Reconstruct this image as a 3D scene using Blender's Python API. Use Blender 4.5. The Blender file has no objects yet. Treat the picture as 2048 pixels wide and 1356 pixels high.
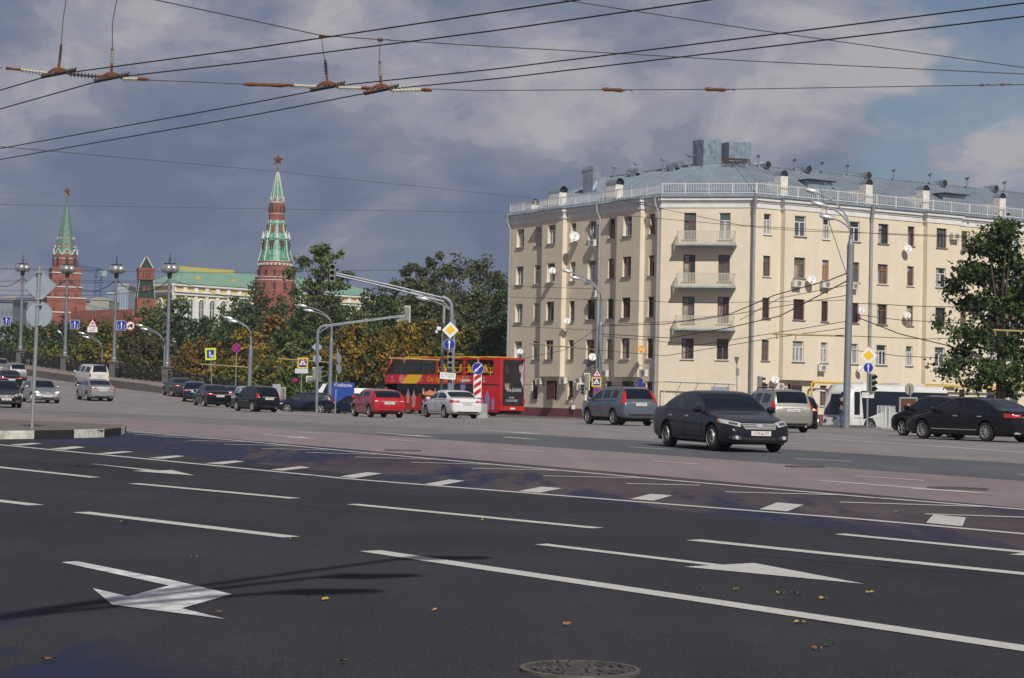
import bpy, bmesh, math, random
import numpy as np
from mathutils import Vector, Matrix
from mathutils.bvhtree import BVHTree
random.seed(7)
scn = bpy.context.scene
COL = scn.collection
# ---------------------------------------------------------------- camera
FPX = 3900.0; EYE = 1.63; ROLL = 0.022; PITCH = math.atan((794-678)/FPX)
cp, sp, cr, sr = math.cos(PITCH), math.sin(PITCH), math.cos(ROLL), math.sin(ROLL)
V_F = Vector((0, cp, sp)); r0 = Vector((1, 0, 0)); u0 = Vector((0, -sp, cp))
V_R = r0*cr + u0*sr; V_U = u0*cr - r0*sr
cam_d = bpy.data.cameras.new('camera'); cam = bpy.data.objects.new('camera', cam_d); COL.objects.link(cam)
cam.matrix_world = Matrix(((V_R.x, V_U.x, -V_F.x, 0), (V_R.y, V_U.y, -V_F.y, 0), (V_R.z, V_U.z, -V_F.z, EYE), (0, 0, 0, 1)))
cam_d.sensor_width = 36; cam_d.lens = FPX/2048*36; cam_d.clip_start = 0.5; cam_d.clip_end = 9000
scn.camera = cam
# ---------------------------------------------------------------- sun, sky, exposure
SUN_EL = math.radians(42); SX, SY = 0.26, -0.966
sl = bpy.data.lights.new('sun', 'SUN'); sl.energy = 4.2; sl.angle = math.radians(0.53); sl.color = (1.0, 0.94, 0.84)
sun = bpy.data.objects.new('sun', sl); COL.objects.link(sun)
sdir = Vector((SX*math.cos(SUN_EL), SY*math.cos(SUN_EL), math.sin(SUN_EL)))
sun.rotation_euler = sdir.to_track_quat('Z', 'Y').to_euler()
scn.view_settings.view_transform = 'Standard'; scn.view_settings.look = 'None'
scn.view_settings.exposure = 0; scn.view_settings.gamma = 1
world = bpy.data.worlds.new('World'); scn.world = world; world.use_nodes = True
def build_world():
    nt = world.node_tree; N = nt.nodes; L = nt.links; N.clear()
    out = N.new('ShaderNodeOutputWorld')
    sky = N.new('ShaderNodeTexSky'); sky.sky_type = 'NISHITA'; sky.sun_disc = False
    sky.sun_elevation = SUN_EL; sky.sun_rotation = math.atan2(SX, SY); sky.air_density = 1.0; sky.dust_density = .3; sky.ozone_density = 3.0
    bg = N.new('ShaderNodeBackground'); bg.inputs[1].default_value = 0.055; L.new(sky.outputs[0], bg.inputs[0])
    tc = N.new('ShaderNodeTexCoord')
    mp = N.new('ShaderNodeMapping'); mp.inputs['Scale'].default_value = (1, 1, 2.0); mp.inputs['Location'].default_value = (2.4, 6.1, 3.9)
    L.new(tc.outputs['Generated'], mp.inputs[0])
    def noise(scale, detail, rough, dist=0.0, src=mp):
        n = N.new('ShaderNodeTexNoise'); n.inputs['Scale'].default_value = scale; n.inputs['Detail'].default_value = detail
        n.inputs['Roughness'].default_value = rough; n.inputs['Distortion'].default_value = dist
        L.new(src.outputs[0], n.inputs[0]); return n
    def ramp(src, pts):
        r = N.new('ShaderNodeValToRGB'); cr_ = r.color_ramp
        while len(cr_.elements) > 1: cr_.elements.remove(cr_.elements[-1])
        cr_.elements[0].position = pts[0][0]; cr_.elements[0].color = (*pts[0][1], 1)
        for p, c in pts[1:]:
            e = cr_.elements.new(p); e.color = (*c, 1)
        cr_.interpolation = 'EASE'; L.new(src.outputs[0], r.inputs[0]); return r
    n1 = noise(10.5, 10, 0.6, 0.3); n2 = noise(3.6, 4, 0.5)
    mx = N.new('ShaderNodeMath'); mx.operation = 'MULTIPLY_ADD'; mx.inputs[1].default_value = 0.48
    L.new(n2.outputs[0], mx.inputs[0])
    m2 = N.new('ShaderNodeMath'); m2.operation = 'MULTIPLY'; m2.inputs[1].default_value = 0.52; L.new(n1.outputs[0], m2.inputs[0])
    L.new(m2.outputs[0], mx.inputs[2])
    cl = ramp(mx, [(0.39, (.135, .172, .27)), (0.445, (.170, .203, .295)), (0.49, (.22, .241, .318)), (0.525, (.30, .305, .37)), (0.59, (.42, .41, .435))])
    bc = N.new('ShaderNodeBackground'); bc.inputs[1].default_value = 1.0; L.new(cl.outputs[0], bc.inputs[0])
    # gap of blue sky: low cover where a broad noise dips
    mp2 = N.new('ShaderNodeMapping'); mp2.inputs['Location'].default_value = (-0.245, -0.95, -0.17); mp2.inputs['Scale'].default_value = (1, 1, 1)
    L.new(tc.outputs['Generated'], mp2.inputs[0])
    ln = N.new('ShaderNodeVectorMath'); ln.operation = 'LENGTH'; L.new(mp2.outputs[0], ln.inputs[0])
    ad = N.new('ShaderNodeMath'); ad.operation = 'MULTIPLY_ADD'; ad.inputs[1].default_value = 0.42
    L.new(n1.outputs[0], ad.inputs[0]); L.new(ln.outputs[1], ad.inputs[2])
    gap = ramp(ad, [(0.232, (0.3, .3, .3)), (0.285, (1, 1, 1))])
    # cloud brightness is lowered overhead, out of view, to cut the ambient light
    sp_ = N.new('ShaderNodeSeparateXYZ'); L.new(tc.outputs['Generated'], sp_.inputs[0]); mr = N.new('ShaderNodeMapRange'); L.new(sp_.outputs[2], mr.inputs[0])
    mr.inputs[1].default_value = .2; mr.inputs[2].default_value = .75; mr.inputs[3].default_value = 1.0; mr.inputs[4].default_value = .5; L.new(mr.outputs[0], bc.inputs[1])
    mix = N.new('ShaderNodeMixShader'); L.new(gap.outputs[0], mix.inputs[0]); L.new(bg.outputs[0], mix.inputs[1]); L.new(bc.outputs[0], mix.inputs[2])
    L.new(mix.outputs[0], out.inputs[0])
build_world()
# ---------------------------------------------------------------- places: pixel (of the 2048 wide photograph) -> point
TH = math.radians(32.7); SN, CS = math.sin(TH), math.cos(TH)
def ray(x, y):
    d = V_F*FPX + V_R*(x-1024) - V_U*(y-678); return d/d.y
def P(x, y, D): v = ray(x, y)*D; return Vector((v.x, v.y, v.z+EYE))
def PZ(x, y, z):
    d = ray(x, y); return P(x, y, (z-EYE)/d.z)
_ky = [-60, 0, 11, 30, 50, 65, 90, 105, 125, 140, 165, 200, 300, 6000]
_kz = [-.1, 0, .1, .3, .45, .52, .5, .45, .3, .15, -.1, -.2, -.3, -.3]
_tab = np.interp(np.arange(-60, 500.5, .5), _ky, _kz)
_tab = np.convolve(np.pad(_tab, 12, 'edge'), np.ones(25)/25, 'valid')
def sst(a, b, x): x = min(1, max(0, (x-a)/(b-a))); return x*x*(3-2*x)
def zc(Y):
    f = (min(499, max(-60, Y))+60)*2; i = int(f); return float(_tab[i]*(1-(f-i)) + _tab[min(i+1, len(_tab)-1)]*(f-i))
def gz(X, Y):
    s = -X*SN + Y*CS; t = X*CS + Y*SN
    z = zc(Y) - .45*sst(4, 18, X)*sst(96, 132, Y)*(1-sst(150, 200, abs(X)))
    tf = 50+12.8*sst(112, 150, s)+3.8*sst(140, 156, s); w = (1-sst(tf, tf+7-2.6*sst(130, 156, s), t))*sst(85, 105, s)*sst(-30, 5, t)
    if w > 0:
        q = max(0, min(s, 215)-95); zb = .46+.00028*q*q + (max(0, s-215)*.03 if s < 330 else 3.4)
        z = z*(1-w) + zb*w
    return z
def at(x, y):
    d = ray(x, y); Y = 3.0; prev = Y
    while Y < 400:
        p = P(x, y, Y)
        if p.z <= gz(p.x, p.y): break
        prev = Y; Y *= 1.01
    a, b = prev, Y
    for _ in range(24):
        m = (a+b)/2; p = P(x, y, m)
        if p.z <= gz(p.x, p.y): b = m
        else: a = m
    p = P(x, y, b); return Vector((p.x, p.y, gz(p.x, p.y)))
def gnd(x, D): p = P(x, 700, D); return Vector((p.x, p.y, gz(p.x, p.y)))
def zpx(x, y, D): return P(x, y, D).z
# ---------------------------------------------------------------- materials
MATS = {}
def mat(name, color, rough=.6, metal=0.0, var=0.0, vscale=3.0, bump=0.0, bscale=40, coat=0.0, emit=None, spec=None, col2=None, alpha=None, trans=0):
    if name in MATS: return MATS[name]
    m = bpy.data.materials.new(name); m.use_nodes = True; nt = m.node_tree; b = nt.nodes['Principled BSDF']
    b.inputs['Base Color'].default_value = (*color, 1); b.inputs['Roughness'].default_value = rough; b.inputs['Metallic'].default_value = metal
    if coat: b.inputs['Coat Weight'].default_value = coat; b.inputs['Coat Roughness'].default_value = .04
    if spec is not None: b.inputs['Specular IOR Level'].default_value = spec
    if trans: b.inputs['Transmission Weight'].default_value = trans
    tc = None
    if var or bump or col2:
        tc = nt.nodes.new('ShaderNodeTexCoord')
        n = nt.nodes.new('ShaderNodeTexNoise'); n.inputs['Scale'].default_value = vscale; n.inputs['Detail'].default_value = 6; n.inputs['Roughness'].default_value = .62
        nt.links.new(tc.outputs['Object'], n.inputs[0])
        r = nt.nodes.new('ShaderNodeValToRGB'); r.color_ramp.elements[0].position = .32; r.color_ramp.elements[1].position = .68
        c2 = col2 if col2 else tuple(min(1, c*(1+var)) for c in color)
        c1 = color if col2 else tuple(c*(1-var) for c in color)
        r.color_ramp.elements[0].color = (*c1, 1); r.color_ramp.elements[1].color = (*c2, 1)
        nt.links.new(n.outputs[0], r.inputs[0]); nt.links.new(r.outputs[0], b.inputs['Base Color'])
        if bump:
            n2 = nt.nodes.new('ShaderNodeTexNoise'); n2.inputs['Scale'].default_value = bscale; n2.inputs['Detail'].default_value = 3
            nt.links.new(tc.outputs['Object'], n2.inputs[0])
            bp = nt.nodes.new('ShaderNodeBump'); bp.inputs['Strength'].default_value = bump; bp.inputs['Distance'].default_value = .02
            nt.links.new(n2.outputs[0], bp.inputs['Height']); nt.links.new(bp.outputs[0], b.inputs['Normal'])
    if emit:
        b.inputs['Emission Color'].default_value = (*emit[0], 1); b.inputs['Emission Strength'].default_value = emit[1]
    MATS[name] = m; return m
# ---------------------------------------------------------------- mesh collector
class MB:
    def __init__(s): s.v = []; s.f = []; s.m = []; s.smooth = False
    def face(s, pts, mi=0):
        b = len(s.v); s.v += [tuple(p) for p in pts]; s.f.append(tuple(range(b, b+len(pts)))); s.m.append(mi)
    def box(s, c, d, rz=0, mi=0, taper=1.0, rot=None):
        b = len(s.v); c = Vector(c); R = rot if rot else Matrix.Rotation(rz, 3, 'Z')
        for k in (-1, 1):
            tf = 1 if k < 0 else taper
            for i, j in ((-1, -1), (1, -1), (1, 1), (-1, 1)):
                s.v.append(tuple(c+R@Vector((i*d[0]/2*tf, j*d[1]/2*tf, k*d[2]/2))))
        for q in ((3, 2, 1, 0), (4, 5, 6, 7), (0, 1, 5, 4), (1, 2, 6, 5), (2, 3, 7, 6), (3, 0, 4, 7)):
            s.f.append(tuple(b+i for i in q)); s.m.append(mi)
        return s
    def tube(s, pts, r, n=8, mi=0, cap=True):
        pts = [Vector(p) for p in pts]; rr = r if isinstance(r, (list, tuple)) else [r]*len(pts)
        b = len(s.v); up = Vector((0, 0, 1)); prevx = None
        for i, p in enumerate(pts):
            d = (pts[min(i+1, len(pts)-1)]-pts[max(i-1, 0)]); d = d.normalized() if d.length > 0 else up
            if prevx is None:
                a = up if abs(d.z) < .9 else Vector((1, 0, 0)); x = d.cross(a).normalized()
            else: x = (prevx-d*prevx.dot(d)).normalized()
            prevx = x; y = d.cross(x)
            for k in range(n):
                a = 2*math.pi*k/n; s.v.append(tuple(p+(x*math.cos(a)+y*math.sin(a))*rr[i]))
        for i in range(len(pts)-1):
            for k in range(n):
                k2 = (k+1) % n; s.f.append((b+i*n+k, b+i*n+k2, b+(i+1)*n+k2, b+(i+1)*n+k)); s.m.append(mi)
        if cap and n > 2:
            s.f.append(tuple(b+k for k in range(n))[::-1]); s.m.append(mi)
            e = b+(len(pts)-1)*n; s.f.append(tuple(e+k for k in range(n))); s.m.append(mi)
        return s
    def lathe(s, c, prof, n=16, mi=0, axis='Z', rot0=0.0, rot=None, cap=True):
        b = len(s.v); c = Vector(c)
        for r, h in prof:
            for k in range(n):
                a = rot0+2*math.pi*k/n; x, y = r*math.cos(a), r*math.sin(a)
                p = Vector((x, y, h)) if axis == 'Z' else (Vector((x, h, y)) if axis == 'Y' else Vector((h, x, y)))
                if rot: p = rot@p
                s.v.append(tuple(c+p))
        for i in range(len(prof)-1):
            for k in range(n):
                k2 = (k+1) % n; s.f.append((b+i*n+k, b+i*n+k2, b+(i+1)*n+k2, b+(i+1)*n+k)); s.m.append(mi)
        if cap:
            s.f.append(tuple(b+k for k in range(n))[::-1]); s.m.append(mi)
            e = b+(len(prof)-1)*n; s.f.append(tuple(e+k for k in range(n))); s.m.append(mi)
        return s
    def prism(s, poly, y0, y1, mi=0, M=None):
        """polygon in local XZ extruded along Y from y0 to y1"""
        b = len(s.v); n = len(poly)
        for y in (y0, y1):
            for x, z in poly:
                p = Vector((x, y, z)); s.v.append(tuple(M@p if M else p))
        s.f.append(tuple(b+i for i in range(n))); s.m.append(mi)
        s.f.append(tuple(b+n+i for i in range(n))[::-1]); s.m.append(mi)
        for i in range(n):
            j = (i+1) % n; s.f.append((b+i, b+n+i, b+n+j, b+j)); s.m.append(mi)
        return s
    def build(s, name, mats, parent=None, smooth=False, world=False):
        me = bpy.data.meshes.new(name); me.from_pydata(s.v, [], s.f)
        for m in (mats if isinstance(mats, (list, tuple)) else [mats]): me.materials.append(m)
        if any(s.m): me.polygons.foreach_set('material_index', s.m)
        if smooth:
            me.polygons.foreach_set('use_smooth', [True]*len(me.polygons))
        me.update(); o = bpy.data.objects.new(name, me); COL.objects.link(o)
        if smooth == 'auto':
            try: me.set_sharp_from_angle(angle=math.radians(40))
            except Exception: pass
        if parent: attach(o, parent, world)
        return o
def attach(o, parent, world=False):
    o.parent = parent
    if world:
        q = parent; M = Matrix.Identity(4)
        while q: M = q.matrix_parent_inverse @ q.matrix_basis @ M if False else (q.matrix_basis @ M); q = q.parent
        o.matrix_parent_inverse = M.inverted()
def origin_to(o, loc):
    loc = Vector(loc); o.data.transform(Matrix.Translation(-loc)); o.location = loc
def tag(o, label, cat, group=None, kind=None):
    o['label'] = label; o['category'] = cat
    if group: o['group'] = group
    if kind: o['kind'] = kind
    return o
def thing(name, label, cat, loc=(0, 0, 0), rz=0, group=None):
    o = bpy.data.objects.new(name, None); COL.objects.link(o); o.empty_display_size = .2
    o.location = loc; o.rotation_euler = (0, 0, rz); return tag(o, label, cat, group)
def struct(o, kind='structure'): o['kind'] = kind; return o
TXT = {}
def text_mesh(s, size):
    k = (s, size)
    if k not in TXT:
        c = bpy.data.curves.new('lettering', 'FONT'); c.body = s; c.size = size; c.extrude = 0; c.align_x = 'CENTER'; c.align_y = 'CENTER'; c.resolution_u = 2
        o = bpy.data.objects.new('lettering', c); TXT[k] = bpy.data.meshes.new_from_object(o)
        bpy.data.objects.remove(o)
    return TXT[k].copy()
def text(s, size, m, parent, loc, rot, name='lettering', sx=1.0, world=False, shear=0):
    me = text_mesh(s, size); me.materials.clear(); me.materials.append(m)
    if sx != 1 or shear: me.transform(Matrix(((sx, shear, 0, 0), (0, 1, 0, 0), (0, 0, 1, 0), (0, 0, 0, 1))))
    o = bpy.data.objects.new(name, me); COL.objects.link(o); o.location = loc; o.rotation_euler = rot; o.parent = parent
    return o
FACE = (math.pi/2, 0, 0)   # text standing upright, read from -Y
# ---------------------------------------------------------------- ground and roads
def asphalt(name, c1, c2, fine=.35, wet_sky_tint=None):
    m = bpy.data.materials.new(name); m.use_nodes = True; nt = m.node_tree; N = nt.nodes; L = nt.links; b = N['Principled BSDF']
    tc = N.new('ShaderNodeTexCoord')
    def nz(scale, det, rough=.6, stretch=None):
        n = N.new('ShaderNodeTexNoise'); n.inputs['Scale'].default_value = scale; n.inputs['Detail'].default_value = det; n.inputs['Roughness'].default_value = rough
        if stretch:
            mp = N.new('ShaderNodeMapping'); mp.inputs['Rotation'].default_value = (0, 0, -TH); mp.inputs['Scale'].default_value = stretch
            L.new(tc.outputs['Object'], mp.inputs[0]); L.new(mp.outputs[0], n.inputs[0])
        else: L.new(tc.outputs['Object'], n.inputs[0])
        return n
    def mixc(fac, a, bb, bt='MIX'):
        mx = N.new('ShaderNodeMix'); mx.data_type = 'RGBA'; mx.blend_type = bt
        for sck, v in ((mx.inputs[0], fac), (mx.inputs[6], a), (mx.inputs[7], bb)):
            if isinstance(v, (int, float)): sck.default_value = v
            elif isinstance(v, tuple): sck.default_value = (*v, 1)
            else: L.new(v, sck)
        return mx.outputs[2]
    def mr(src, a, bb, c, d):
        r = N.new('ShaderNodeMapRange'); r.inputs[1].default_value = a; r.inputs[2].default_value = bb; r.inputs[3].default_value = c; r.inputs[4].default_value = d
        L.new(src, r.inputs[0]); return r.outputs[0]
    big = nz(.22, 6); strk = nz(.5, 6, .7, (2.2, .12, 1)); gr = nz(55, 3, .7); gr2 = nz(160, 2, .8)
    c = mixc(mr(big.outputs[0], .35, .65, 0, 1), c1, c2)
    c = mixc(mr(strk.outputs[0], .4, .7, 0, .38), c, tuple(x*.62 for x in c1))
    g = mr(gr.outputs[0], .3, .7, 1-fine, 1+fine); 
    mm = N.new('ShaderNodeMath'); mm.operation = 'MULTIPLY'; L.new(g, mm.inputs[0]); L.new(mr(gr2.outputs[0], .25, .75, 1-fine*1.2, 1+fine*1.2), mm.inputs[1])
    cv = N.new('ShaderNodeCombineColor'); [L.new(mm.outputs[0], cv.inputs[i]) for i in range(3)]
    c = mixc(1.0, c, cv.outputs[0], 'MULTIPLY')
    rough = .88
    if wet_sky_tint:
        w1 = nz(wet_sky_tint[0], 7, .62, wet_sky_tint[1]); msk = mr(w1.outputs[0], wet_sky_tint[2], wet_sky_tint[2]+.05, 0, 1)
        if len(wet_sky_tint) > 3:
            if wet_sky_tint[3] == 'corner':
                vm = N.new('ShaderNodeVectorMath'); vm.operation = 'DOT_PRODUCT'; vm.inputs[1].default_value = (-.83, -.555, 0); L.new(tc.outputs['Object'], vm.inputs[0])
                off = -.83*-3.9-.555*14.5+.3; f1 = mr(vm.outputs[1], off-.25, off+.5, 0, 1)
                q2 = N.new('ShaderNodeMath'); q2.operation = 'MULTIPLY'; L.new(f1, q2.inputs[0]); L.new(msk, q2.inputs[1]); msk = q2.outputs[0]
        if len(wet_sky_tint) > 3 and wet_sky_tint[3] != 'corner':
            sx = N.new('ShaderNodeSeparateXYZ'); L.new(tc.outputs['Object'], sx.inputs[0])
            f1 = mr(sx.outputs[0], wet_sky_tint[3][0], wet_sky_tint[3][1], 1, 0); f2 = mr(sx.outputs[1], wet_sky_tint[3][2], wet_sky_tint[3][3], 1, 0)
            q = N.new('ShaderNodeMath'); q.operation = 'MULTIPLY'; L.new(f1, q.inputs[0]); L.new(f2, q.inputs[1])
            q2 = N.new('ShaderNodeMath'); q2.operation = 'MULTIPLY'; L.new(q.outputs[0], q2.inputs[0]); L.new(msk, q2.inputs[1]); msk = q2.outputs[0]
        w2 = nz(3.2, 5, .7, (1.4, .35, 1)); q3 = N.new('ShaderNodeMath'); q3.operation = 'MULTIPLY'; L.new(msk, q3.inputs[0]); L.new(mr(w2.outputs[0], .36, .50, .45, 1), q3.inputs[1]); msk = q3.outputs[0]
        c = mixc(msk, c, (.009, .0145, .050)); L.new(mr(msk, 0, 1, .88, .55), b.inputs['Roughness'])  # wet patches: blue of the reflected sky is put into the base colour
    else: b.inputs['Roughness'].default_value = rough
    b.inputs['Specular IOR Level'].default_value = .25
    L.new(c, b.inputs['Base Color'])
    bp = N.new('ShaderNodeBump'); bp.inputs['Strength'].default_value = .5; bp.inputs['Distance'].default_value = .01
    L.new(gr.outputs[0], bp.inputs['Height']); L.new(bp.outputs[0], b.inputs['Normal'])
    return m
def st(s, t): return (-s*SN + t*CS, s*CS + t*SN)
def strip(name, t0, t1, s0, s1, m, dz, ds=4.0, dt=2.5, wob=0.0):
    ns = max(1, int((s1-s0)/ds)); nn = max(1, int(math.ceil((t1-t0)/dt))); g = MB()
    for i in range(ns+1):
        s = s0+(s1-s0)*i/ns
        for j in range(nn+1):
            t = t0+(t1-t0)*j/nn
            if wob and j in (0, nn): t += wob*math.sin(s*.9+j)*.5
            X, Y = st(s, t); g.v.append((X, Y, gz(X, Y)+dz))
    for i in range(ns):
        for j in range(nn):
            a = i*(nn+1)+j; g.f.append((a, a+1, a+nn+2, a+nn+1)[::-1]); g.m.append(0)
    return struct(g.build(name, m, smooth=True))
def big_ground():
    ss = [-1400, -900, -500, -300, -150, -100, -80]+list(np.arange(-60, 340, 4.))+[360, 400, 450, 500, 600, 800, 1100, 1450]
    ts = [-1400, -1000, -600, -300, -150, -80, -50]+list(np.arange(-30, 66, 3.))+[66.5, 67.5, 68.5, 69.5, 70.5, 71.5, 74]+list(np.arange(78, 160, 4.))+[180, 220, 300, 400, 600, 900, 1400]
    g = MB()
    for s in ss:
        for t in ts:
            X, Y = st(s, t); g.v.append((X, Y, gz(X, Y)-.012))
    n = len(ts)
    for i in range(len(ss)-1):
        for j in range(n-1):
            a = i*n+j; g.f.append((a, a+1, a+n+1, a+n)[::-1]); g.m.append(0)
    return struct(g.build('ground', mat('earth', (.16, .145, .125), .95, var=.3, vscale=.2, bump=.3), smooth=True))
big_ground()
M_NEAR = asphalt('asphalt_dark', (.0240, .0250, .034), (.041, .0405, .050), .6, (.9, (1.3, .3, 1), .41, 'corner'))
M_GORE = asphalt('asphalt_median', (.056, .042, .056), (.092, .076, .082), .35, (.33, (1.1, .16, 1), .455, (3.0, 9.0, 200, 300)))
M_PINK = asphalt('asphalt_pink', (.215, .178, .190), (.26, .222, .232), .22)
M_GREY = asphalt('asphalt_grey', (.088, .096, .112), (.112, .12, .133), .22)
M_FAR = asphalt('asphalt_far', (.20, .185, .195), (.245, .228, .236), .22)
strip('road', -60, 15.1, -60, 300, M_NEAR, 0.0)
strip('road', 15.1, 20.4, -60, 68, M_GORE, 0.0)
strip('road', 15.1, 20.4, 68, 300, M_PINK, 0.0)
strip('road', 20.4, 26.5, -60, 340, M_PINK, 0.0)
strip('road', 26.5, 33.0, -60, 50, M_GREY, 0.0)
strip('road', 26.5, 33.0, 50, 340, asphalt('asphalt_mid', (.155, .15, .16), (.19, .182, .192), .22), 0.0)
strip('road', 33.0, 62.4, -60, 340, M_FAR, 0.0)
strip('road', 62.4, 74, -60, 128, M_FAR, 0.0)
strip('road', 74, 86, -40, 160, M_FAR, 0.0)
M_WHITE = mat('road_paint', (.50, .50, .49), .7, var=.3, vscale=11, bump=.3)
_r = [n for n in M_WHITE.node_tree.nodes if n.type == 'VALTORGB'][0].color_ramp
_r.elements[0].position = .58; _r.elements[0].color = (.52, .52, .51, 1); _r.elements[1].position = .74; _r.elements[1].color = (.17, .17, .18, 1); _e = _r.elements.new(.3); _e.color = (.42, .42, .42, 1)
M_WORN = mat('road_paint_worn', (.52, .52, .55), .7, var=.45, vscale=4, bump=.4)
def mark_poly(pts, m=M_WHITE, dz=.006, name='road_marking'):
    w = [at(*p) for p in pts]; g = MB(); g.face([(p.x, p.y, p.z+dz) for p in w]); o = g.build(name, m)
    # keep it on the surface
    bm = bmesh.new(); bm.from_mesh(o.data); bmesh.ops.triangulate(bm, faces=bm.faces)
    bmesh.ops.subdivide_edges(bm, edges=bm.edges, cuts=2, use_grid_fill=True)
    for v in bm.verts: v.co.z = gz(v.co.x, v.co.y)+dz
    bm.normal_update()
    for f in bm.faces:
        if f.normal.z < 0: f.normal_flip()
    bm.to_mesh(o.data); bm.free(); return struct(o)
def ribbon(g, pts, w, dz=.006):
    W = []
    for (x, y) in pts: p = at(x, y); W.append(Vector((p.x, p.y, 0)))
    for a, b in zip(W[:-1], W[1:]):
        d = b-a; n = max(1, int(d.length/1.5)); q = Vector((-d.y, d.x, 0)).normalized()*w/2
        base = len(g.v)
        for i in range(n+1):
            c = a+d*i/n
            for k in (-1, 1):
                e = c+q*k; g.v.append((e.x, e.y, gz(e.x, e.y)+dz))
        for i in range(n):
            g.f.append((base+2*i, base+2*i+1, base+2*i+3, base+2*i+2)[::-1]); g.m.append(0)
def line(pts, w=.2): g = MB(); ribbon(g, pts, w); return struct(g.build('road_marking', M_WHITE))
line([(740, 1102.5), (1400, 1200.5), (2048, 1298), (2300, 1336)], .24)
line([(162, 1025), (583, 1075)], .22); line([(-80, 993), (73, 1011)], .22); line([(-60, 928), (0, 935), (190, 955.5)], .2)
line([(267, 967.5), (590, 997.5)], .2); line([(704, 1009), (1195, 1057)], .2); line([(1387, 1080.5), (2048, 1148.5), (2250, 1170)], .22)
line([(-100, 880), (0, 890), (330, 922), (700, 958.5), (1048, 986), (1400, 1014), (1720, 1039), (2048, 1068.5), (2250, 1086)], .17)
line([(250, 861.5), (470, 881), (700, 903), (1050, 935), (1348, 961.5), (1755, 996.5)], .17); line([(1760, 996.5), (2048, 1019.6), (2250, 1036)], .17)
mark_poly([(123, 1125.6), (155, 1123.7), (353.5, 1163.5), (463, 1189.7), (363, 1218), (451, 1239.7), (224.6, 1211), (185.5, 1178), (256, 1194), (338, 1172.5)], M_WORN)
mark_poly([(1069, 1090), (1094, 1088.4), (1446, 1130.5), (1507.6, 1127), (1729, 1169), (1368, 1134.5), (1419, 1131.8)])
mark_poly([(181, 928), (195, 928.9), (318, 941.5), (343.5, 940.8), (390.7, 951.8), (265, 942.5), (292, 941.2)])
mark_poly([(1668, 1069.5), (1689.5, 1068), (2061, 1104), (2150, 1101), (2400, 1138), (2017, 1109.7), (2048, 1107)])
for b in ([(50, 150), (190, 138), (250, 142), (120, 153)], [(290, 173), (440, 158), (500, 164), (375, 178)], [(560, 200), (725, 187), (785, 190), (640, 204)],
          [(865, 226), (1030, 212), (1085, 216), (955, 232)], [(1195, 258), (1370, 242), (1430, 247), (1300, 264)], [(1580, 295), (1760, 275), (1813, 283), (1655, 301)]):
    mark_poly([(x*.3418, 840+y*.3418-1) for x, y in b])
for ox, b in ((700, [(-60, 335), (100, 310), (188, 318), (25, 345)]), (700, [(435, 380), (580, 353), (673, 360), (530, 388)]), (700, [(985, 421), (1120, 395), (1240, 404), (1110, 430)]),
              (700, [(1640, 467), (1760, 437), (1888, 446), (1775, 477)]), (1348, [(500, 527), (605, 487), (758, 501), (662, 540)]), (1348, [(1475, 607), (1517, 558), (1708, 575), (1688, 627)])):
    mark_poly([(ox+x*.3418, 840+y*.3418-1) for x, y in b])
for ox, seg in ((0, [(745, 72, 900, 80), (780, 84, 1060, 96), (925, 98, 1250, 112), (1110, 121, 1430, 129), (1310, 143, 1680, 153), (1530, 168, 1920, 178), (1790, 191, 2048, 199)]),
                (700, [(0, 198, 150, 203), (30, 218, 470, 232), (355, 249, 820, 262), (715, 284, 1230, 297), (1130, 329, 1690, 342), (1615, 374, 2048, 384)]),
                (1348, [(300, 423, 980, 441), (970, 483, 1800, 509), (1470, 552, 2048, 572)])):
    g = MB()
    for a, b, c, d in seg: ribbon(g, [(ox+a*.3418, 840+b*.3418), (ox+c*.3418, 840+d*.3418)], .16, .008)
    struct(g.build('road_marking', M_WHITE))
FD = []
def add(o, k, segs):
    for a, b, c, d in segs: FD.append((o[0]+a*k, o[1]+b*k, o[0]+c*k, o[1]+d*k))
add((0, 640), .2051, [(590, 600, 645, 606), (622, 660, 690, 670), (1290, 727, 1365, 738), (265, 838, 365, 845), (610, 857, 730, 861), (270, 890, 385, 895), (665, 919, 800, 927), (895, 835, 1005, 842), (1010, 881, 1140, 888), (1280, 853, 1420, 862), (1460, 911, 1600, 919), (1115, 953, 1265, 960), (1635, 989, 1805, 998)])
add((300, 640), .2051, [(245, 879, 380, 887), (175, 989, 340, 998), (485, 943, 650, 952), (725, 909, 885, 917), (760, 1031, 965, 1045), (1045, 979, 1230, 988), (1295, 944, 1465, 953), (1445, 1091, 1695, 1108), (1710, 1017, 1930, 1027), (1900, 973, 2048, 981)])
add((680, 560), .236, [(680, 1209, 885, 1217), (1395, 1331, 1600, 1345), (1450, 1248, 1690, 1260)])
add((700, 840), .3418, [(230, 114, 400, 127), (900, 101, 1100, 115), (895, 171, 1120, 186), (1375, 51, 1760, 75), (1580, 89, 1780, 100), (1630, 158, 1880, 173), (1765, 241, 2048, 260)])
add((1348, 840), .3418, [(705, 226, 1040, 244), (1550, 216, 1890, 235), (1060, 329, 1470, 356), (640, 152, 750, 158), (2015, 319, 2200, 330)])
g = MB()
for a, b, c, d in FD: ribbon(g, [(a, b), (c, d)], .17)
struct(g.build('road_marking', M_WHITE))
line([(110, 809), (270, 813), (402, 816), (560, 826), (720, 835), (900, 842), (1100, 849), (1301, 860), (1430, 866)], .2)
line([(1590, 875), (1822, 889), (2048, 905.5), (2200, 916)], .25)
line([(1607, 866.5), (1742, 877), (1822, 881), (2048, 893.5), (2200, 902)], .18)
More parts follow.
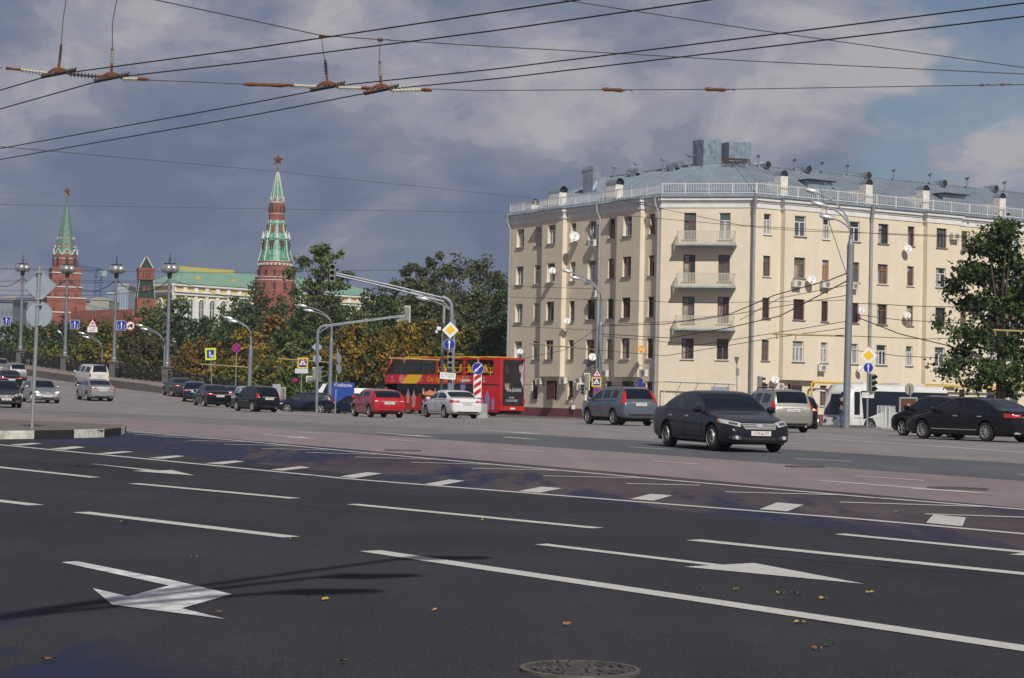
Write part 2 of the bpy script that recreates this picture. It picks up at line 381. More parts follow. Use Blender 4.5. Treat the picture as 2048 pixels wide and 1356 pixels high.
def arrow(x0, y0, x1, y1):
    a = at(x0, y0); b = at(x1, y1); a.z = b.z = 0; d = (b-a); L_ = d.length; d.normalize(); q = Vector((-d.y, d.x, 0)); g = MB()
    w, h = .1, .35
    pl = [a+q*w, a-q*w, a+d*L_*.6-q*w, a+d*L_*.5-q*h, b, a+d*L_*.5+q*h, a+d*L_*.6+q*w]
    g.face([(p.x, p.y, gz(p.x, p.y)+.006) for p in pl]); o = g.build('road_marking', M_WHITE)
    bm = bmesh.new(); bm.from_mesh(o.data); bmesh.ops.triangulate(bm, faces=bm.faces); bmesh.ops.subdivide_edges(bm, edges=bm.edges, cuts=2, use_grid_fill=True)
    for v in bm.verts: v.co.z = gz(v.co.x, v.co.y)+.006
    bm.normal_update()
    for f in bm.faces:
        if f.normal.z < 0: f.normal_flip()
    bm.to_mesh(o.data); bm.free(); struct(o)
arrow(525, 869, 632, 878.5); arrow(753, 865.5, 873, 875); arrow(961, 859.5, 1095, 870); arrow(1637, 961.5, 2001, 989.5)
# manholes set in the road
def manhole(x, y, r, label, detail=False):
    p = at(x, y); o = thing('manhole_cover', label, 'manhole', p, group='round iron covers set in the road')
    c = MB(); c.lathe((0, 0, 0), [(r*.9, -.03), (r*.9, .012), (.01, .014)], 32)
    if detail:
        for rr in (.25, .42, .6, .78):
            n = int(rr*26)
            for k in range(n):
                a = 2*math.pi*k/n+rr*9; c.box((rr*r*math.cos(a), rr*r*math.sin(a), .018), (.03, .055 if k % 2 else .03, .012), a)
    c.build('lid', mat('iron_lid', (.085, .075, .078), .55, .35, var=.3, vscale=20, bump=.4), o)
    f = MB(); f.lathe((0, 0, 0), [(r*.915, -.02), (r*.915, .016), (r, .016), (r, -.02)], 36, cap=False); f.build('frame', mat('iron_frame', (.13, .115, .105), .6, .3, var=.3, vscale=12), o)
manhole(1160, 1341.5, .34, 'patterned iron manhole cover in the dark road at the bottom of the photo', True)
manhole(806, 901.5, .42, 'dark round cover in the pinkish road left of the middle', )
manhole(1610, 934, .40, 'dark round cover in the pinkish road below the grey saloon car')
manhole(1915, 978, .5, 'dark round cover in the pinkish road at the far right')
# fallen leaves
M_LF = [mat('leaf_yellow', (.42, .27, .05), .7), mat('leaf_green', (.10, .2, .04), .7), mat('leaf_brown', (.25, .12, .06), .7)]
for i, (x, y, c, s_, l) in enumerate([(650, 1202, 0, .045, 'yellow leaf right of the turn arrow, left of the other single yellow leaf'), (871, 1224, 0, .04, 'single yellow leaf in the middle of the dark road'), (436, 1228, 2, .045, 'pinkish brown leaf at the lower tip of the turn arrow'),
        (686, 1328, 1, .05, 'pointed green leaf at the bottom edge of the photo'), (389, 1117, 1, .05, 'green leaf just above the turn arrow'), (248, 1046, 1, .07, 'long green leaf above the dash at the left'), (98, 1322, 2, .06, 'brown leaf in the bottom left corner'),
        (1407, 1186, 2, .04, 'dark brown leaf under the straight arrow'), (1133, 1253, 2, .04, 'reddish leaf above the manhole cover'), (1473, 1183, 0, .05, 'yellow leaf with a stem, leftmost of the row under the arrow head'), (1561, 1190, 0, .05, 'bright yellow leaf, second of the row under the arrow head'),
        (1592, 1190.5, 0, .06, 'long yellow leaf in the middle of the row under the arrow head'), (1646, 1200, 0, .06, 'yellow leaf lowest of the row under the arrow head'), (1740, 1189, 0, .05, 'dull yellow leaf right of the arrow tip'), (1600, 1248, 0, .06, 'curled yellow leaf below the long solid line at the right'),
        (1657, 1294, 1, .06, 'olive leaf of the lowest pair at the right'), (1634, 1301, 2, .05, 'orange leaf of the lowest pair at the right'), (966, 1042, 0, .04, 'small yellow leaf beside the middle dash'), (583, 1080, 2, .04, 'brown leaf at the end of the left dash'),
        (1797, 1026, 1, .1, 'green scrap between the two last white blocks of the median'), (1808, 885, 0, .09, 'yellow leaf on the far road beneath the black saloon car')]):
    p = at(x, y); g = MB(); rz = random.uniform(0, 6); n = 10; ring = []
    for k in range(n):
        a = 2*math.pi*k/n; r = s_*(1 if k % 2 else .6)*random.uniform(.65, .9); ring.append((r*math.cos(a+rz), r*math.sin(a+rz)*.7, .012+random.uniform(0, .02)))
    for k in range(n): g.face([(0, 0, .02), ring[k], ring[(k+1) % n]])
    o = g.build('fallen_leaf', M_LF[c]); o.location = p; tag(o, l, 'leaf', 'fallen leaves on the road')

# thin dark seams in the near asphalt
M_SEAM = mat('tar_seam', (.012, .012, .013), .8, var=.4, vscale=3)
for pts, w in (([(-40, 966), (300, 984), (700, 1022), (1100, 1052)], .02), ([(1500, 1110), (1800, 1137), (2100, 1160)], .02)):
    g = MB(); ribbon(g, pts, w, .003); struct(g.build('road_seam', M_SEAM))
# ================================================================ apartment building
PA = Vector((11.6, 153.7)); PB = Vector((18.85, 152.0))
DL = Vector((-math.sin(math.radians(32)), math.cos(math.radians(32)))); DR = Vector((.848, .53)).normalized(); DM = (PB-PA).normalized()
LLEN, RLEN = 22.6, 46.0; MLEN = (PB-PA).length
P0 = PA+DL*LLEN; P3 = PB+DR*RLEN
class Fac:
    def __init__(s, o, u, n): s.o = o; s.u = u; s.n = n
    def w(s, u, z, d=0): q = s.o+s.u*u+s.n*d; return (q.x, q.y, z)
    def hit(s, x, y=600, d=0):
        r = ray(x, y); o = s.o+s.n*d       # r*Y = o + u*t
        Y = (o.x*s.n.x+o.y*s.n.y)/(r.x*s.n.x+r.y*s.n.y); q = Vector((r.x*Y, r.y*Y))
        return (q-o).dot(s.u), EYE+r.z*Y
    def mat3(s): return Matrix(((s.u.x, -s.n.x, 0), (s.u.y, -s.n.y, 0), (0, 0, 1)))
    def box(s, g, u0, u1, z0, z1, d0, d1, mi=0):
        b = len(g.v)
        for z in (z0, z1):
            for u, d in ((u0, d1), (u1, d1), (u1, d0), (u0, d0)): g.v.append(s.w(u, z, d))
        for q in ((0, 1, 2, 3), (7, 6, 5, 4), (4, 5, 1, 0), (5, 6, 2, 1), (6, 7, 3, 2), (7, 4, 0, 3)):
            g.f.append(tuple(b+i for i in q)); g.m.append(mi)
# each facade's axis u runs left to right as seen from the road
FL = Fac(P0, -DL, Vector((-DL.y, DL.x))*1.0); FL.n = Vector((-.848, -.530)).normalized()
FM = Fac(PA, DM, Vector((DM.y, -DM.x))); FR = Fac(PB, DR, Vector((DR.y, -DR.x)))
TOPS = [3.1, 6.54, 9.84, 13.14, 16.44]
def wallmat(name, c):
    m = mat(name, c, .9, var=.05, vscale=.6, bump=.25, bscale=14)
    nt = m.node_tree; L = nt.links; N = nt.nodes; b = N['Principled BSDF']; tc = [n for n in N if n.type == 'TEX_COORD'][0]
    mp = N.new('ShaderNodeMapping'); mp.inputs['Scale'].default_value = (2.2, 2.2, .16); L.new(tc.outputs['Object'], mp.inputs[0])
    n = N.new('ShaderNodeTexNoise'); n.inputs['Scale'].default_value = 1.4; n.inputs['Detail'].default_value = 7; n.inputs['Roughness'].default_value = .7; L.new(mp.outputs[0], n.inputs[0])
    r = N.new('ShaderNodeMapRange'); r.inputs[1].default_value = .48; r.inputs[2].default_value = .78; r.inputs[3].default_value = 0; r.inputs[4].default_value = .20; L.new(n.outputs[0], r.inputs[0])
    mx = N.new('ShaderNodeMix'); mx.data_type = 'RGBA'; src = b.inputs['Base Color'].links[0].from_socket
    L.new(r.outputs[0], mx.inputs[0]); L.new(src, mx.inputs[6]); mx.inputs[7].default_value = (c[0]*.62, c[1]*.58, c[2]*.52, 1); L.new(mx.outputs[2], b.inputs['Base Color'])
    return m
M_WALL = wallmat('render_cream', (.68, .60, .475)); M_TRIM = mat('cornice_white', (.66, .655, .65), .8, var=.1, vscale=1.2)
M_PLINTH = mat('plinth_maroon', (.17, .055, .07), .85, var=.15, vscale=1.5)
M_ROOF = mat('roof_zinc', (.27, .325, .39), .42, .35, var=.16, vscale=.7); M_ZINC = mat('zinc_sheet', (.34, .40, .46), .35, .6, var=.2, vscale=1.3)
M_BRICKW = mat('whitewashed_brick', (.66, .64, .61), .9, var=.22, vscale=5, bump=.6, bscale=9)
M_RAIL = mat('white_rail', (.62, .61, .6), .6); M_STEEL = mat('galvanised', (.42, .44, .46), .4, .5, var=.12, vscale=4)
M_DARK = mat('dark_opening', (.02, .02, .022), .8)
bld = thing('apartment_building', 'five storey cream apartment building with rounded corner, zinc roof and roof railing', 'building', (PA.x, PA.y, gz(PA.x, PA.y)))
def bpart(g, name, m, parent=None, smooth=False): return g.build(name, m, parent or bld, smooth, world=True)
WINS = []   # (facade, u0,u1,z0,z1,d,recess,type)
def cols(F, px, d): a, _ = F.hit(px[0], 600, d); b, _ = F.hit(px[1], 600, d); return a, b
bayL = [(cols(FL, (1081.8, 1122.8), .45), .45), (cols(FL, (1231, 1278), .45), .45)]
bayR = [(cols(FR, (1567.6, 1637), .5), .5), (cols(FR, (1853, 1918), .5), .5)]
LC = [((1034.3, 1048.7), 0), ((1070.8, 1082.5), 0), ((1096, 1111.3), .45), ((1142, 1152.6), 0), ((1177, 1193), 0), ((1218, 1230), 0), ((1246.7, 1263.7), .45), ((1298.6, 1310.8), 0)]
LT = ['bwwbbnbb', 'wwbbbybb', 'wwdddggg', 'wwwwwbbb', 'wwwwwbwb']
LT[0] = 'gggggggg'
MC = [((1368, 1392), 0), ((1438, 1461), 0)]; MT = ['', 'bb', 'bb', 'bb', 'bw']
RC = [((1527.8, 1542), 0), ((1589.7, 1611.8), .5), ((1646, 1659), 0), ((1699.6, 1720), 0), ((1757, 1777), 0), ((1816, 1829), 0), ((1873.6, 1893.5), .5), ((1923.4, 1935), 0), ((1978, 1996), 0), ((2023, 2041), 0)]
RT = ['bbbbbbbbbb', 'bwwwwwwwww', 'ggggbbdddb', 'boooobwwbw', 'wwwwdbdbww']
for F, C_, T_, rec in ((FL, LC, LT, .24), (FM, MC, MT, .14), (FR, RC, RT, .16)):
    for fl, ty in enumerate(T_):
        for k, ((a, b), d) in enumerate(C_):
            if k >= len(ty): continue
            # the columns were measured on the top row: keep the same u for all floors
            u0, _ = F.hit(a, 450, d); u1, _ = F.hit(b, 450, d); zt = TOPS[fl]; h = 1.62 if not (F is FM and fl > 1) else 2.1
            WINS.append((F, u0, u1, zt-h, zt, d, rec, ty[k]))
def wall(F, length, bays, name):
    zs = {-1.2, .78, 3.45, 17.4}; us = {0.0, length}
    W = [w for w in WINS if w[0] is F]
    for w in W: us |= {w[1], w[2]}; zs |= {w[3], w[4]}
    for (a, b), d in bays: us |= {a, b}
    us = sorted(us); zs = sorted(zs); nu, nz_ = len(us)-1, len(zs)-1
    def dep(i, j):
        if i < 0 or j < 0 or i >= nu or j >= nz_: return None
        u = (us[i]+us[i+1])/2; z = (zs[j]+zs[j+1])/2; d = 0
        for (a, b), dd in bays:
            if a < u < b and z > 3.45: d = dd
        for w in W:
            if w[1] < u < w[2] and w[3] < z < w[4]: return (d-w[6]-.05, 2)
        return (d, 1 if z < .78 else 0)
    g = MB()
    for i in range(nu):
        for j in range(nz_):
            d, m = dep(i, j); g.face([F.w(us[i], zs[j], d), F.w(us[i+1], zs[j], d), F.w(us[i+1], zs[j+1], d), F.w(us[i], zs[j+1], d)], m)
            for di, dj in ((1, 0), (0, 1)):
                q = dep(i+di, j+dj)
                if q and abs(q[0]-d) > 1e-4:
                    mm = 0
                    if di: p = [F.w(us[i+1], zs[j], d), F.w(us[i+1], zs[j], q[0]), F.w(us[i+1], zs[j+1], q[0]), F.w(us[i+1], zs[j+1], d)]
                    else: p = [F.w(us[i], zs[j+1], d), F.w(us[i], zs[j+1], q[0]), F.w(us[i+1], zs[j+1], q[0]), F.w(us[i+1], zs[j+1], d)]
                    g.face(p, mm)
    return bpart(g, name, [M_WALL, M_PLINTH, M_DARK])
wall(FL, LLEN, bayL, 'wall'); wall(FM, MLEN, [], 'wall'); wall(FR, RLEN, bayR, 'wall')
# back and end walls
nL, nM, nR = FL.n, FM.n, FR.n
def miter(d):
    """points of the four corners moved outward by d"""
    def inter(p, u, q, v):
        den = u.x*v.y-u.y*v.x; t = ((q.x-p.x)*v.y-(q.y-p.y)*v.x)/den; return p+u*t
    a = inter(PA+nL*d, DL, PA+nM*d, DM); b = inter(PB+nM*d, DM, PB+nR*d, DR)
    return [P0+nL*d+DL*d*.0, a, b, P3+nR*d]
bk = miter(-13)
g = MB()
for a, b in ((P0, bk[0]), (bk[0], bk[1]), (bk[1], bk[2]), (bk[2], bk[3]), (bk[3], P3)):
    g.face([(a.x, a.y, -1.2), (b.x, b.y, -1.2), (b.x, b.y, 17.4), (a.x, a.y, 17.4)])
bpart(g, 'wall', M_WALL)
# cornice (with the bays breaking forward)
def segs(F, length, bays):
    cuts = [(0, length, 0)]
    for (a, b), d in bays:
        new = []
        for s in cuts:
            if s[0] < a < s[1]: new += [(s[0], a, 0), (a, b, d), (b, s[1], 0)]
            else: new.append(s)
        cuts = new
    return cuts
g = MB()
for F, ln, bays in ((FL, LLEN, bayL), (FM, MLEN, []), (FR, RLEN, bayR)):
    for a, b, d in segs(F, ln, bays):
        ex = .0
        F.box(g, a-.09, b+.09, 16.84, 17.24, -.3, d+.06); F.box(g, a-.15, b+.15, 17.245, 17.4, -.3, d+.13); F.box(g, a-.25, b+.25, 17.405, 17.66, -.3, d+.26)
bpart(g, 'cornice', M_TRIM)
g = MB()
for F, ln, bays in ((FL, LLEN, bayL), (FM, MLEN, []), (FR, RLEN, bayR)):
    for a, b, d in segs(F, ln, bays): F.box(g, a-.34, b+.34, 17.665, 17.74, -.3, d+.38)
bpart(g, 'gutter', M_ROOF)
# roof
E = miter(.35); R1 = miter(-6.5); bkE = miter(-13.3); ZE, ZR = 17.745, 21.15
E[0] = E[0]+DL*.35; bkE[0] = bkE[0]+DL*.35; R1[0] = R1[0]-DL*6
g = MB(); v3 = lambda p, z: (p.x, p.y, z)
for i in range(3):
    g.face([v3(E[i], ZE), v3(E[i+1], ZE), v3(R1[i+1], ZR), v3(R1[i], ZR)]); g.face([v3(bkE[i+1], ZE), v3(bkE[i], ZE), v3(R1[i], ZR), v3(R1[i+1], ZR)])
g.face([v3(bkE[0], ZE), v3(E[0], ZE), v3(R1[0], ZR)]); g.face([v3(E[3], ZE), v3(bkE[3], ZE), v3(R1[3], ZR)])
g.face([v3(p, ZE-.004) for p in (E[0], bkE[0], bkE[1], bkE[2], bkE[3], E[3], E[2], E[1])])
def rib(a, b, h=.055, w=.05):
    a, b = Vector(a), Vector(b); d = (b-a); L_ = d.length; x = d.normalized(); y = Vector((0, 0, 1)).cross(x).normalized(); z = x.cross(y)
    g.box((a+b)/2+z*h/2, (L_, w, h), rot=Matrix((x, y, z)).transposed())
for i in range(3):
    a0, a1, b0, b1 = [Vector(v3(*q)) for q in ((E[i], ZE), (E[i+1], ZE), (R1[i], ZR), (R1[i+1], ZR))]
    n = int((a1-a0).length/.62); U = (a1-a0).normalized(); tb0 = (b0-a0).dot(U); tb1 = (b1-a0).dot(U); Lr = (a1-a0).length
    up = (b0-a0)-U*tb0
    for k in range(1, n):
        t = Lr*k/n
        f = 1.0
        if t < tb0: f = t/tb0
        elif t > tb1 and Lr > tb1: f = (Lr-t)/(Lr-tb1)
        if f > .04: rib(a0+U*t, a0+U*t+up*f)
    rib(b0, b1, .1, .16)
for i in (0, 1, 2): rib(v3(E[i], ZE), v3(R1[i], ZR), .07, .1)
bpart(g, 'roof', M_ROOF)
# roof railing
g = MB()
for F, ln in ((FL, LLEN), (FM, MLEN), (FR, RLEN)):
    for z in (17.98, 18.72): F.box(g, -.05, ln+.05, z, z+.05, .0, .05)
    n = max(2, round(ln/2.1))
    for k in range(n+1):
        u = ln*k/n; F.box(g, u-.035, u+.035, 17.74, 18.8, -.02, .055)
    n = int(ln/.2)
    for k in range(n): u = ln*(k+.5)/n; F.box(g, u-.012, u+.012, 17.98, 18.72, .012, .038)
bpart(g, 'roof_railing', M_RAIL)
# chimneys, vents, ducts
def roofz(F, d): return ZE+(ZR-ZE)*min(1, max(0, (.35-d)/6.85))
def chimney(F, px, w, h, long_, ybase=0):
    u, _ = F.hit(px, 400, -.55); c = F.w(u, 0, -.55); g = MB(); M3 = F.mat3(); z0 = 17.7
    g.box((c[0], c[1], z0+h/2), (w, .75, h), rot=M3)
    if long_: q = F.w(u, 0, -1.85); g.box((q[0], q[1], z0+.75), (w*.96, 2.0, 1.5), rot=M3)
    o = bpart(g, 'chimney', M_BRICKW)
    k = MB(); n = 12; prof = [(w*.52*math.cos(math.pi*i/n), .42*math.sin(math.pi*i/n)) for i in range(n+1)]
    if F is FL:  # half-round hood, opening along the facade
        pr = [(.40*math.cos(math.pi*i/n), .42*math.sin(math.pi*i/n)) for i in range(n+1)]
        for i in range(n):
            (a, b), (a2, b2) = pr[i], pr[i+1]
            k.face([F.w(u-w*.62, z0+h+.12+b, -.55+a), F.w(u+w*.62, z0+h+.12+b, -.55+a), F.w(u+w*.62, z0+h+.12+b2, -.55+a2), F.w(u-w*.62, z0+h+.12+b2, -.55+a2)])
        for dd in (-.94, -.16): F.box(k, u-w*.6, u+w*.6, z0+h-.02, z0+h+.13, dd-.01, dd+.01)
        k2 = MB(); F.box(k2, u-w*.5, u+w*.5, z0+h, z0+h+.3, -.75, -.35); k2.build('flue_opening', M_DARK, o)
    else:
        for i in range(n):
            (a, b), (a2, b2) = prof[i], prof[i+1]
            k.face([F.w(u+a, z0+h+.05+b, -.15), F.w(u+a, z0+h+.05+b, -1.0), F.w(u+a2, z0+h+.05+b2, -1.0), F.w(u+a2, z0+h+.05+b2, -.15)])
        k2 = MB(); F.box(k2, u-w*.4, u+w*.4, z0+h, z0+h+.3, -.4, -.25); k2.build('flue_opening', M_DARK, o)
    k.build('chimney_hood', M_ZINC, o)
chimney(FL, 1066, .7, .8, False); chimney(FL, 1116, 1.5, 1.55, False); chimney(FL, 1229, 1.3, 1.55, False)
for px in (1562, 1732, 1846, 1999): chimney(FR, px, .72, 1.85, True)
def vent(F, px, y, d, h=.9, kind='t'):
    u, _ = F.hit(px, y, d); z0 = roofz(F, d); c = Vector(F.w(u, z0, d)); g = MB()
    if kind == 't':
        g.tube([c-Vector((0, 0, .2)), c+Vector((0, 0, h))], .075, 8); e = c+Vector((0, 0, h)); g.tube([e-Vector((F.n.x, F.n.y, 0))*.2+Vector((0, 0, .02)), e+Vector((F.n.x, F.n.y, 0))*.22+Vector((0, 0, .12))], .12, 8)
    else:
        a = Vector(F.w(u, z0+.35, d-1.2)); b = Vector(F.w(u, z0+.35, d+.2)) if F is FR else Vector(F.w(u-.2, z0+.35, d))
        if F is FL: a = Vector(F.w(u+1.5, z0+.35, d))
        g.tube([a, b], .33, 12); dd = (b-a).normalized(); g.lathe(b+dd*.005, [(.29, 0), (.29, .012)], 12, mi=1, rot=dd.to_track_quat('Z', 'Y').to_matrix())
        g.box(((a+b)/2)-Vector((0, 0, .3)), (.7, .7, .5), rot=F.mat3())
    bpart(g, 'roof_vent', [M_ZINC, M_DARK], smooth='auto')
for px in (1228, 1271, 1325, 1378): vent(FL, px, 345, -6.1)
for px in (1262, 1340): vent(FL, px, 350, -6.0, kind='d')
for px in (1517, 1590, 1645, 1696, 1788, 1861, 1935, 2010): vent(FR, px, 345, -6.1)
for px in (1533, 1615, 1735, 1887, 1990): vent(FR, px, 350, -5.9, kind='d')
g = MB(); u, _ = FL.hit(1183, 390, -3.2); c = Vector(FL.w(u, 20.1, -3.2)); g.box(c, (1.5, .8, 2.6), rot=FL.mat3()); g.tube([c+Vector((-.55, .85, 1.2))*1.0, c+Vector((.4, -.64, 1.2))], .42, 12)
bpart(g, 'ventilation_duct', M_ZINC)
# dormer hatches on the slope
for F, px, y, d in ((FL, 1205, 385, -4.0), (FR, 1632, 375, -3.2), (FR, 1900, 398, -3.2)):
    g = MB(); u, _ = F.hit(px, y, d); z = roofz(F, d)
    if F is FL:
        g.face([F.w(u-1.2, z-.9, d+1.4), F.w(u+1.2, z-.9, d+1.4), F.w(u, z+.9, d+.6)]); g.face([F.w(u-1.2, z-.9, d+1.4), F.w(u, z+.9, d+.6), F.w(u, z+.9, d-2)]); g.face([F.w(u+1.2, z-.9, d+1.4), F.w(u, z+.9, d-2), F.w(u, z+.9, d+.6)])
        bpart(g, 'dormer', M_ZINC)
    else:
        F.box(g, u-1.3, u+1.3, z-.5, z+.32, d-1.5, d+.5); o = bpart(g, 'dormer', M_ROOF); g = MB()
        for k in range(9): F.box(g, u-1.1+k*.25, u-1.0+k*.25, z-.35, z+.2, d+.5, d+.53)
        F.box(g, u-1.5, u+1.5, z+.325, z+.39, d-1.6, d+.85, 1); g.build('louvre', [M_ZINC, M_DARK], o)
# the two big ventilation housings standing on the ridge
def duct(x0, x1, y0, y1, D, label, notch=None):
    z1 = zpx((x0+x1)/2, y0, D); z0 = 20.6; a = P(x0, y0, D); b = P(x1, y0, D); wd = b.x-a.x; o = thing('ventilation_housing', label, 'roof duct', ((a.x+b.x)/2, D+.6, z0), .42, group='sheet metal housings on the roof ridge')
    g = MB(); g.box((-wd*.14, 0, (z1-z0)/2), (wd*.66, 1.3, z1-z0)); 
    if notch: g.box((-wd*.36, -.9, (z1-z0)/2-.05), (wd*.34, 1.0, z1-z0-.1))
    g.build('housing', mat('weathered_zinc', (.22, .28, .35), .5, .4, var=.4, vscale=1.6, bump=.5, bscale=2.5), o)
    g = MB(); g.box((wd*.32, .1, (z1-z0)/2+.04), (wd*.24, 1.5, z1-z0+.08)); g.build('side_panel', M_ZINC, o)
duct(1390, 1443, 280, 335, 160, 'taller folded zinc ventilation housing on the ridge, left of the pair', True)
duct(1447, 1503, 285, 345, 161, 'lower wide zinc ventilation housing on the ridge, right of the pair')
g = MB(); a = P(1446, 316, 158); b = P(1497, 319, 158)
for dy in (0, .7):
    off = Vector((0, dy, 0)); g.tube([a+off, b+off], .05, 6); g.tube([a+off-Vector((0, 0, .28)), b+off-Vector((0, 0, .2))], .05, 6)
for f in (.1, .45, .75, 1.0):
    q = a.lerp(b, f); g.tube([q, Vector((q.x+.2, q.y, 20.9))], .04, 6)
g.tube([a.lerp(b, .2)+Vector((0, 0, -.1)), a.lerp(b, .62)-Vector((0, 0, 1.5))][::-1], .035, 6)
o = g.build('roof_frame', mat('rusty_steel', (.085, .05, .045), .8, .3, var=.3)); origin_to(o, a); tag(o, 'rusty steel frame standing in front of the wide zinc housing on the roof', 'metal frame')
# windows
M_FR = {'w': mat('frame_white', (.66, .66, .66), .5), 'b': mat('frame_brown', (.20, .075, .05), .55, var=.15), 'd': mat('frame_dark', (.06, .03, .03), .5), 'g': mat('frame_grille', (.10, .04, .035), .6),
        'o': mat('frame_orange', (.33, .14, .035), .55, var=.2), 'n': mat('frame_brown2', (.16, .07, .05), .6), 'y': mat('frame_ochre', (.35, .26, .12), .6)}
def glassmat(name, c, r=.12): return mat(name, c, r, 0, var=.35, vscale=2.2, spec=.6)
M_PANE = [glassmat('pane_dark', (.028, .034, .04)), glassmat('pane_grey', (.085, .098, .11)), glassmat('pane_curtain', (.27, .27, .26), .3), glassmat('pane_green', (.07, .105, .105))]
M_SILL = mat('sill_metal', (.30, .31, .33), .5, .4)
rng = random.Random(3)
for F, u0, u1, z0, z1, d, rec, ty in WINS:
    g = MB(); w = u1-u0; dd = d-rec; fw = .055; zt = z1-(z1-z0)*.3
    F.box(g, u0, u0+fw, z0, z1, dd-.04, dd+.05); F.box(g, u1-fw, u1, z0, z1, dd-.04, dd+.05); F.box(g, u0+fw, u1-fw, z0, z0+fw, dd-.04, dd+.05); F.box(g, u0+fw, u1-fw, z1-fw, z1, dd-.04, dd+.05)
    if ty != 'g':
        F.box(g, u0+fw, u1-fw, zt-.035, zt+.035, dd-.04, dd+.048)
        k = rng.choice((1, 1, 2))
        for i in range(1, k+1):
            u = u0+w*i/(k+1); F.box(g, u-.045, u+.045, z0+fw, zt-.035, dd-.04, dd+.046)
        if ty in 'bo' and w > 1.0: F.box(g, u0+w*.5-.02, u0+w*.5+.02, zt+.035, z1-fw, dd-.04, dd+.04)
    else:
        n = max(4, int(w/.13))
        for i in range(1, n): u = u0+w*i/n; F.box(g, u-.016, u+.016, z0+fw, z1-fw, dd+.02, dd+.05)
        for i in range(1, 5): z = z0+(z1-z0)*i/5; F.box(g, u0+fw, u1-fw, z-.014, z+.014, dd+.02, dd+.046)
        F.box(g, u0+w*.5-.03, u0+w*.5+.03, z0+fw, z1-fw, dd-.04, dd+.0)
    o = bpart(g, 'window', M_FR[ty])
    g = MB(); g.face([F.w(u0+.02, z0+.02, dd-.02), F.w(u1-.02, z0+.02, dd-.02), F.w(u1-.02, z1-.02, dd-.02), F.w(u0+.02, z1-.02, dd-.02)], 0)
    if ty != 'g' and rng.random() < .75:
        a = u0+fw+.02; b = u0+w*rng.choice((.3, .45, .95)); zz = rng.choice((zt, z1-.1))
        g.face([F.w(a, z0+.06, dd-.012), F.w(b, z0+.06, dd-.012), F.w(b, zz, dd-.012), F.w(a, zz, dd-.012)], 1)
    p = g.build('pane', [M_PANE[rng.choice((0, 0, 1, 3)) if ty != 'g' else 0], M_PANE[2]], o); p
    g = MB(); F.box(g, u0-.1, u1+.1, z0-.07, z0-.005, d-rec, d+.11); p = g.build('sill', M_SILL if rng.random() < .8 else M_TRIM, o); p
# balconies on the rounded corner
for k, (ys, yt) in enumerate(((486, 457), (571, 541), (657, 629))):
    zb = zpx(1410, ys, 151); u0, _ = FM.hit(1351, 480, 1.0); u1, _ = FM.hit(1471, 480, 1.0)
    g = MB(); FM.box(g, u0, u1, zb-.12, zb+.02, 0, 1.15); FM.box(g, u0+.12, u1-.12, zb-.25, zb-.121, 0, 1.0)
    o = bpart(g, 'balcony', mat('balcony_slab', (.33, .36, .38), .8, var=.25, vscale=1.5))
    g = MB(); h = 1.0
    for z in (zb+.12, zb+h): FM.box(g, u0+.08, u1-.08, z, z+.04, 1.0, 1.05); [FM.box(g, uu, uu+.05, z, z+.04, 0.02, 1.0) for uu in (u0+.08, u1-.13)]
    n = int((u1-u0-.2)/.115)
    for i in range(n+1): u = u0+.1+(u1-u0-.25)*i/n; FM.box(g, u, u+.05, zb+.02, zb+h, 1.005, 1.045)
    for uu in (u0+.08, u1-.12):
        for i in range(6): FM.box(g, uu, uu+.03, zb+.02, zb+h, .1+i*.15, .13+i*.15)
    g.build('railing', mat('balcony_rail', (.52, .49, .42), .7), o)
# drainpipes
def dpipe(F, px, d=.22, r=.11, zbot=.3, bend=True):
    u, _ = F.hit(px, 600, d); g = MB(); pts = [F.w(u, zbot, d), F.w(u, 16.2, d)]
    if bend: pts += [F.w(u, 16.5, d), F.w(u-.12, 17.0, d+.22), F.w(u-.12, 17.5, d+.3)]
    g.tube(pts, r, 10)
    for z in range(2, 17, 2): c = F.w(u, z, d); g.tube([(c[0], c[1], z), (c[0], c[1], z+.08)], r+.02, 10)
    c = pts[-1]; g.tube([(c[0], c[1], c[2]), (c[0], c[1], c[2]+.3)], [.12, .2], 10)
    bpart(g, 'drainpipe', M_STEEL, smooth='auto')
dpipe(FL, 1017.5); dpipe(FL, 1196.5); dpipe(FL, 1313.5); dpipe(FR, 1506); dpipe(FR, 1741.5); dpipe(FR, 2000)
# yellow gas pipe along the right facade
g = MB(); M_GAS = mat('gas_pipe_yellow', (.56, .36, .035), .5)
ua, _ = FR.hit(1622.5, 800, .62); ub = RLEN-2; g.tube([FR.w(ua, .2, .62), FR.w(ua, 3.2, .62), FR.w(ua+.15, 3.33, .62), FR.w(ub, 3.33, .62)], .085, 8)
o = g.build('gas_pipe', M_GAS, smooth='auto'); origin_to(o, FR.w(ua, .2, .62)); tag(o, 'long yellow gas pipe running above the ground floor of the cream building', 'pipe')
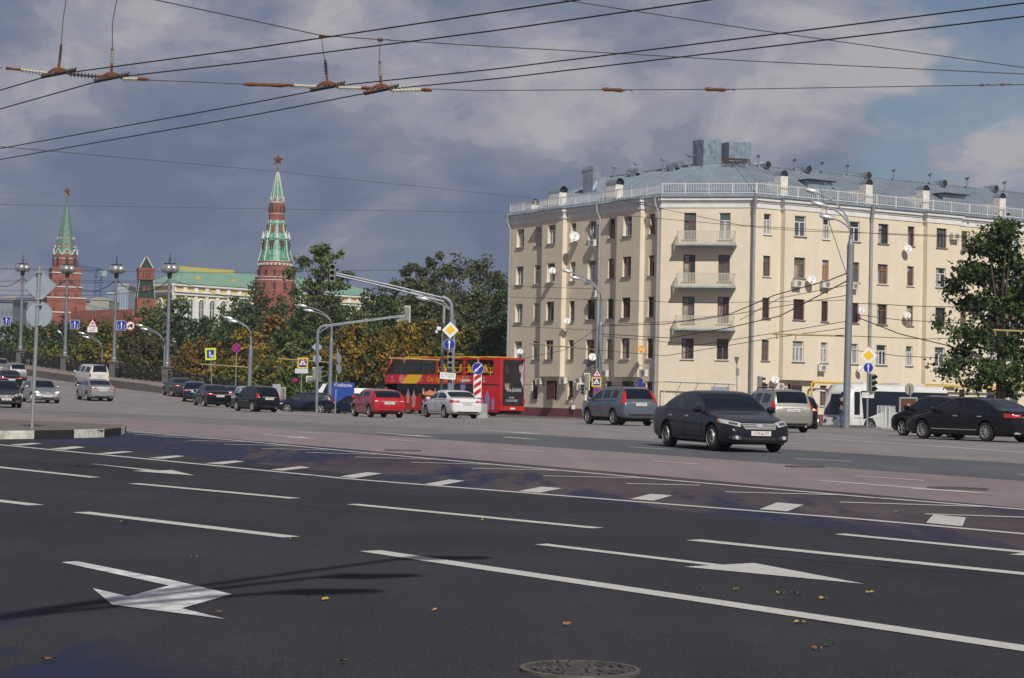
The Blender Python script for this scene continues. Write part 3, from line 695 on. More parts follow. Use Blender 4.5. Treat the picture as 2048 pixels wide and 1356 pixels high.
# air conditioners and satellite dishes hang on the walls: things of their own
M_AC = mat('ac_case', (.62, .60, .56), .6, var=.08, vscale=3); M_ACD = mat('ac_grille', (.16, .16, .16), .6)
def facof(x): return FL if x < 1318 else (FM if x < 1505 else FR)
def dof(F, x, y):
    if y > 760: return 0
    for (a, b), d in (bayL if F is FL else (bayR if F is FR else [])):
        u, _ = F.hit(x, y, 0)
        if a-.2 < u < b+.2: return d
    return 0
acn = [0]
def ac(x, y, label, m=None):
    F = facof(x); d = dof(F, x, y)+.1; u, z = F.hit(x, y, d+.3); c = F.w(u, z-.27, d)
    M3 = F.mat3(); o = thing('air_conditioner', label, 'air conditioner', c, math.atan2(F.u.y, F.u.x), group='air conditioners on the cream building')
    g = MB(); g.box((0, -.2, .29), (.8, .3, .54)); g.build('case', m or M_AC, o)
    g = MB(); g.lathe((.1, -.352, .29), [(.21, 0), (.21, -.01)], 18, axis='Y'); 
    for i in range(4): g.box((.1, -.367, .13+i*.11), (.38, .008, .015), mi=1)
    g.build('fan_grille', [M_ACD, M_AC], o)
    g = MB()
    for xx in (-.3, .3): g.box((xx, -.15, -.005), (.04, .45, .03)); g.tube([(xx, .06, -.35), (xx, -.36, -.02)], .015, 5)
    g.box((0, -.12, -.02), (.6, .03, .03)); g.build('bracket', M_RAIL, o)
M_DARKAC = mat('ac_case_dark', (.18, .18, .18), .5)
for x, y, l in ((1183, 486, 'white air conditioner under the top floor window left of the drainpipe, shaded side facade'), (1186, 588, 'white air conditioner above the dark third floor window beside the left drainpipe'),
                (1207, 747, 'white air conditioner low on the side facade, half hidden by the lamp post'), (1285, 746, 'white air conditioner under the second bay of the side facade'),
                (1076, 763, 'white air conditioner under the first bay, next to the bus advert'), (1124, 762, 'white air conditioner at the right end of the first bay underside'), (1155, 762, 'white air conditioner behind the L shaped signal, ground floor'),
                (1596, 567, 'white air conditioner under the first orange framed window, beside a large dish'), (1653, 569, 'white air conditioner under the narrow orange framed window'), (1709, 572, 'white air conditioner partly hidden by the tall right lamp post'),
                (1645, 736, 'white air conditioner under the second floor window left of the tall lamp post'), (1560, 774, 'white air conditioner low on the wall behind the silver estate car'), (1672, 777, 'white air conditioner just above the roof of the white coach'),
                (1912, 473, 'white air conditioner beside the top floor window left of the big tree')):
    ac(x, y, l)
ac(1179, 727, 'dark grey air conditioner below a round white dish on the side facade', M_DARKAC)
M_DISH = mat('dish_white', (.66, .67, .67), .5, var=.06); M_DISHO = mat('dish_orange', (.62, .33, .05), .5)
def dish(x, y, rp, label, m=None):
    F = facof(x); d0 = dof(F, x, y); d = d0+.55; u, z = F.hit(x, y, d); c = Vector(F.w(u, z, d)); R = rp/3900*c.y
    wl = Vector(F.w(u, z-.1, d0)); o = thing('satellite_dish', label, 'satellite dish', wl, 0, group='satellite dishes on the cream building')
    n = Vector((.12, -.93, .34)).normalized(); rot = n.to_track_quat('Z', 'Y').to_matrix(); cc = c-wl
    g = MB(); g.lathe(cc, [(.02, -.12*R), (R*.5, -.06*R), (R*.85, .06*R), (R, .14*R), (R*.99, .16*R), (R*.84, .1*R), (R*.5, -.02*R), (.02, -.08*R)], 28, rot=rot); g.build('reflector', m or M_DISH, o, smooth='auto')
    g = MB(); tip = cc+n*R*1.0-Vector((0, 0, .25*R)); low = cc-Vector((0, 0, R*.93))+n*.1; g.tube([low, tip], .015, 6); g.box(tip, (.09, .09, .12)); g.build('receiver_arm', M_STEEL, o)
    g = MB(); g.tube([(0, 0, 0), cc*.6, cc-n*.1*R], .03, 6); g.build('mount', M_STEEL, o)
for x, y, r, l in ((1149, 473, 10.5, 'largest white satellite dish, near the top of the shaded side facade'), (1105, 541, 7, 'white satellite dish in front of a fourth floor window of the first bay'), (1134, 642, 7, 'white satellite dish just right of the first bay at third floor height'),
                   (1040, 703, 6.2, 'white satellite dish at the left edge of the facade, above the bus'), (1185, 714, 8, 'round white dish just above the dark air conditioner beside the lamp post'), (1623, 559, 9.5, 'large white dish right of the first orange framed window'),
                   (1550, 759, 8.5, 'white dish above the roof of the silver estate car'), (1816, 497, 8, 'white dish under a top floor window, centre of the sunny facade'), (1723, 620, 6.5, 'white dish just right of the tall lamp post at third floor height'),
                   (1815, 630, 7, 'white dish covering a narrow third floor window of the sunny facade'), (1722, 737, 6.5, 'white dish half hidden behind the round blue arrow sign')):
    dish(x, y, r, l)
dish(1283, 699, 8, 'orange and white satellite dish on the second bay of the side facade', M_DISHO)
# ground floor canopy frame and plaque on the rounded corner
g = MB(); u0, _ = FM.hit(1328, 800, .8); u1, _ = FM.hit(1466, 800, .8)
g.tube([FM.w(u0, 0, .8), FM.w(u0, 3.15, .8), FM.w(u1, 3.05, .8), FM.w(u1, 0, .8)], .06, 6)
for f in (.25, .5, .75, .95): u = u0+(u1-u0)*f; g.tube([FM.w(u, 3.1, .8), FM.w(u-.5, 2.2, .1)], .03, 5)
o = g.build('canopy_frame', M_RAIL); origin_to(o, FM.w(u0, 0, .8)); tag(o, 'thin white tubular frame on the ground floor of the rounded corner', 'canopy frame')
g = MB(); u0, z = FM.hit(1423, 773, .05); u1, _ = FM.hit(1460, 773, .05); FM.box(g, u0, u1, z-.35, z, .0, .05); o = g.build('wall_plaque', mat('plaque_grey', (.28, .34, .38), .5)); origin_to(o, FM.w(u0, z, 0)); tag(o, 'grey blue plaque on the ground floor wall of the rounded corner', 'plaque')
# pavement in front of the building
g = MB()
for i in range(0, 30):
    f = i/29; a = P0.lerp(PA, f) if i < 15 else None
def pave(poly_in, w, h, name='pavement'):
    g = MB(); n = len(poly_in); pts = []
    for i, (p, q) in enumerate(poly_in):
        pts.append((Vector(p), Vector(q)))
    cols_ = []
    for (a, b), (c, d) in zip(pts[:-1], pts[1:]):
        k = max(1, int((c-a).length/3))
        for i in range(k): cols_.append((a.lerp(c, i/k), b.lerp(d, i/k)))
    cols_.append(pts[-1])
    for a, b in cols_:
        for f in (0, .33, .66, 1): q = a.lerp(b, f); g.v.append((q.x, q.y, gz(q.x, q.y)+h))
        g.v.append((a.x, a.y, gz(a.x, a.y)-.05))
    for i in range(len(cols_)-1):
        for j in range(3): e = i*5+j; g.f.append((e, e+1, e+6, e+5)); g.m.append(0)
        g.f.append((i*5+4, i*5, i*5+5, i*5+9)); g.m.append(1)
    return struct(g.build(name, [mat('pavement_grey', (.17, .16, .155), .9, var=.15, vscale=1.2, bump=.3), mat('kerb_stone', (.26, .24, .22), .9, var=.2, vscale=3)]))
mt = miter(4.5); m0 = miter(-.2)
pave([((mt[0]+DL*6), (m0[0]+DL*6)), (mt[1], m0[1]), (mt[2], m0[2]), (mt[3], m0[3])], 0, .13)
# ================================================================ the fortress, the palace and the city behind
M_BRICK = mat('fortress_brick', (.25, .082, .058), .9, var=.18, vscale=.35, bump=.3, bscale=3)
M_GTILE = mat('roof_green', (.10, .195, .145), .6, var=.28, vscale=1.2); M_GTILE2 = mat('roof_green_bright', (.09, .30, .20), .45, var=.4, vscale=1.8)
M_GDARK = mat('roof_green_dark', (.012, .035, .022), .9, var=.3, vscale=2); M_WST = mat('white_stone', (.60, .59, .57), .8, var=.1)
M_GOLD = mat('gilding', (.75, .52, .16), .2, 1.0); M_RUBY = mat('ruby_glass', (.20, .035, .02), .2, .2, coat=.5)
M_SLIT = mat('window_slit', (.045, .03, .03), .8)
def star_mesh(c, R, yaw=0):
    g = MB(); c = Vector(c); Rz = Matrix.Rotation(yaw, 3, 'Z'); ring = []
    for k in range(10):
        a = math.pi/2+k*math.pi/5; r = R if k % 2 == 0 else R*.4; ring.append(c+Rz@Vector((r*math.cos(a), 0, r*math.sin(a))))
    f, b = c+Rz@Vector((0, -R*.22, 0)), c+Rz@Vector((0, R*.22, 0))
    for k in range(10): g.face([f, ring[k], ring[(k+1) % 10]]); g.face([b, ring[(k+1) % 10], ring[k]])
    return g
def star_rim(c, R, yaw=0):
    g = MB(); c = Vector(c); Rz = Matrix.Rotation(yaw, 3, 'Z'); ring = []
    for k in range(11):
        a = math.pi/2+k*math.pi/5; r = R*1.02 if k % 2 == 0 else R*.42; ring.append(c+Rz@Vector((r*math.cos(a), 0, r*math.sin(a))))
    g.tube(ring, R*.1, 5)
    for k in range(0, 10, 2): g.tube([ring[k], c+Rz@Vector((0, -R*.24, 0))], R*.05, 4)
    return g
def tower_frame(x, ybase, D):
    S = D/3900; c = P(x, ybase, D)
    def Z(y, xx=x): return P(xx, y, D).z
    return S, c, Z
class WinSet:
    """collects openings; each is built as a part of its own"""
    def __init__(s): s.l = []
    def prism(s, *a): g = MB(); g.prism(*a); s.l.append(g)
    def box(s, *a, **k): g = MB(); g.box(*a, **k); s.l.append(g)
    def build(s, name, m, parent):
        for g in s.l: g.build(name, m, parent)
def merlons(g, cx, cy, hw, z, h, w, n, mi=0):
    for k in range(n):
        t = -hw+w/2+(2*hw-w)*k/(n-1)
        for dx, dy in ((t, -hw), (t, hw), (-hw, t), (hw, t)): g.box((cx+dx, cy+dy, z+h/2), (w, w, h), mi=mi)
def arched(g, x, y, z0, z1, w, mi=0, ang=0, dep=.35):
    """a dark arched window standing slightly proud; facing direction ang (0 = towards the road)"""
    n = 6; r = w/2; pl = [(-r, z0), (r, z0)]+[(r*math.cos(math.pi*i/n), z1-r+r*math.sin(math.pi*i/n)) for i in range(n+1)]
    M = Matrix.Translation((x, y, 0))@Matrix.Rotation(ang, 4, 'Z'); g.prism(pl, -dep, dep, mi, M)
# ---- square gate tower at the far left
S, c, Z = tower_frame(127, 640, 540)
t1 = thing('fortress_tower', 'red brick stepped square tower with a plain green spire and star, at the left', 'tower', (c.x, c.y, 5), 0, 'red brick fortress towers with spires')
cx, cy = 0, 0; z_ = lambda y: Z(y)-5
g = MB(); yaw = .35
def sq(g, hwpx, y1, y0, mi=0, k=1.0): hw = hwpx*S/1.14; g.box((0, 0, (z_(y0)+z_(y1))/2), (2*hw, 2*hw*k, z_(y1)-z_(y0)), yaw, mi)
sq(g, 43, 596, 680); sq(g, 34, 573, 596.2); sq(g, 31.5, 541, 573.2); sq(g, 32.5, 537, 545)
g.lathe((0, 0, 0), [(24.5*S, z_(541)), (24.5*S, z_(512)), (23*S, z_(505))], 8, rot0=yaw+.39)
g.build('brick_tiers', M_BRICK, t1)
g = MB()
for hw, y in ((44.5, 597), (35.5, 575), (33.2, 547), (44, 626)): sq(g, hw, y-1.1, y+.9)
g.lathe((0, 0, 0), [(25.2*S, z_(518.5)), (25.2*S, z_(517.2))], 8, rot0=yaw+.39); 
R8 = Matrix.Rotation
for k in range(8):
    a = yaw+k*math.pi/4
    for s_, e in ((-1, 1),):
        w = 24.8*S*math.tan(math.pi/8); d = 24.9*S*.93
        f = [(-w, 511), (-w*.6, 508.5), (-w*.45, 504), (0, 499), (w*.45, 504), (w*.6, 508.5), (w, 511)]
        g.tube([Vector((math.cos(a)*d-math.sin(a)*u, math.sin(a)*d+math.cos(a)*u, z_(y))) for u, y in f], .16, 5)
g.build('white_stone_trim', M_WST, t1)
g = MB(); g.lathe((0, 0, 0), [(25*S, z_(509)), (21*S, z_(500)), (16*S, z_(478)), (13*S, z_(464)), (2*S, z_(407))], 8, rot0=yaw+.39); g.build('spire', M_GTILE, t1)
for k in range(8):
    a = yaw+k*math.pi/4
    for ys, r, h, w in ((497, 19.3, 9, 3.4), (480, 15.2, 8.5, 2.8)):
        g = MB()
        d = r*S*.95; M3 = Matrix.Rotation(a+math.pi/2, 3, 'Z'); zz = z_(ys)
        g.box((math.cos(a)*d, math.sin(a)*d, zz+h*S*.35), (w*2*S*.62, 1.6*S, h*S*.7), a+math.pi/2)
        p = Vector((math.cos(a)*d, math.sin(a)*d, zz+h*S*.7)); T = M3@Vector((w*S*.75, 0, 0)); Nn = Vector((math.cos(a), math.sin(a), 0))*S*.9
        g.face([p-T+Nn, p+T+Nn, p+Vector((0, 0, w*S*1.2))+Nn]); g.face([p-T+Nn, p+Vector((0, 0, w*S*1.2))+Nn, p+Vector((0, 0, w*S*1.2))-Nn*2, p-T-Nn*2]); g.face([p+T+Nn, p+T-Nn*2, p+Vector((0, 0, w*S*1.2))-Nn*2, p+Vector((0, 0, w*S*1.2))+Nn])
        g.build('dormer', M_BRICK, t1)
g = WinSet()
for k in range(8):
    a = yaw+k*math.pi/4; d = 24.5*S*.93; arched(g, math.cos(a)*d, math.sin(a)*d, z_(531), z_(516), 4.4*S, 0, a+math.pi/2)
    for ys, r in ((496, 19.9), (479, 15.8)): arched(g, math.cos(a)*r*S*.99, math.sin(a)*r*S*.99, z_(ys), z_(ys-4.5), 1.5*S, 1, a+math.pi/2, .2)
for hw, yb, yt, us, w in ((31.5, 568, 561, (-12, 10), 4), (34, 593, 588, (-20, -2, 4, 19), 2.6), (43, 622, 615, (-24, -2, 18), 3.5)):
    for u in us:
        d = hw*S/1.14; q = Matrix.Rotation(yaw, 3, 'Z')@Vector((u*S, -d, 0)); arched(g, q.x, q.y, z_(yb), z_(yt), w*S, 0, yaw, .25)
        q = Matrix.Rotation(yaw, 3, 'Z')@Vector((d, u*S*.8, 0)); arched(g, q.x, q.y, z_(yb), z_(yt), w*S, 0, yaw+math.pi/2, .25)
g.build('window', [M_SLIT, M_WST], t1)
g = MB(); g.lathe((0, 0, 0), [(2*S, z_(407)), (1.8*S, z_(398)), (.8*S, z_(396)), (.5*S, z_(390))], 10); g.lathe((0, 0, z_(395)), [(.1, -1.3*S), (1.3*S, 0), (.1, 1.3*S)], 10); g.build('gilded_finial', M_GOLD, t1)
o = star_mesh((0, 0, z_(383)), 9.5*S, .9).build('star', M_RUBY, t1); star_rim((0, 0, z_(383)), 9.5*S, .9).build('gilded_rim', M_GOLD, o)
# ---- round corner tower
S, c, Z = tower_frame(549, 600, 500); xc = 552
t2 = thing('fortress_tower', 'tall round red brick tower with a patterned green tiled spire and ruby star', 'tower', (c.x, c.y, 0), 0, 'red brick fortress towers with spires'); z_ = lambda y: Z(y)
g = MB(); N_ = 24
g.lathe((0, 0, 0), [(42*S, -2), (41*S, z_(590)), (40*S, z_(557)), (38.5*S, z_(555.5)), (34.5*S, z_(555)), (33.5*S, z_(528)), (34*S, z_(523))], N_)
g.lathe((0, 0, 0), [(15.5*S, z_(443)), (15*S, z_(408)), (15.4*S, z_(402))], 16)
g.build('brick_drum', M_BRICK, t2, smooth='auto')
g = MB()
for r, y in ((40.6, 556), (34.6, 528.5), (40.6, 562), (34.2, 524)): g.lathe((0, 0, 0), [(r*S, z_(y)), (r*S, z_(y-1.1))], N_)
for r, y in ((15.9, 407), (15.8, 428.5), (16.0, 405)): g.lathe((0, 0, 0), [(r*S, z_(y)), (r*S, z_(y-1.1))], 16)
for k in range(8):
    a = .2+k*math.pi/4; ca, sa = math.cos(a), math.sin(a)
    g.tube([(ca*r*S, sa*r*S, z_(y)) for r, y in ((34.6, 523), (29.3, 505), (26.4, 480), (20.9, 468), (16, 441))], .15, 5)
    g.tube([(ca*r*S, sa*r*S, z_(y)) for r, y in ((13.4, 400), (1.7, 343))], .12, 4)
    g.tube([(ca*26*S, sa*26*S, z_(478)), (ca*25.6*S, sa*25.6*S, z_(463))], [.5, .08], 5)
    # little white gables at the foot of the top spire
    b = a+math.pi/8; w = 5.2*S
    for q in (b,):
        T = Vector((-math.sin(q), math.cos(q), 0)); O = Vector((math.cos(q), math.sin(q), 0))*14.4*S
        g.tube([O-T*w*.95+Vector((0, 0, z_(403))), O*.96+Vector((0, 0, z_(394))), O+T*w*.95+Vector((0, 0, z_(403)))], .13, 4)
for k in range(26): a = k*2*math.pi/26; g.box((math.cos(a)*34.4*S, math.sin(a)*34.4*S, z_(530)), (.35, .5, .5), a)
g.build('white_stone_trim', M_WST, t2)
def tiles(name, c1, c2, sc):
    m = bpy.data.materials.new(name); m.use_nodes = True; nt = m.node_tree; b = nt.nodes['Principled BSDF']; tc = nt.nodes.new('ShaderNodeTexCoord')
    v = nt.nodes.new('ShaderNodeTexVoronoi'); v.inputs['Scale'].default_value = sc; nt.links.new(tc.outputs['Object'], v.inputs[0]); r = nt.nodes.new('ShaderNodeValToRGB')
    r.color_ramp.elements[0].position = .25; r.color_ramp.elements[1].position = .6; r.color_ramp.elements[0].color = (*c1, 1); r.color_ramp.elements[1].color = (*c2, 1)
    nt.links.new(v.outputs[0], r.inputs[0]); nt.links.new(r.outputs[0], b.inputs['Base Color']); b.inputs['Roughness'].default_value = .5; return m
M_TILE = tiles('glazed_tiles', (.035, .19, .11), (.14, .33, .23), 1.3)
g = MB()
g.lathe((0, 0, 0), [(34.5*S, z_(524)), (33.5*S, z_(521)), (29*S, z_(503)), (25.5*S, z_(480))], 16); g.build('tiled_roof', M_TILE, t2); g = MB()
g.lathe((0, 0, 0), [(26.5*S, z_(480)), (26*S, z_(476)), (20.5*S, z_(468)), (17*S, z_(447.5))], 16); g.build('tiled_roof', M_TILE, t2); g = MB()
g.lathe((0, 0, 0), [(19*S, z_(448)), (15.5*S, z_(441))], 16); g.build('tiled_roof', M_TILE, t2); g = MB()
g.lathe((0, 0, 0), [(14*S, z_(402)), (12.5*S, z_(395)), (1.6*S, z_(343))], 8, rot0=.2)
g.build('tiled_roof', M_TILE, t2)
for k in range(8):
    a = .2+math.pi/8+k*math.pi/4
    g = MB(); d = 26*S; g.box((math.cos(a)*d*.93, math.sin(a)*d*.93, (z_(502)+z_(483))/2), (6*S, 8*S, z_(483)-z_(502)), a)
    g.box((math.cos(a)*17.5*S, math.sin(a)*17.5*S, (z_(467)+z_(451))/2), (5*S, 6*S, z_(451)-z_(467)), a)
    T = Vector((-math.sin(a), math.cos(a), 0)); O = Vector((math.cos(a), math.sin(a), 0))
    o = g.build('dormer', M_BRICK, t2)
    g = MB(); A = O*29.5*S
    for rr, zb, hw, h in ((29.5, 483, 6.2, 5), (20, 451, 5, 4)):
        A = O*rr*S; B = O*(rr-8)*S; top = Vector((0, 0, z_(zb-h))); bot = Vector((0, 0, z_(zb)))
        g.face([A-T*hw*S+bot, A+T*hw*S+bot, A+top]); g.face([A-T*hw*S+bot, A+top, B+top, B-T*hw*S+bot]); g.face([A+T*hw*S+bot, B+T*hw*S+bot, B+top, A+top])
    g.build('gable_roof', M_TILE, o)
    g = MB()
    for s_ in (-1, 1):
        q = O*26.8*S+T*s_*2*S; arched(g, q.x, q.y, z_(500), z_(486), 1.8*S, 0, a+math.pi/2, .3)
    g.build('opening', M_SLIT, o)
g = WinSet()
for k in range(12):
    a = .1+k*math.pi/6; arched(g, math.cos(a)*34*S, math.sin(a)*34*S, z_(551), z_(540), 4.2*S, 0, a+math.pi/2, .3)
    arched(g, math.cos(a)*40.2*S, math.sin(a)*40.2*S, z_(578), z_(566), 5.2*S, 0, a+math.pi/2, .3)
    arched(g, math.cos(a)*15.2*S, math.sin(a)*15.2*S, z_(424), z_(413), 2.4*S, 0, a+math.pi/2, .25)
g.build('window', M_SLIT, t2)
g = MB(); g.lathe((0, 0, 0), [(1.7*S, z_(343)), (1.9*S, z_(340)), (1.4*S, z_(331)), (.6*S, z_(329)), (.5*S, z_(325))], 10); g.build('gilded_finial', M_GOLD, t2)
o = star_mesh((0, 0, z_(320)), 10.5*S, .1).build('star', M_RUBY, t2); star_rim((0, 0, z_(320)), 10.5*S, .1).build('gilded_rim', M_GOLD, o)
# ---- small square tower
S, c, Z = tower_frame(289, 640, 530); z_ = lambda y: Z(y)-3
t3 = thing('fortress_tower', 'small red square tower with dark green tent roofs, left of the yellow palace', 'tower', (c.x, c.y, 3), 0, 'red brick fortress towers with spires'); yaw = .3
def sqz(g, w0, w1, y1, y0, mi=0):
    a = w0*S/1.12; b = w1*S/1.12; g.lathe((0, 0, 0), [(a*.707, z_(y0)), (b*.707, z_(y1))], 4, mi, rot0=yaw+math.pi/4)
g = MB(); sqz(g, 28*1.42, 28*1.42, 597, 690); sqz(g, 27*1.3, 27*1.3, 540, 560); sqz(g, 29*1.3, 29*1.3, 536.5, 541); g.build('brick_tiers', M_BRICK, t3)
g = MB(); sqz(g, 28*1.42, 21*1.42, 561, 597.5); g.build('tent_roof', M_GDARK, t3); g = MB(); sqz(g, 20*1.42, 2.5, 514, 536.5); g.build('tent_roof', M_GDARK, t3)
g = MB()
for k in range(4):
    a = yaw+math.pi/4+k*math.pi/2; ca, sa = math.cos(a), math.sin(a); f = S*1.42/1.12*.707
    g.tube([(ca*28*f, sa*28*f, z_(597)), (ca*21*f, sa*21*f, z_(561))], .08, 4); g.tube([(ca*20*f, sa*20*f, z_(536)), (ca*2*f, sa*2*f, z_(514))], .12, 4)
g.build('white_stone_trim', M_WST, t3)
g = WinSet()
for k in (-1, 0, 1):
    q = Matrix.Rotation(yaw, 3, 'Z')@Vector((k*6*S, -15.7*S, 0)); arched(g, q.x, q.y, z_(555), z_(546), 2.4*S, 0, yaw, .3)
for k in (-1, 1):
    q = Matrix.Rotation(yaw, 3, 'Z')@Vector((k*4.5*S, -15*S, 0)); g.box((q.x, q.y, z_(578)), (5*S, 3*S, 9*S), yaw, 1)
g.build('window', [M_SLIT, M_BRICK], t3)
g = MB(); g.lathe((0, 0, 0), [(.1, z_(515)), (1.6*S, z_(512.5)), (.4*S, z_(510)), (.3*S, z_(505)), (.1, z_(503))], 8); g.build('gilded_finial', M_GOLD, t3)
# ---- fortress wall
a, b = P(150, 640, 520), P(275, 650, 500)
w0 = thing('fortress_wall', 'red brick fortress wall with swallow tail battlements between the two left towers', 'wall', (a.x, a.y, 0))
g = MB(); dv = Vector((b.x-a.x, b.y-a.y, 0)); L_ = dv.length; dv.normalize(); yw = math.atan2(dv.y, dv.x); zt = P(200, 634, 510).z
g.box((L_/2, 0, zt/2-3), (L_, 2.5, zt+6)); n = int(L_/1.5)
for k in range(n): g.box((1.5*k+.5, -1, zt+.7), (.85, .6, 1.5)); g.box((1.5*k+.3, -1, zt+1.6), (.3, .6, .5)); g.box((1.5*k+.8, -1, zt+1.6), (.3, .6, .5))
w0.rotation_euler = (0, 0, yw); g.build('battlements', M_BRICK, w0)
# ---- the yellow and white palace
pal = thing('palace', 'long yellow and white palace with tall arched windows and a green roof', 'palace', (P(345, 600, 545).x, 545, 0))
o1 = Vector((P(347, 600, 545).x, 545)); a1 = P(770, 600, 600); u1 = (Vector((a1.x, a1.y))-o1); LP = u1.length; u1.normalize()
a2 = P(297, 600, 556); u2 = (o1-Vector((a2.x, a2.y))); L2 = u2.length; u2.normalize()
F1 = Fac(o1, u1, Vector((u1.y, -u1.x))); F2 = Fac(Vector((a2.x, a2.y)), u2, Vector((u2.y, -u2.x)))
_, ze = F1.hit(430, 572); zg = 4
def ppart(g, n, m): return g.build(n, m, pal, False, world=True)
M_PGL = glassmat('palace_glass', (.12, .13, .14)); M_PY = mat('palace_yellow', (.58, .45, .18), .85, var=.08); M_PW = mat('palace_white', (.72, .72, .70), .8, var=.08)
g = MB()
for F, ln, dd in ((F1, LP, -.3), (F2, L2, -.3)): F.box(g, 0, ln, zg, ze-.6, dd, 0)
F1.box(g, 3, LP, zg, ze-.7, -9, -.4); ppart(g, 'wall', M_PY)
g = MB(); bay = 3.75
def win(F, u):
    for zb, h, w in ((ze-11.5, 7.2, 1.7), (ze-18.5, 5.0, 1.7)):
        g = MB(); F.box(g, u-w/2, u+w/2, zb, zb+h-.9, .0, .045); F.box(g, u-w/2*.7, u+w/2*.7, zb+h-.9, zb+h-.3, .0, .045)
        o = ppart(g, 'window', M_PGL); g = MB()
        F.box(g, u-w/2-.45, u-w/2, zb, zb+h-.9, 0, .22); F.box(g, u+w/2, u+w/2+.45, zb, zb+h-.9, 0, .22)
        pts = [F.w(u+(w/2+.25)*math.cos(math.pi*k/8), zb+h-.9+(w/2+.25)*math.sin(math.pi*k/8), .15) for k in range(9)]; g.tube(pts, .27, 5)
        F.box(g, u-.09, u+.09, zb, zb+h, .05, .12); F.box(g, u-w/2-.3, u+w/2+.3, zb-.35, zb, 0, .3)
        for q in (.33, .62): F.box(g, u-w/2, u+w/2, zb+h*q-.06, zb+h*q+.06, .04, .1)
        g.build('surround', M_PW, o)
us1 = [bay*(.5+k) for k in range(int(LP/bay))]; us2 = [L2*.5]
for F, ln in ((F1, LP), (F2, L2)):
    F.box(g, -.2, ln+.2, ze-3.2, ze-2.4, 0, .5); F.box(g, -.4, ln+.4, ze-.6, ze, -.5, .7); F.box(g, -.2, ln+.2, ze-2.4, ze-2.1, 0, .9)
    F.box(g, -.1, ln+.1, ze-12.6, ze-12.1, 0, .4)
    n = int(ln/bay)
    for k in range(n+1):
        u = k*bay if F is F1 else (0, ln)[min(k, 1)]; F.box(g, u-.5, u+.5, zg, ze-3.2, 0, .3); F.box(g, u-.6, u+.6, ze-2.1, ze-.6, 0, .32)
ppart(g, 'white_trim', M_PW)
for F, us in ((F1, us1), (F2, us2)):
    for u in us: win(F, u)
zr = P(430, 541, 560).z; q = lambda F, u, d, z: F.w(u, z, d)
g = MB(); e0 = F2.w(-.6, ze+.05, .9); e1 = F1.w(-.2, ze+.05, .9); e2 = F1.w(LP+.5, ze+.05, .9); r0_ = F1.w(8, zr, -9); r1_ = F1.w(LP-12, zr, -9); e3 = F1.w(LP+.5, ze+.05, -17); e4 = F1.w(1, ze+.05, -17)
g.face([e0, e1, r0_]); g.face([e1, e2, r1_, r0_]); g.face([e2, e3, r1_]); g.face([e3, e4, r0_, r1_]); g.face([e4, e0, r0_])
ppart(g, 'roof', mat('palace_roof_green', (.18, .31, .24), .6, var=.1, vscale=.3))
g = MB(); F1.box(g, 8, 27, zr-.3, zr+.8, -9.4, -8.6); ppart(g, 'ridge_cresting', mat('dormer_yellow', (.50, .40, .08), .7))
for px, y in ((394, 556), (466, 559), (723, 573)): 
    g = MB(); u, _ = F1.hit(px, 555, -3.5); F1.box(g, u-.9, u+.9, P(px, y+6, 552).z, P(px, y-4, 552).z, -5.5, -3); ppart(g, 'roof_dormer', mat('dormer_yellow', (.50, .40, .08), .7))
# wooded rise below the fortress
g = MB(); nx, ny = 40, 8
for j in range(ny+1):
    for i in range(nx+1):
        Y = 300+j*65; X = (-.36+.62*i/nx)*Y; h = 14*sst(300, 520, Y)*(1-sst(.02, .16, X/Y)); g.v.append((X, Y, h-.5))
for j in range(ny):
    for i in range(nx): a = j*(nx+1)+i; g.f.append((a, a+1, a+nx+2, a+nx+1)); g.m.append(0)
struct(g.build('hill', mat('hill_grass', (.05, .075, .025), .95, var=.3, vscale=.1), smooth=True))
# ---- distant city at the left, with a tower crane
def far_block(name, label, x0, x1, ytop, D, col, rows, glass, depth=20, wcol=None, roof=None, yaw=0.0, ybot=660):
    a, b = P(x0, ytop, D), P(x1, ytop, D); w = b.x-a.x; o = thing(name, label, 'building', ((a.x+b.x)/2, D, 0), yaw, 'distant city buildings on the skyline')
    g = MB(); h = a.z; g.box((0, depth/2, h/2), (w, depth, h)); g.build('wall', col, o)
    g = MB(); nr, nc, fw, fh = rows
    for r in range(nr):
        for c_ in range(nc):
            g.box((-w/2+w*(c_+.5)/nc, -.1, h-(r+.7)*(h*.55/nr)), (w/nc*fw, .3, h*.55/nr*fh))
    g.build('windows', glass, o)
    g = MB()
    if roof == 'arch':
        pl = [(w*.52*math.cos(math.pi*i/10), h+(w*.16)*math.sin(math.pi*i/10)) for i in range(11)]; g.prism(pl, -.3, depth)
    elif roof == 'tent': g.lathe((0, depth/2, 0), [(w*.6, h), (w*.36, h+w*.34), (w*.1, h+w*.5)], 4, rot0=math.pi/4)
    else: g.box((0, depth/2, h+.5), (w+.8, depth+.8, 1))
    g.build('roof', roof_m.get(roof, col), o); return o
M_HZG = mat('far_grey', (.20, .23, .26), .9, var=.12, vscale=.1); M_HZB = mat('far_blue', (.14, .22, .34), .7, var=.1, vscale=.1); M_HZT = mat('far_beige', (.33, .30, .26), .9, var=.08, vscale=.1)  # far greys, blues and whites have bluish haze put into their colour
M_HZGL = mat('far_glass', (.11, .17, .22), .4); M_HZTEAL = mat('far_teal_glass', (.16, .30, .32), .4); M_HZW = mat('far_white', (.34, .38, .42), .9); M_HZD = mat('far_roof_dark', (.08, .085, .11), .8); M_BLUEROOF = mat('far_blue_roof', (.05, .10, .20), .6)
roof_m = {'arch': M_HZT, 'tent': M_BLUEROOF, None: M_HZD, 'flat': M_HZW}
far_block('office_building', 'distant beige office block with an arched roof and teal windows, right of the stepped tower', 180, 218, 600, 780, M_HZT, (3, 2, .6, .55), M_HZTEAL, roof='arch')
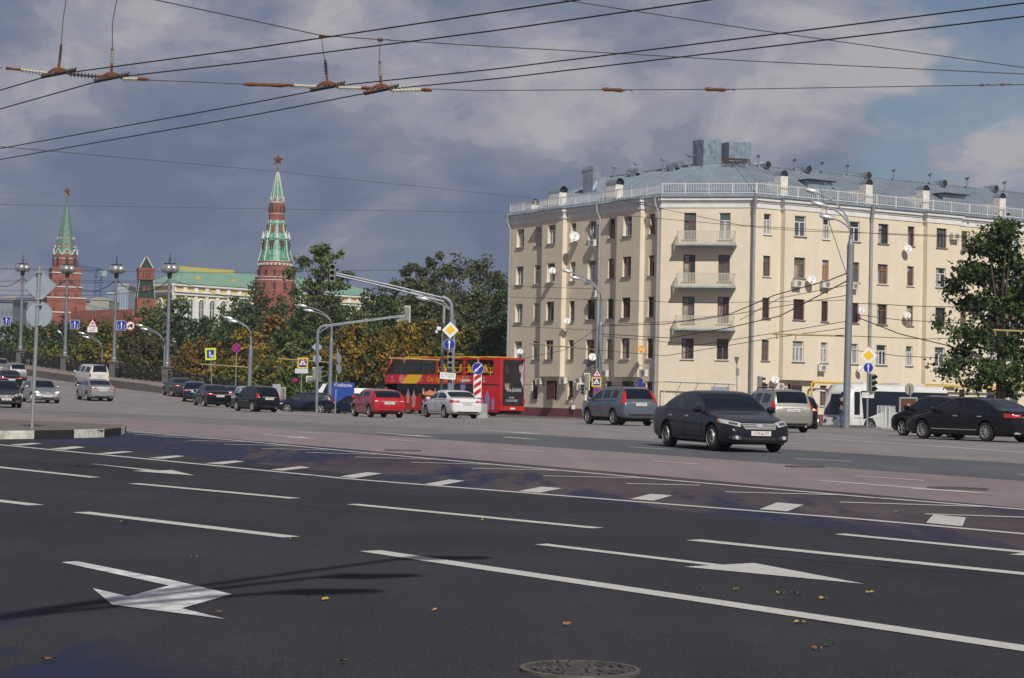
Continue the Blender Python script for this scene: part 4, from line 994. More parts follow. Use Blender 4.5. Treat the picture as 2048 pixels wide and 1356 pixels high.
far_block('office_building', 'distant white framed high rise block with blue glass, between two bridge lamps', 232, 257, 571, 900, M_HZW, (3, 5, .45, .8), M_HZB, roof='flat')
far_block('office_building', 'lower distant blue glass block in front of the white framed high rise', 216, 266, 588, 940, M_HZB, (5, 7, .6, .5), M_HZGL, roof='flat')
far_block('office_building', 'distant grey block with a dark roof at the left edge', -6, 26, 604, 700, M_HZG, (3, 4, .5, .4), M_HZGL)
far_block('office_building', 'distant pale block with a curved roof at the far left', 8, 36, 596, 800, M_HZW, (3, 3, .5, .4), M_HZGL, roof='arch')
far_block('office_building', 'distant grey block behind the round sign back', 34, 96, 600, 760, M_HZG, (4, 8, .5, .4), M_HZGL)
far_block('office_building', 'distant block with a dark blue tent roof, left of the stepped tower', 44, 66, 590, 850, M_HZB, (2, 4, .5, .4), M_HZGL, roof='tent')
far_block('office_building', 'distant low block with a dark mansard roof beside the stepped tower', 166, 184, 604, 800, M_HZT, (3, 2, .5, .4), M_HZGL)
cr0 = P(194, 640, 1100); o = thing('tower_crane', 'distant haze-blue tower crane on the skyline right of the stepped tower', 'crane', (cr0.x, 1100, 0))
def lattice(g, a, b, w, n):
    a, b = Vector(a), Vector(b); d = (b-a).normalized(); s1 = d.cross(Vector((0, 1, 0))).normalized()*w/2; s2 = d.cross(s1).normalized()*w/2
    cs = [s1+s2, s1-s2, -s1-s2, -s1+s2]
    for c in cs: g.tube([a+c, b+c], w*.1, 4)
    for k in range(n):
        p, q = a.lerp(b, k/n), a.lerp(b, (k+1)/n)
        for i in range(4): g.tube([p+cs[i], q+cs[(i+1) % 4]], w*.07, 3)
M_CR = mat('crane_haze_blue', (.08, .15, .30), .6); zt = P(194, 545, 1100).z  # haze blue is painted into the crane colour
g = MB(); lattice(g, (0, 0, 0), (0, 0, zt), 3.2, 22); g.build('mast', M_CR, o)
j0, j1 = P(150, 533, 1100), P(207, 543, 1100); g = MB(); lattice(g, (j0.x-cr0.x, 0, j0.z), (j1.x-cr0.x, 0, j1.z), 2.6, 14); g.tube([(0, 0, zt), (0, 0, zt+3)], 1.3, 4); g.build('jib', M_CR, o)
g = MB(); g.box((j1.x-cr0.x, 0, j1.z-1.2), (4, 2.5, 3)); g.build('counterweight', M_HZW, o)
# ================================================================ trees
def leafmat(n, c, r=.6):
    m = mat(n, c, r, var=.35, vscale=3.5, spec=.3); return m
LM = {'dg': [leafmat('leaf_dg1', (.026, .05, .014)), leafmat('leaf_dg2', (.042, .075, .02)), leafmat('leaf_dg3', (.07, .105, .03))],
      'mg': [leafmat('leaf_mg1', (.05, .08, .022)), leafmat('leaf_mg2', (.075, .115, .03)), leafmat('leaf_mg3', (.11, .14, .04))],
      'ol': [leafmat('leaf_ol1', (.065, .075, .03)), leafmat('leaf_ol2', (.09, .10, .042)), leafmat('leaf_ol3', (.055, .06, .028))],
      'or': [leafmat('leaf_or1', (.12, .075, .022)), leafmat('leaf_or2', (.09, .085, .025)), leafmat('leaf_or3', (.22, .12, .022))],
      'ye': [leafmat('leaf_ye1', (.26, .165, .018)), leafmat('leaf_ye2', (.11, .095, .02)), leafmat('leaf_ye3', (.05, .065, .018))],
      'yg': [leafmat('leaf_yg1', (.07, .09, .018)), leafmat('leaf_yg2', (.15, .13, .02)), leafmat('leaf_yg3', (.045, .065, .016))],
      'br': [leafmat('leaf_br1', (.085, .065, .03)), leafmat('leaf_br2', (.06, .065, .025)), leafmat('leaf_br3', (.06, .06, .025))]}
M_BARK = mat('bark', (.075, .06, .045), .95, var=.3, vscale=3, bump=.5)
def crown(rs, lumps, nclump, per, leaf, cr_, squash=1.0):
    """lumps: (x,y,z,rx,ry,rz). returns verts, faces, material index, clump centres"""
    vol = np.array([l[3]*l[5] for l in lumps]); pick = rs.choice(len(lumps), nclump, p=vol**.7/(vol**.7).sum()); Lp = np.array(lumps)[pick]
    d = rs.normal(size=(nclump, 3)); d /= np.linalg.norm(d, axis=1)[:, None]; r = rs.uniform(.35, 1.05, nclump)**.6
    C = Lp[:, :3]+d*r[:, None]*Lp[:, 3:6]; mi = rs.choice(3, nclump, p=[.4, .35, .25]); sc = rs.uniform(.5, 1.3, nclump)*cr_
    n = nclump*per; Cc = np.repeat(C, per, 0)+rs.normal(size=(n, 3))*np.repeat(sc, per)[:, None]*np.array([.55, .55, .42]); m = np.repeat(mi, per)
    flip = rs.random(n) < .09; m = np.where(flip, rs.integers(0, 3, n), m)
    a = rs.normal(size=(n, 3)); a /= np.linalg.norm(a, axis=1)[:, None]; b = np.cross(a, rs.normal(size=(n, 3))); b /= np.linalg.norm(b, axis=1)[:, None]
    s = rs.uniform(.55, 1.25, n)[:, None]*leaf; a = a*s; b = b*s*.62
    V = np.stack([Cc-a, Cc-b*.9, Cc+a, Cc+b], 1).reshape(-1, 3); F = np.arange(4*n).reshape(n, 4)
    return V, F, m, C
def mesh_np(name, V, F, m, mats):
    me = bpy.data.meshes.new(name); n = len(F); me.vertices.add(len(V)); me.vertices.foreach_set('co', V.astype(np.float32).ravel())
    me.loops.add(n*4); me.loops.foreach_set('vertex_index', F.astype(np.int32).ravel()); me.polygons.add(n); me.polygons.foreach_set('loop_start', np.arange(0, 4*n, 4, dtype=np.int32))
    for q in mats: me.materials.append(q)
    me.polygons.foreach_set('material_index', m.astype(np.int32)); me.update(calc_edges=True); return me
def tree(x, ytop, w, D, kind, label, group='trees behind the bridge parapet', lumps=None, dens=1.0, leaf=None, seed=None, base=None, cat='tree', ybot=None, trunkr=None, hollow=0):
    rs = np.random.default_rng(seed if seed is not None else int(x*7+ytop*3+D)); b = gnd(x, D); top = zpx(x, ytop, D)
    if base is not None: b.z = base
    H = top-b.z; W = w*D/3900; o = thing('tree', label, cat, b, 0, group)
    if lumps is None:
        lumps = []; hc = (.1 if ybot is None else max(.05, (zpx(x, ybot, D)-b.z)/H))
        nl = 7
        for k in range(nl):
            f = (k+.5)/nl; z = H*(hc+(1-hc)*f); ww = W/2*(.62+.5*math.sin(math.pi*min(1, f*1.0+.15)))*(1-.55*max(0, f-.6)/.4)
            for q in range(2): lumps.append((rs.uniform(-.4, .4)*W*.55, rs.uniform(-.3, .3)*W*.4, min(z, H*.93), ww*rs.uniform(.6, .95), ww*.7, H*(1-hc)/nl*rs.uniform(.7, 1.2)))
    area = W*H; lf = leaf or max(.16, D*.00098); ncl = int(max(30, area*2.3*dens)/ (1 if D < 250 else 1.4)); per = int(np.clip(30*(.24/lf), 16, 60))
    V, F, m, C = crown(rs, lumps, ncl, per, lf, max(.55, min(1.1, W*.085)))
    c = bpy.data.objects.new('crown', mesh_np('crown', V, F, m, LM[kind])); COL.objects.link(c); c.parent = o
    g = MB(); tr = trunkr or max(.12, W*.035); pts = [(0, 0, -.3), (rs.uniform(-.1, .1)*W*.2, 0, H*.3), (rs.uniform(-.1, .1)*W*.3, 0, H*.62), (0, 0, H*.9)]
    g.tube(pts, [tr*1.2, tr, tr*.6, tr*.15], 7)
    for k in range(min(16, len(C))):
        q = C[int(rs.integers(len(C)))]; f = rs.uniform(.22, .6); s_ = Vector(pts[1]).lerp(Vector(pts[2]), (f-.22)/.4); mid = s_.lerp(Vector(q), .5)+Vector((0, 0, .05*H)); g.tube([s_, mid, q], [tr*.45, tr*.28, tr*.08], 5)
    g.build('trunk', M_BARK, o, smooth=True); return o
G1 = 'trees behind the bridge parapet'
TL = [(-8, 650, 90, 300, 'dg', 'dark green tree at the far left edge beyond the parapet'), (50, 652, 80, 280, 'dg', 'dark tree behind the round sign back at the left'), (108, 640, 75, 290, 'dg', 'dark green tree between the round sign back and the second bridge lamp'),
      (172, 652, 70, 255, 'yg', 'dark green tree with yellow leaves under the blue lane signs'), (200, 646, 62, 240, 'yg', 'yellow tinged tree left of the third bridge lamp'), (215, 690, 60, 225, 'ye', 'low yellow bush beside the third bridge lamp'),
      (262, 640, 60, 235, 'br', 'brownish thin tree right of the third bridge lamp'), (318, 618, 90, 330, 'mg', 'green tree in front of the palace corner'), (352, 605, 70, 300, 'dg', 'dark green tree just right of the fourth bridge lamp'),
      (300, 668, 90, 215, 'br', 'bare looking brown tree left of the fourth bridge lamp'), (410, 640, 70, 290, 'dg', 'dark green tree behind the yellow green stair sign'), (380, 690, 90, 205, 'or', 'low orange tree left of the yellow green stair sign'),
      (442, 690, 60, 200, 'or', 'low rust coloured tree behind the no stopping sign'), (520, 582, 120, 290, 'dg', 'broad dark green tree in front of the round tower base'), (472, 600, 70, 300, 'mg', 'green tree at the left of the round tower base'),
      (585, 590, 90, 300, 'dg', 'dark tree between the round tower and the tall poplar'), (535, 640, 100, 220, 'or', 'rust brown tree below the round tower'), (505, 668, 80, 195, 'ye', 'yellow orange bush right of the no stopping sign'),
      (590, 665, 90, 215, 'mg', 'olive green tree behind the pedestrian crossing sign'), (612, 610, 80, 270, 'dg', 'dark tree left of the left signal mast'), (690, 600, 90, 280, 'dg', 'dark green tree under the long signal arm'),
      (745, 578, 80, 290, 'dg', 'pointed dark green tree at the end of the palace roof'), (735, 630, 90, 230, 'mg', 'green tree under the L shaped signal on the arm'), (800, 575, 80, 270, 'mg', 'green tree left of the wispy ash'),
      (905, 520, 110, 250, 'ol', 'large olive green tree behind the right signal mast'), (975, 522, 90, 255, 'ol', 'olive green tree at the corner of the cream building'), (850, 560, 90, 240, 'ol', 'olive tree behind the twin street lamp heads'),
      (940, 590, 110, 225, 'ol', 'shadowed olive tree above the red bus'), (1000, 565, 60, 200, 'dg', 'narrow dark tree against the left edge of the cream building'), (985, 640, 70, 185, 'dg', 'dark bush between the bus roof and the building'),
      (700, 650, 110, 200, 'ye', 'yellow maple behind the left signal mast'), (775, 645, 110, 195, 'ye', 'bright yellow maple above the front of the bus'), (845, 655, 110, 190, 'ye', 'golden maple above the middle of the bus'),
      (920, 660, 110, 188, 'yg', 'yellow green maple behind the diamond sign'), (660, 700, 80, 190, 'ye', 'low golden bush behind the blue delivery truck'), (560, 720, 90, 185, 'yg', 'low green and yellow bush behind the small dark blue car'),
      (470, 725, 90, 190, 'yg', 'low bush behind the black cars'), (620, 735, 80, 185, 'mg', 'low green bush right of the crossing sign'), (130, 690, 120, 235, 'yg', 'low green bush between the first and second bridge lamps'), (30, 700, 110, 250, 'yg', 'low green bush at the left above the parapet'),
      (280, 715, 110, 215, 'yg', 'low yellow green bush between the third and fourth lamps')]
TL += [(75, 648, 80, 320, 'dg', 'dark green tree behind the sign pole at the left, beyond the parapet'), (140, 650, 70, 330, 'dg', 'dark tree below the stepped tower'), (230, 655, 70, 320, 'dg', 'dark tree below the fortress wall, right of the third lamp'),
       (290, 640, 70, 340, 'mg', 'green tree below the small square tower'), (385, 640, 80, 320, 'mg', 'green tree in front of the palace windows'), (445, 645, 80, 330, 'dg', 'dark tree below the middle palace windows'), (660, 620, 90, 300, 'mg', 'green tree right of the left street lamp curve'),
       (560, 620, 80, 330, 'dg', 'dark tree directly below the round tower'), (770, 600, 90, 330, 'dg', 'dark tree behind the L shaped signal backboard'), (880, 590, 100, 300, 'mg', 'green tree in the dark gap behind the security camera')]
for x, yt, w, D, k, l in TL:
    tree(x, yt, w*1.4, D, k, l, G1, dens=1.5 if D < 230 else 1.25)
# tall poplar with wispy side boughs, and the wispy ash
def lum(x, ytop, D, base, L):
    b = gnd(x, D); z0 = b.z if base is None else base; return [((px-x)*D/3900, random.uniform(-1, 1), zpx(px, py, D)-z0, rx*D/3900, rx*D/3900*.8, rz*D/3900) for px, py, rx, rz in L]
tree(640, 487, 100, 270, 'mg', 'tall poplar with spreading wispy boughs right of the round tower', 'trees behind the bridge parapet', dens=.9, seed=5,
     lumps=lum(640, 487, 270, None, [(628, 505, 12, 16), (645, 500, 10, 12), (662, 520, 14, 9), (676, 508, 9, 6), (640, 535, 22, 18), (600, 522, 18, 7), (588, 540, 16, 6), (578, 548, 8, 5), (655, 560, 24, 16), (622, 572, 26, 16), (678, 570, 14, 8), (690, 552, 12, 5), (640, 600, 34, 20), (650, 630, 38, 20), (630, 660, 40, 25)]))
tree(832, 520, 80, 260, 'ol', 'wispy thin ash tree above the trees left of the right signal mast', 'trees behind the bridge parapet', dens=.6, seed=9,
     lumps=lum(832, 520, 260, None, [(820, 535, 12, 9), (805, 545, 9, 7), (842, 545, 12, 9), (858, 525, 14, 8), (872, 512, 12, 6), (815, 565, 18, 10), (850, 570, 22, 12), (835, 600, 34, 18)]))
# maple at the right edge, in front of the cream building
b = gnd(2000, 98)
Ls = [(1975, 470, 26, 16), (2000, 462, 20, 14), (1950, 500, 26, 12), (2010, 505, 30, 18), (1925, 545, 26, 12), (1960, 545, 34, 20), (2020, 550, 34, 25), (1905, 570, 18, 9), (1935, 600, 30, 18), (1985, 610, 42, 30), (2040, 600, 40, 34), (2080, 560, 40, 40), (1900, 640, 18, 8), (1885, 648, 9, 5), (1935, 665, 28, 16),
      (1980, 680, 40, 28), (2040, 690, 40, 30), (2090, 650, 40, 40), (1925, 715, 26, 14), (1895, 738, 15, 7), (1960, 745, 30, 18), (2010, 745, 36, 22), (2070, 740, 40, 25), (1945, 770, 20, 10), (2030, 780, 24, 10)]
tree(2000, 450, 190, 98, 'dg', 'big dark green maple at the right edge in front of the cream building', 'street maples', dens=2.3, leaf=.14, seed=11, lumps=lum(2000, 450, 98, None, [(a, b, c, d*1.05) for a, b, c, d in Ls]), trunkr=.24)
tree(2120, 470, 160, 104, 'dg', 'dark maple behind, cut by the right edge of the photo', 'street maples', dens=2.0, leaf=.2, seed=12, ybot=760)
# ================================================================ bridge parapet with lamp posts
M_IRON = mat('cast_iron', (.016, .017, .02), .5, .3); M_GRAN = mat('granite', (.13, .125, .12), .85, var=.2, vscale=2, bump=.3); M_POST = mat('post_grey', (.20, .225, .26), .45, .4, var=.08, vscale=3)
def prow(s, t): X, Y = st(s, t); return X, Y, gz(X, Y)
# raised pavement: kerb wall and slab
g = MB(); s0, s1 = 138, 300; n = 60
for i in range(n+1):
    s = s0+(s1-s0)*i/n; h = .52*sst(138, 156, s)+.12
    for t, k in ((62.4, -.3), (62.45, h), (64, h+.01), (66.4, h), (66.5, -.6)):
        X, Y = st(s, t); z = gz(*st(s, 62.4))
        g.v.append((X, Y, z+k))
for i in range(n):
    for j in range(4): a = i*5+j; g.f.append((a, a+1, a+6, a+5)[::-1]); g.m.append(1 if j == 0 else 0)
struct(g.build('pavement', [mat('bridge_paving', (.22, .185, .17), .9, var=.12, vscale=1), M_GRAN]))
def ph(s): X, Y = st(s, 62.4); return gz(X, Y)+.52*sst(138, 156, s)+.12
par = thing('bridge_railing', 'black cast iron railing with ornate panels along the bridge pavement', 'railing', (*st(160, 65.6), ph(160)))
posts = [156.9, 169.3, 182.2, 195.4, 208.6, 221.7, 235]; UPR = []; g = MB(); g3 = MB()
ed = [141]+posts+[250, 280]
for a, b in zip(ed[:-1], ed[1:]):
    n = max(2, int((b-a)/1.55)); 
    A, B = Vector((*st(a, 65.6), ph(a))), Vector((*st(b, 65.6), ph(b)))
    g.tube([A+Vector((0, 0, 1.08)), B+Vector((0, 0, 1.08))], .07, 6); g.tube([A+Vector((0, 0, .12)), B+Vector((0, 0, .12))], .05, 6); g.tube([A+Vector((0, 0, .85)), B+Vector((0, 0, .85))], .03, 5)
    for k in range(n+1):
        q = A.lerp(B, k/n); UPR.append(q.copy())
    m_ = n*4
    for k in range(m_):
        q0, q1 = A.lerp(B, k/m_), A.lerp(B, (k+1)/m_); g3.tube([q0+Vector((0, 0, .14)), q1+Vector((0, 0, .83))], .028, 4); g3.tube([q1+Vector((0, 0, .14)), q0+Vector((0, 0, .83))], .028, 4)
        c = (q0+q1)/2+Vector((0, 0, .48)); g3.lathe(c, [(.02, -.05), (.13, 0), (.02, .05)], 6)
g.build('rail', M_IRON, par, world=True);  g3.build('panels', M_IRON, par, world=True)
g2 = MB(); g2.box((0, 0, .6), (.16, .16, 1.2)); g2.lathe((0, 0, 1.2), [(.1, 0), (.09, .06), (.02, .14)], 6); up0 = None
for q in UPR[:98]:
    if up0 is None: c = up0 = g2.build('upright', M_IRON, par)
    else: c = up0.copy(); COL.objects.link(c); c.parent = par
    c.location = q-par.location
lampn = ['nearest', 'second', 'third', 'fourth', 'fifth']
def bridge_lamp(s, lab):
    X, Y = st(s, 65.6); z = ph(s)-.12; o = thing('bridge_lamp_post', lab, 'street lamp', (X, Y, z), -TH, 'lamp posts along the bridge railing')
    g = MB(); g.box((0, 0, .12), (.85, .85, .3)); g.box((0, 0, .85), (.62, .62, 1.2), taper=.9); g.box((0, 0, 1.5), (.7, .7, .14)); g.build('pedestal', M_GRAN, o)
    g = MB(); g.lathe((0, 0, 1.55), [(.28, 0), (.24, .15), (.27, .25), (.2, .4), (.23, .5), (.175, .7), (.165, 1.4), (.15, 5.0), (.14, 5.1), (.12, 7.75)], 12)
    g.build('pole', M_POST, o, smooth='auto')
    g = MB(); g.lathe((0, 0, 9.1), [(.12, 0), (.2, .15), (.22, .35), (.14, .7), (.05, .95)], 10)
    for k in range(4):
        a = k*math.pi/2+.5; g.tube([(0, 0, 9.2), (.34*math.cos(a), .34*math.sin(a), 9.95), (.46*math.cos(a), .46*math.sin(a), 10.35)], .045, 6)
    g.tube([(0, 0, 9.9), (0, 0, 10.9), (0, 0, 11.4)], [.06, .05, .01], 6); g.lathe((0, 0, 10.75), [(.02, -.1), (.1, 0), (.02, .12)], 8); g.build('crown_bracket', mat('lamp_metal_dark', (.06, .065, .07), .5, .5), o)
    for k in range(4):
        a = k*math.pi/2+.5; g = MB(); R_ = .4; pr = [(R_*math.sin(math.pi*i/10)+.001, -R_*math.cos(math.pi*i/10)) for i in range(11)]
        g.lathe((.38*math.cos(a), .38*math.sin(a), 9.95), pr, 16)
        l_ = g.build('globe', mat('globe_silver', (.42, .43, .44), .28, .6), o, smooth=True)
        g = MB(); g.lathe((.38*math.cos(a), .38*math.sin(a), 10.3), [(.14, 0), (.12, .12), (.03, .16)], 8); g.build('cap', M_IRON, l_)
    return o
for i, (s, l) in enumerate(zip(posts, ('silver globe lamp post nearest the camera, left of the dark grey saloon car', 'silver globe lamp post behind the white van', 'silver globe lamp post in front of the stepped tower', 'silver globe lamp post left of the diamond sign back'))):
    bridge_lamp(s, l)
# hanging cables from lamp to lamp
M_CAB = mat('cable_black', (.02, .02, .022), .7); M_WIRE = mat('wire_brown', (.055, .045, .045), .7)
for i in range(4):
    a = Vector((*st(posts[i], 65.6), ph(posts[i])+8.9)); b = Vector((*st(posts[i+1] if i < 3 else 207.5, 65.6), ph(posts[min(i+1, 4)])+8.9)); g = MB(); pts = []
    for k in range(13): f = k/12; q = a.lerp(b, f); q.z -= 1.25*4*f*(1-f)*.9; pts.append(q)
    g.tube(pts, .035, 5); o = g.build('sagging_cable', M_CAB, smooth=True); origin_to(o, a)
    tag(o, ('cable sagging between the two nearest globe lamp posts', 'cable sagging between the globe lamps beside the stepped tower', 'cable sagging behind the diamond sign back', 'cable sagging off the left edge from the last globe lamp')[i], 'cable', 'cables between bridge lamps')
# ================================================================ vehicles
def paint(name, c, metal=.2, rough=.3): return mat('paint_'+name, c, rough, metal, coat=1.0 if max(c) > .06 else .5, spec=.4 if max(c) > .06 else .25)
M_TYRE = mat('tyre_rubber', (.018, .018, .019), .85, var=.2, vscale=8); M_RIM = mat('alloy', (.46, .46, .46), .3, .35, var=.15, vscale=6); M_CHROME = mat('chrome', (.6, .6, .62), .2, .45)
M_CGL = mat('car_glass', (.006, .009, .018), .03, 0, spec=.6); M_CGL2 = mat('car_glass_clear', (.03, .045, .05), .08, 0, spec=.5, var=.7, vscale=2.5); M_BLK = mat('black_plastic', (.018, .018, .019), .6); M_ARCH = mat('wheel_arch', (.008, .008, .008), .9)
M_RED = mat('tail_red', (.45, .012, .015), .15, coat=1.0); M_LCLR = mat('lamp_clear', (.62, .64, .66), .12, .3, coat=1.0); M_AMB = mat('lamp_amber', (.7, .18, .02), .2, coat=1.0); M_LDK = mat('lamp_dark', (.10, .10, .11), .15, .3, coat=1.0)
M_LON = mat('headlamp_lit', (.8, .75, .6), .3, emit=((1, .9, .65), 2.0)); M_PLT = mat('plate_white', (.62, .62, .60), .5); M_INK = mat('ink_black', (.015, .015, .015), .6); M_TRD = mat('tread_seam', (.006, .006, .007), .8)
CARS = {
 'sedan': dict(top=[(0, .42), (.006, .56), (.03, .68), (.09, .78), (.17, .86), (.265, .95), (.335, 1.2), (.405, 1.405), (.47, 1.452), (.56, 1.46), (.65, 1.435), (.715, 1.375), (.78, 1.23), (.85, 1.065), (.92, 1.045), (.975, 1.01), (.992, .9), (1, .60)],
    belt=(.92, 1.0), wf=(.265, .405), rg=(.715, .85), sg=(.30, .80), pil=[(.515, .535)], boot=.85, side0=.3, wb=.575, wo=.19, zb=.17, Hr=1.46),
 'hatch': dict(top=[(0, .42), (.008, .58), (.04, .74), (.12, .84), (.23, .96), (.31, 1.2), (.38, 1.38), (.45, 1.44), (.6, 1.44), (.75, 1.40), (.85, 1.34), (.905, 1.24), (.955, .98), (.985, .9), (.996, .78), (1, .58)],
    belt=(.93, 1.0), wf=(.23, .38), rg=(.85, .955), sg=(.27, .80), pil=[(.50, .525)], wb=.63, wo=.195, zb=.16, Hr=1.44),
 'suv': dict(top=[(0, .5), (.008, .70), (.035, .88), (.11, .98), (.22, 1.08), (.30, 1.36), (.37, 1.58), (.44, 1.665), (.6, 1.69), (.78, 1.67), (.87, 1.61), (.915, 1.50), (.962, 1.12), (.985, 1.04), (.996, .92), (1, .66)],
    belt=(1.04, 1.13), wf=(.22, .37), rg=(.87, .962), sg=(.27, .84), pil=[(.49, .51), (.69, .71)], wb=.58, wo=.2, zb=.24, Hr=1.68),
 'mpv': dict(top=[(0, .45), (.008, .64), (.035, .82), (.10, .93), (.17, 1.04), (.27, 1.36), (.36, 1.60), (.44, 1.66), (.6, 1.68), (.8, 1.65), (.90, 1.58), (.93, 1.50), (.972, 1.06), (.99, .98), (.997, .8), (1, .6)],
    belt=(1.0, 1.05), wf=(.17, .36), rg=(.90, .972), sg=(.24, .88), pil=[(.45, .47), (.66, .68)], wb=.6, wo=.19, zb=.18, Hr=1.68),
 'van': dict(top=[(0, .55), (.006, .85), (.03, 1.05), (.07, 1.16), (.13, 1.28), (.20, 1.62), (.26, 1.86), (.32, 1.95), (.5, 1.97), (.8, 1.97), (.95, 1.94), (.972, 1.86), (.988, 1.28), (.994, 1.15), (1, .7)],
    belt=(1.2, 1.22), wf=(.13, .26), rg=(.95, .988), sg=(.17, .93), pil=[(.36, .385), (.63, .655)], wb=.61, wo=.19, zb=.22, Hr=1.97)}
def interp(pts, f):
    for (a, b), (c, d) in zip(pts[:-1], pts[1:]):
        if a <= f <= c: return b+(d-b)*(f-a)/max(1e-9, c-a)
    return pts[-1][1]
def car_body(L, W, H, k, lvl=2):
    for j in range(5):
        B = car_body_(L, W, H, k, lvl, j)
        if max(abs(v[1]) for v in B['geo']['arch'][0]) < W/2+.04 if 'arch' in B['geo'] else False: break
    return B
def car_body_(L, W, H, k, lvl=2, jit=0):
    sp = CARS[k]; sc = H/sp['Hr']; top = [(f, z*sc) for f, z in sp['top']]; plan = [(0, .66), (.006, .80), (.03, .90), (.09, .96), (.2, 1), (.8, 1), (.93, .965), (.975, .93), (.994, .86), (1, .76)]
    fs = set(f for f, _ in top) | {.2, .8, .93} | {.006, .03, .09}
    for a, b in sp['pil']: fs |= {a, b}
    for q in ('wf', 'rg', 'sg'): fs |= set(sp[q])
    fs |= {(sp['pil'][0][0]+sp['wf'][1])/2, (sp['pil'][-1][1]+sp['rg'][0])/2}
    fs = sorted(fs); S_ = []
    bot = [(0, .30), (.006, .24), (.03, .20), (.12, sp['zb']), (.88, sp['zb']+.02), (.97, .24), (.994, .28), (1, .36)]
    for f in fs:
        w = W/2*interp(plan, f); zt = interp(top, f); zb = interp(bot, f)+(.06 if k in ('suv', 'van') else 0)
        bl = (sp['belt'][0]+(sp['belt'][1]-sp['belt'][0])*(f-.25)/.6)*sc; bl = min(bl, zt-.03); g = zt-bl; gh = g > .12; x = L/2-L*f
        ins = .30*g if gh else .02
        pr = [(0, zb), (.80*w, zb), (.965*w, zb+.05), (w, zb+.30*(bl-zb)), (1.0*w, zb+.66*(bl-zb)), (.985*w, bl-.10*(bl-zb)), (.95*w, bl)]
        if gh: pr += [(.935*w-.32*g*.86, bl+.86*g), (.88*w-.33*g, zt-.02), (.5*w, zt+.0), (0, zt+.01)]
        else: pr += [(.90*w, bl+.5*g), (.80*w, zt), (.45*w, zt+.012), (0, zt+.018)]
        S_.append((f, x, pr))
    n = len(S_[0][2]); g = MB(); ring = 2*n-2
    for f, x, pr in S_:
        loop = [(y, z) for y, z in pr]+[(-y, z) for y, z in pr[-2:0:-1]]
        for y, z in loop: g.v.append((x, y, z))
    sp_w = lambda a, b, q: sp[q][0]-1e-6 <= a and b <= sp[q][1]+1e-6
    for i in range(len(S_)-1):
        fa, fb = S_[i][0], S_[i+1][0]
        for j in range(ring):
            j2 = (j+1) % ring; jj = j if j < n-1 else ring-1-j; m = 0
            if jj in (8, 9):
                if sp_w(fa, fb, 'wf'): m = 2
                elif sp_w(fa, fb, 'rg'): m = 3
            if jj == 6 and sp_w(fa, fb, 'sg') and not any(a-1e-6 <= fa and fb <= b+1e-6 for a, b in sp['pil']):
                m = 4 if j < n-1 else 5
            g.f.append((i*ring+j, i*ring+j2, (i+1)*ring+j2, (i+1)*ring+j)); g.m.append(m)
    for i0, rev in ((0, 1), (len(S_)-1, 0)):   # end caps as strips of quads
        for q in range(n-1):
            a, b = i0*ring+q, i0*ring+q+1; c, d = i0*ring+(ring-q-1) % ring, i0*ring+(ring-q) % ring
            if q == 0: fc = (a, b, c)
            elif q == n-2: fc = (a, b, d)
            else: fc = (a, b, c, d)
            g.f.append(fc[::-1] if rev else fc); g.m.append(0)
    me = bpy.data.meshes.new('b'); me.from_pydata(g.v, [], g.f)
    for m in range(6): me.materials.append(MATS_TMP[m])
    me.polygons.foreach_set('material_index', g.m); me.update()
    bm = bmesh.new(); bm.from_mesh(me); bmesh.ops.recalc_face_normals(bm, faces=bm.faces); bm.to_mesh(me); bm.free()
    o = bpy.data.objects.new('b', me); COL.objects.link(o); md = o.modifiers.new('s', 'SUBSURF'); md.levels = lvl; md.render_levels = lvl
    wr = {'sedan': .325, 'hatch': .315, 'suv': .36, 'mpv': .325, 'van': .34}[k]*(1 if k != 'sedan' else H/1.46)
    xf = L/2-L*sp['wo']; xr = xf-L*sp['wb']; c = MB()
    for x in (xf, xr):
        for s_ in (-1, 1): c.lathe((x+.0013*jit, s_*(W/2-.02+.0031*jit), wr+.01+.0017*jit), [(wr+.055, -.26), (wr+.055, .26)], 28+2*jit, axis='Y', rot0=.013*jit)
    cm = bpy.data.meshes.new('c'); cm.from_pydata(c.v, [], c.f); cm.materials.append(MATS_TMP[1]); bm = bmesh.new(); bm.from_mesh(cm); bmesh.ops.recalc_face_normals(bm, faces=bm.faces); bm.to_mesh(cm); bm.free()
    co = bpy.data.objects.new('c', cm); COL.objects.link(co); bo = o.modifiers.new('d', 'BOOLEAN'); bo.operation = 'DIFFERENCE'; bo.object = co; bo.solver = 'EXACT'; bo.material_mode = 'TRANSFER'
    dg = bpy.context.evaluated_depsgraph_get(); dg.update(); ev = o.evaluated_get(dg); me2 = bpy.data.meshes.new_from_object(ev)
    names = [m.name for m in me2.materials]; bpy.data.objects.remove(o); bpy.data.objects.remove(co)
    bm = bmesh.new(); bm.from_mesh(me2); res = {}
    for i, key in enumerate(['body', 'arch', 'wind', 'rear', 'sl', 'sr']):
        idx = [q for q, nme in enumerate(names) if nme == MATS_TMP[i].name]
        fcs = [f for f in bm.faces if f.material_index in idx and (key != 'arch' or max(abs(v.co.y) for v in f.verts) < W/2+.03)]
        if not fcs: continue
        vm = {}; V = []; Fc = []
        for f in fcs:
            q = []
            for v in f.verts:
                if v.index not in vm: vm[v.index] = len(V); V.append(tuple(v.co))
                q.append(vm[v.index])
            Fc.append(tuple(q))
        res[key] = (V, Fc)
    bvh = BVHTree.FromBMesh(bm); bm.free(); bpy.data.meshes.remove(me2)
    return dict(geo=res, bvh=bvh, L=L, W=W, H=H, k=k, wr=wr, xf=xf, xr=xr, sc=sc)
MATS_TMP = [bpy.data.materials.new('slot%d' % i) for i in range(6)]
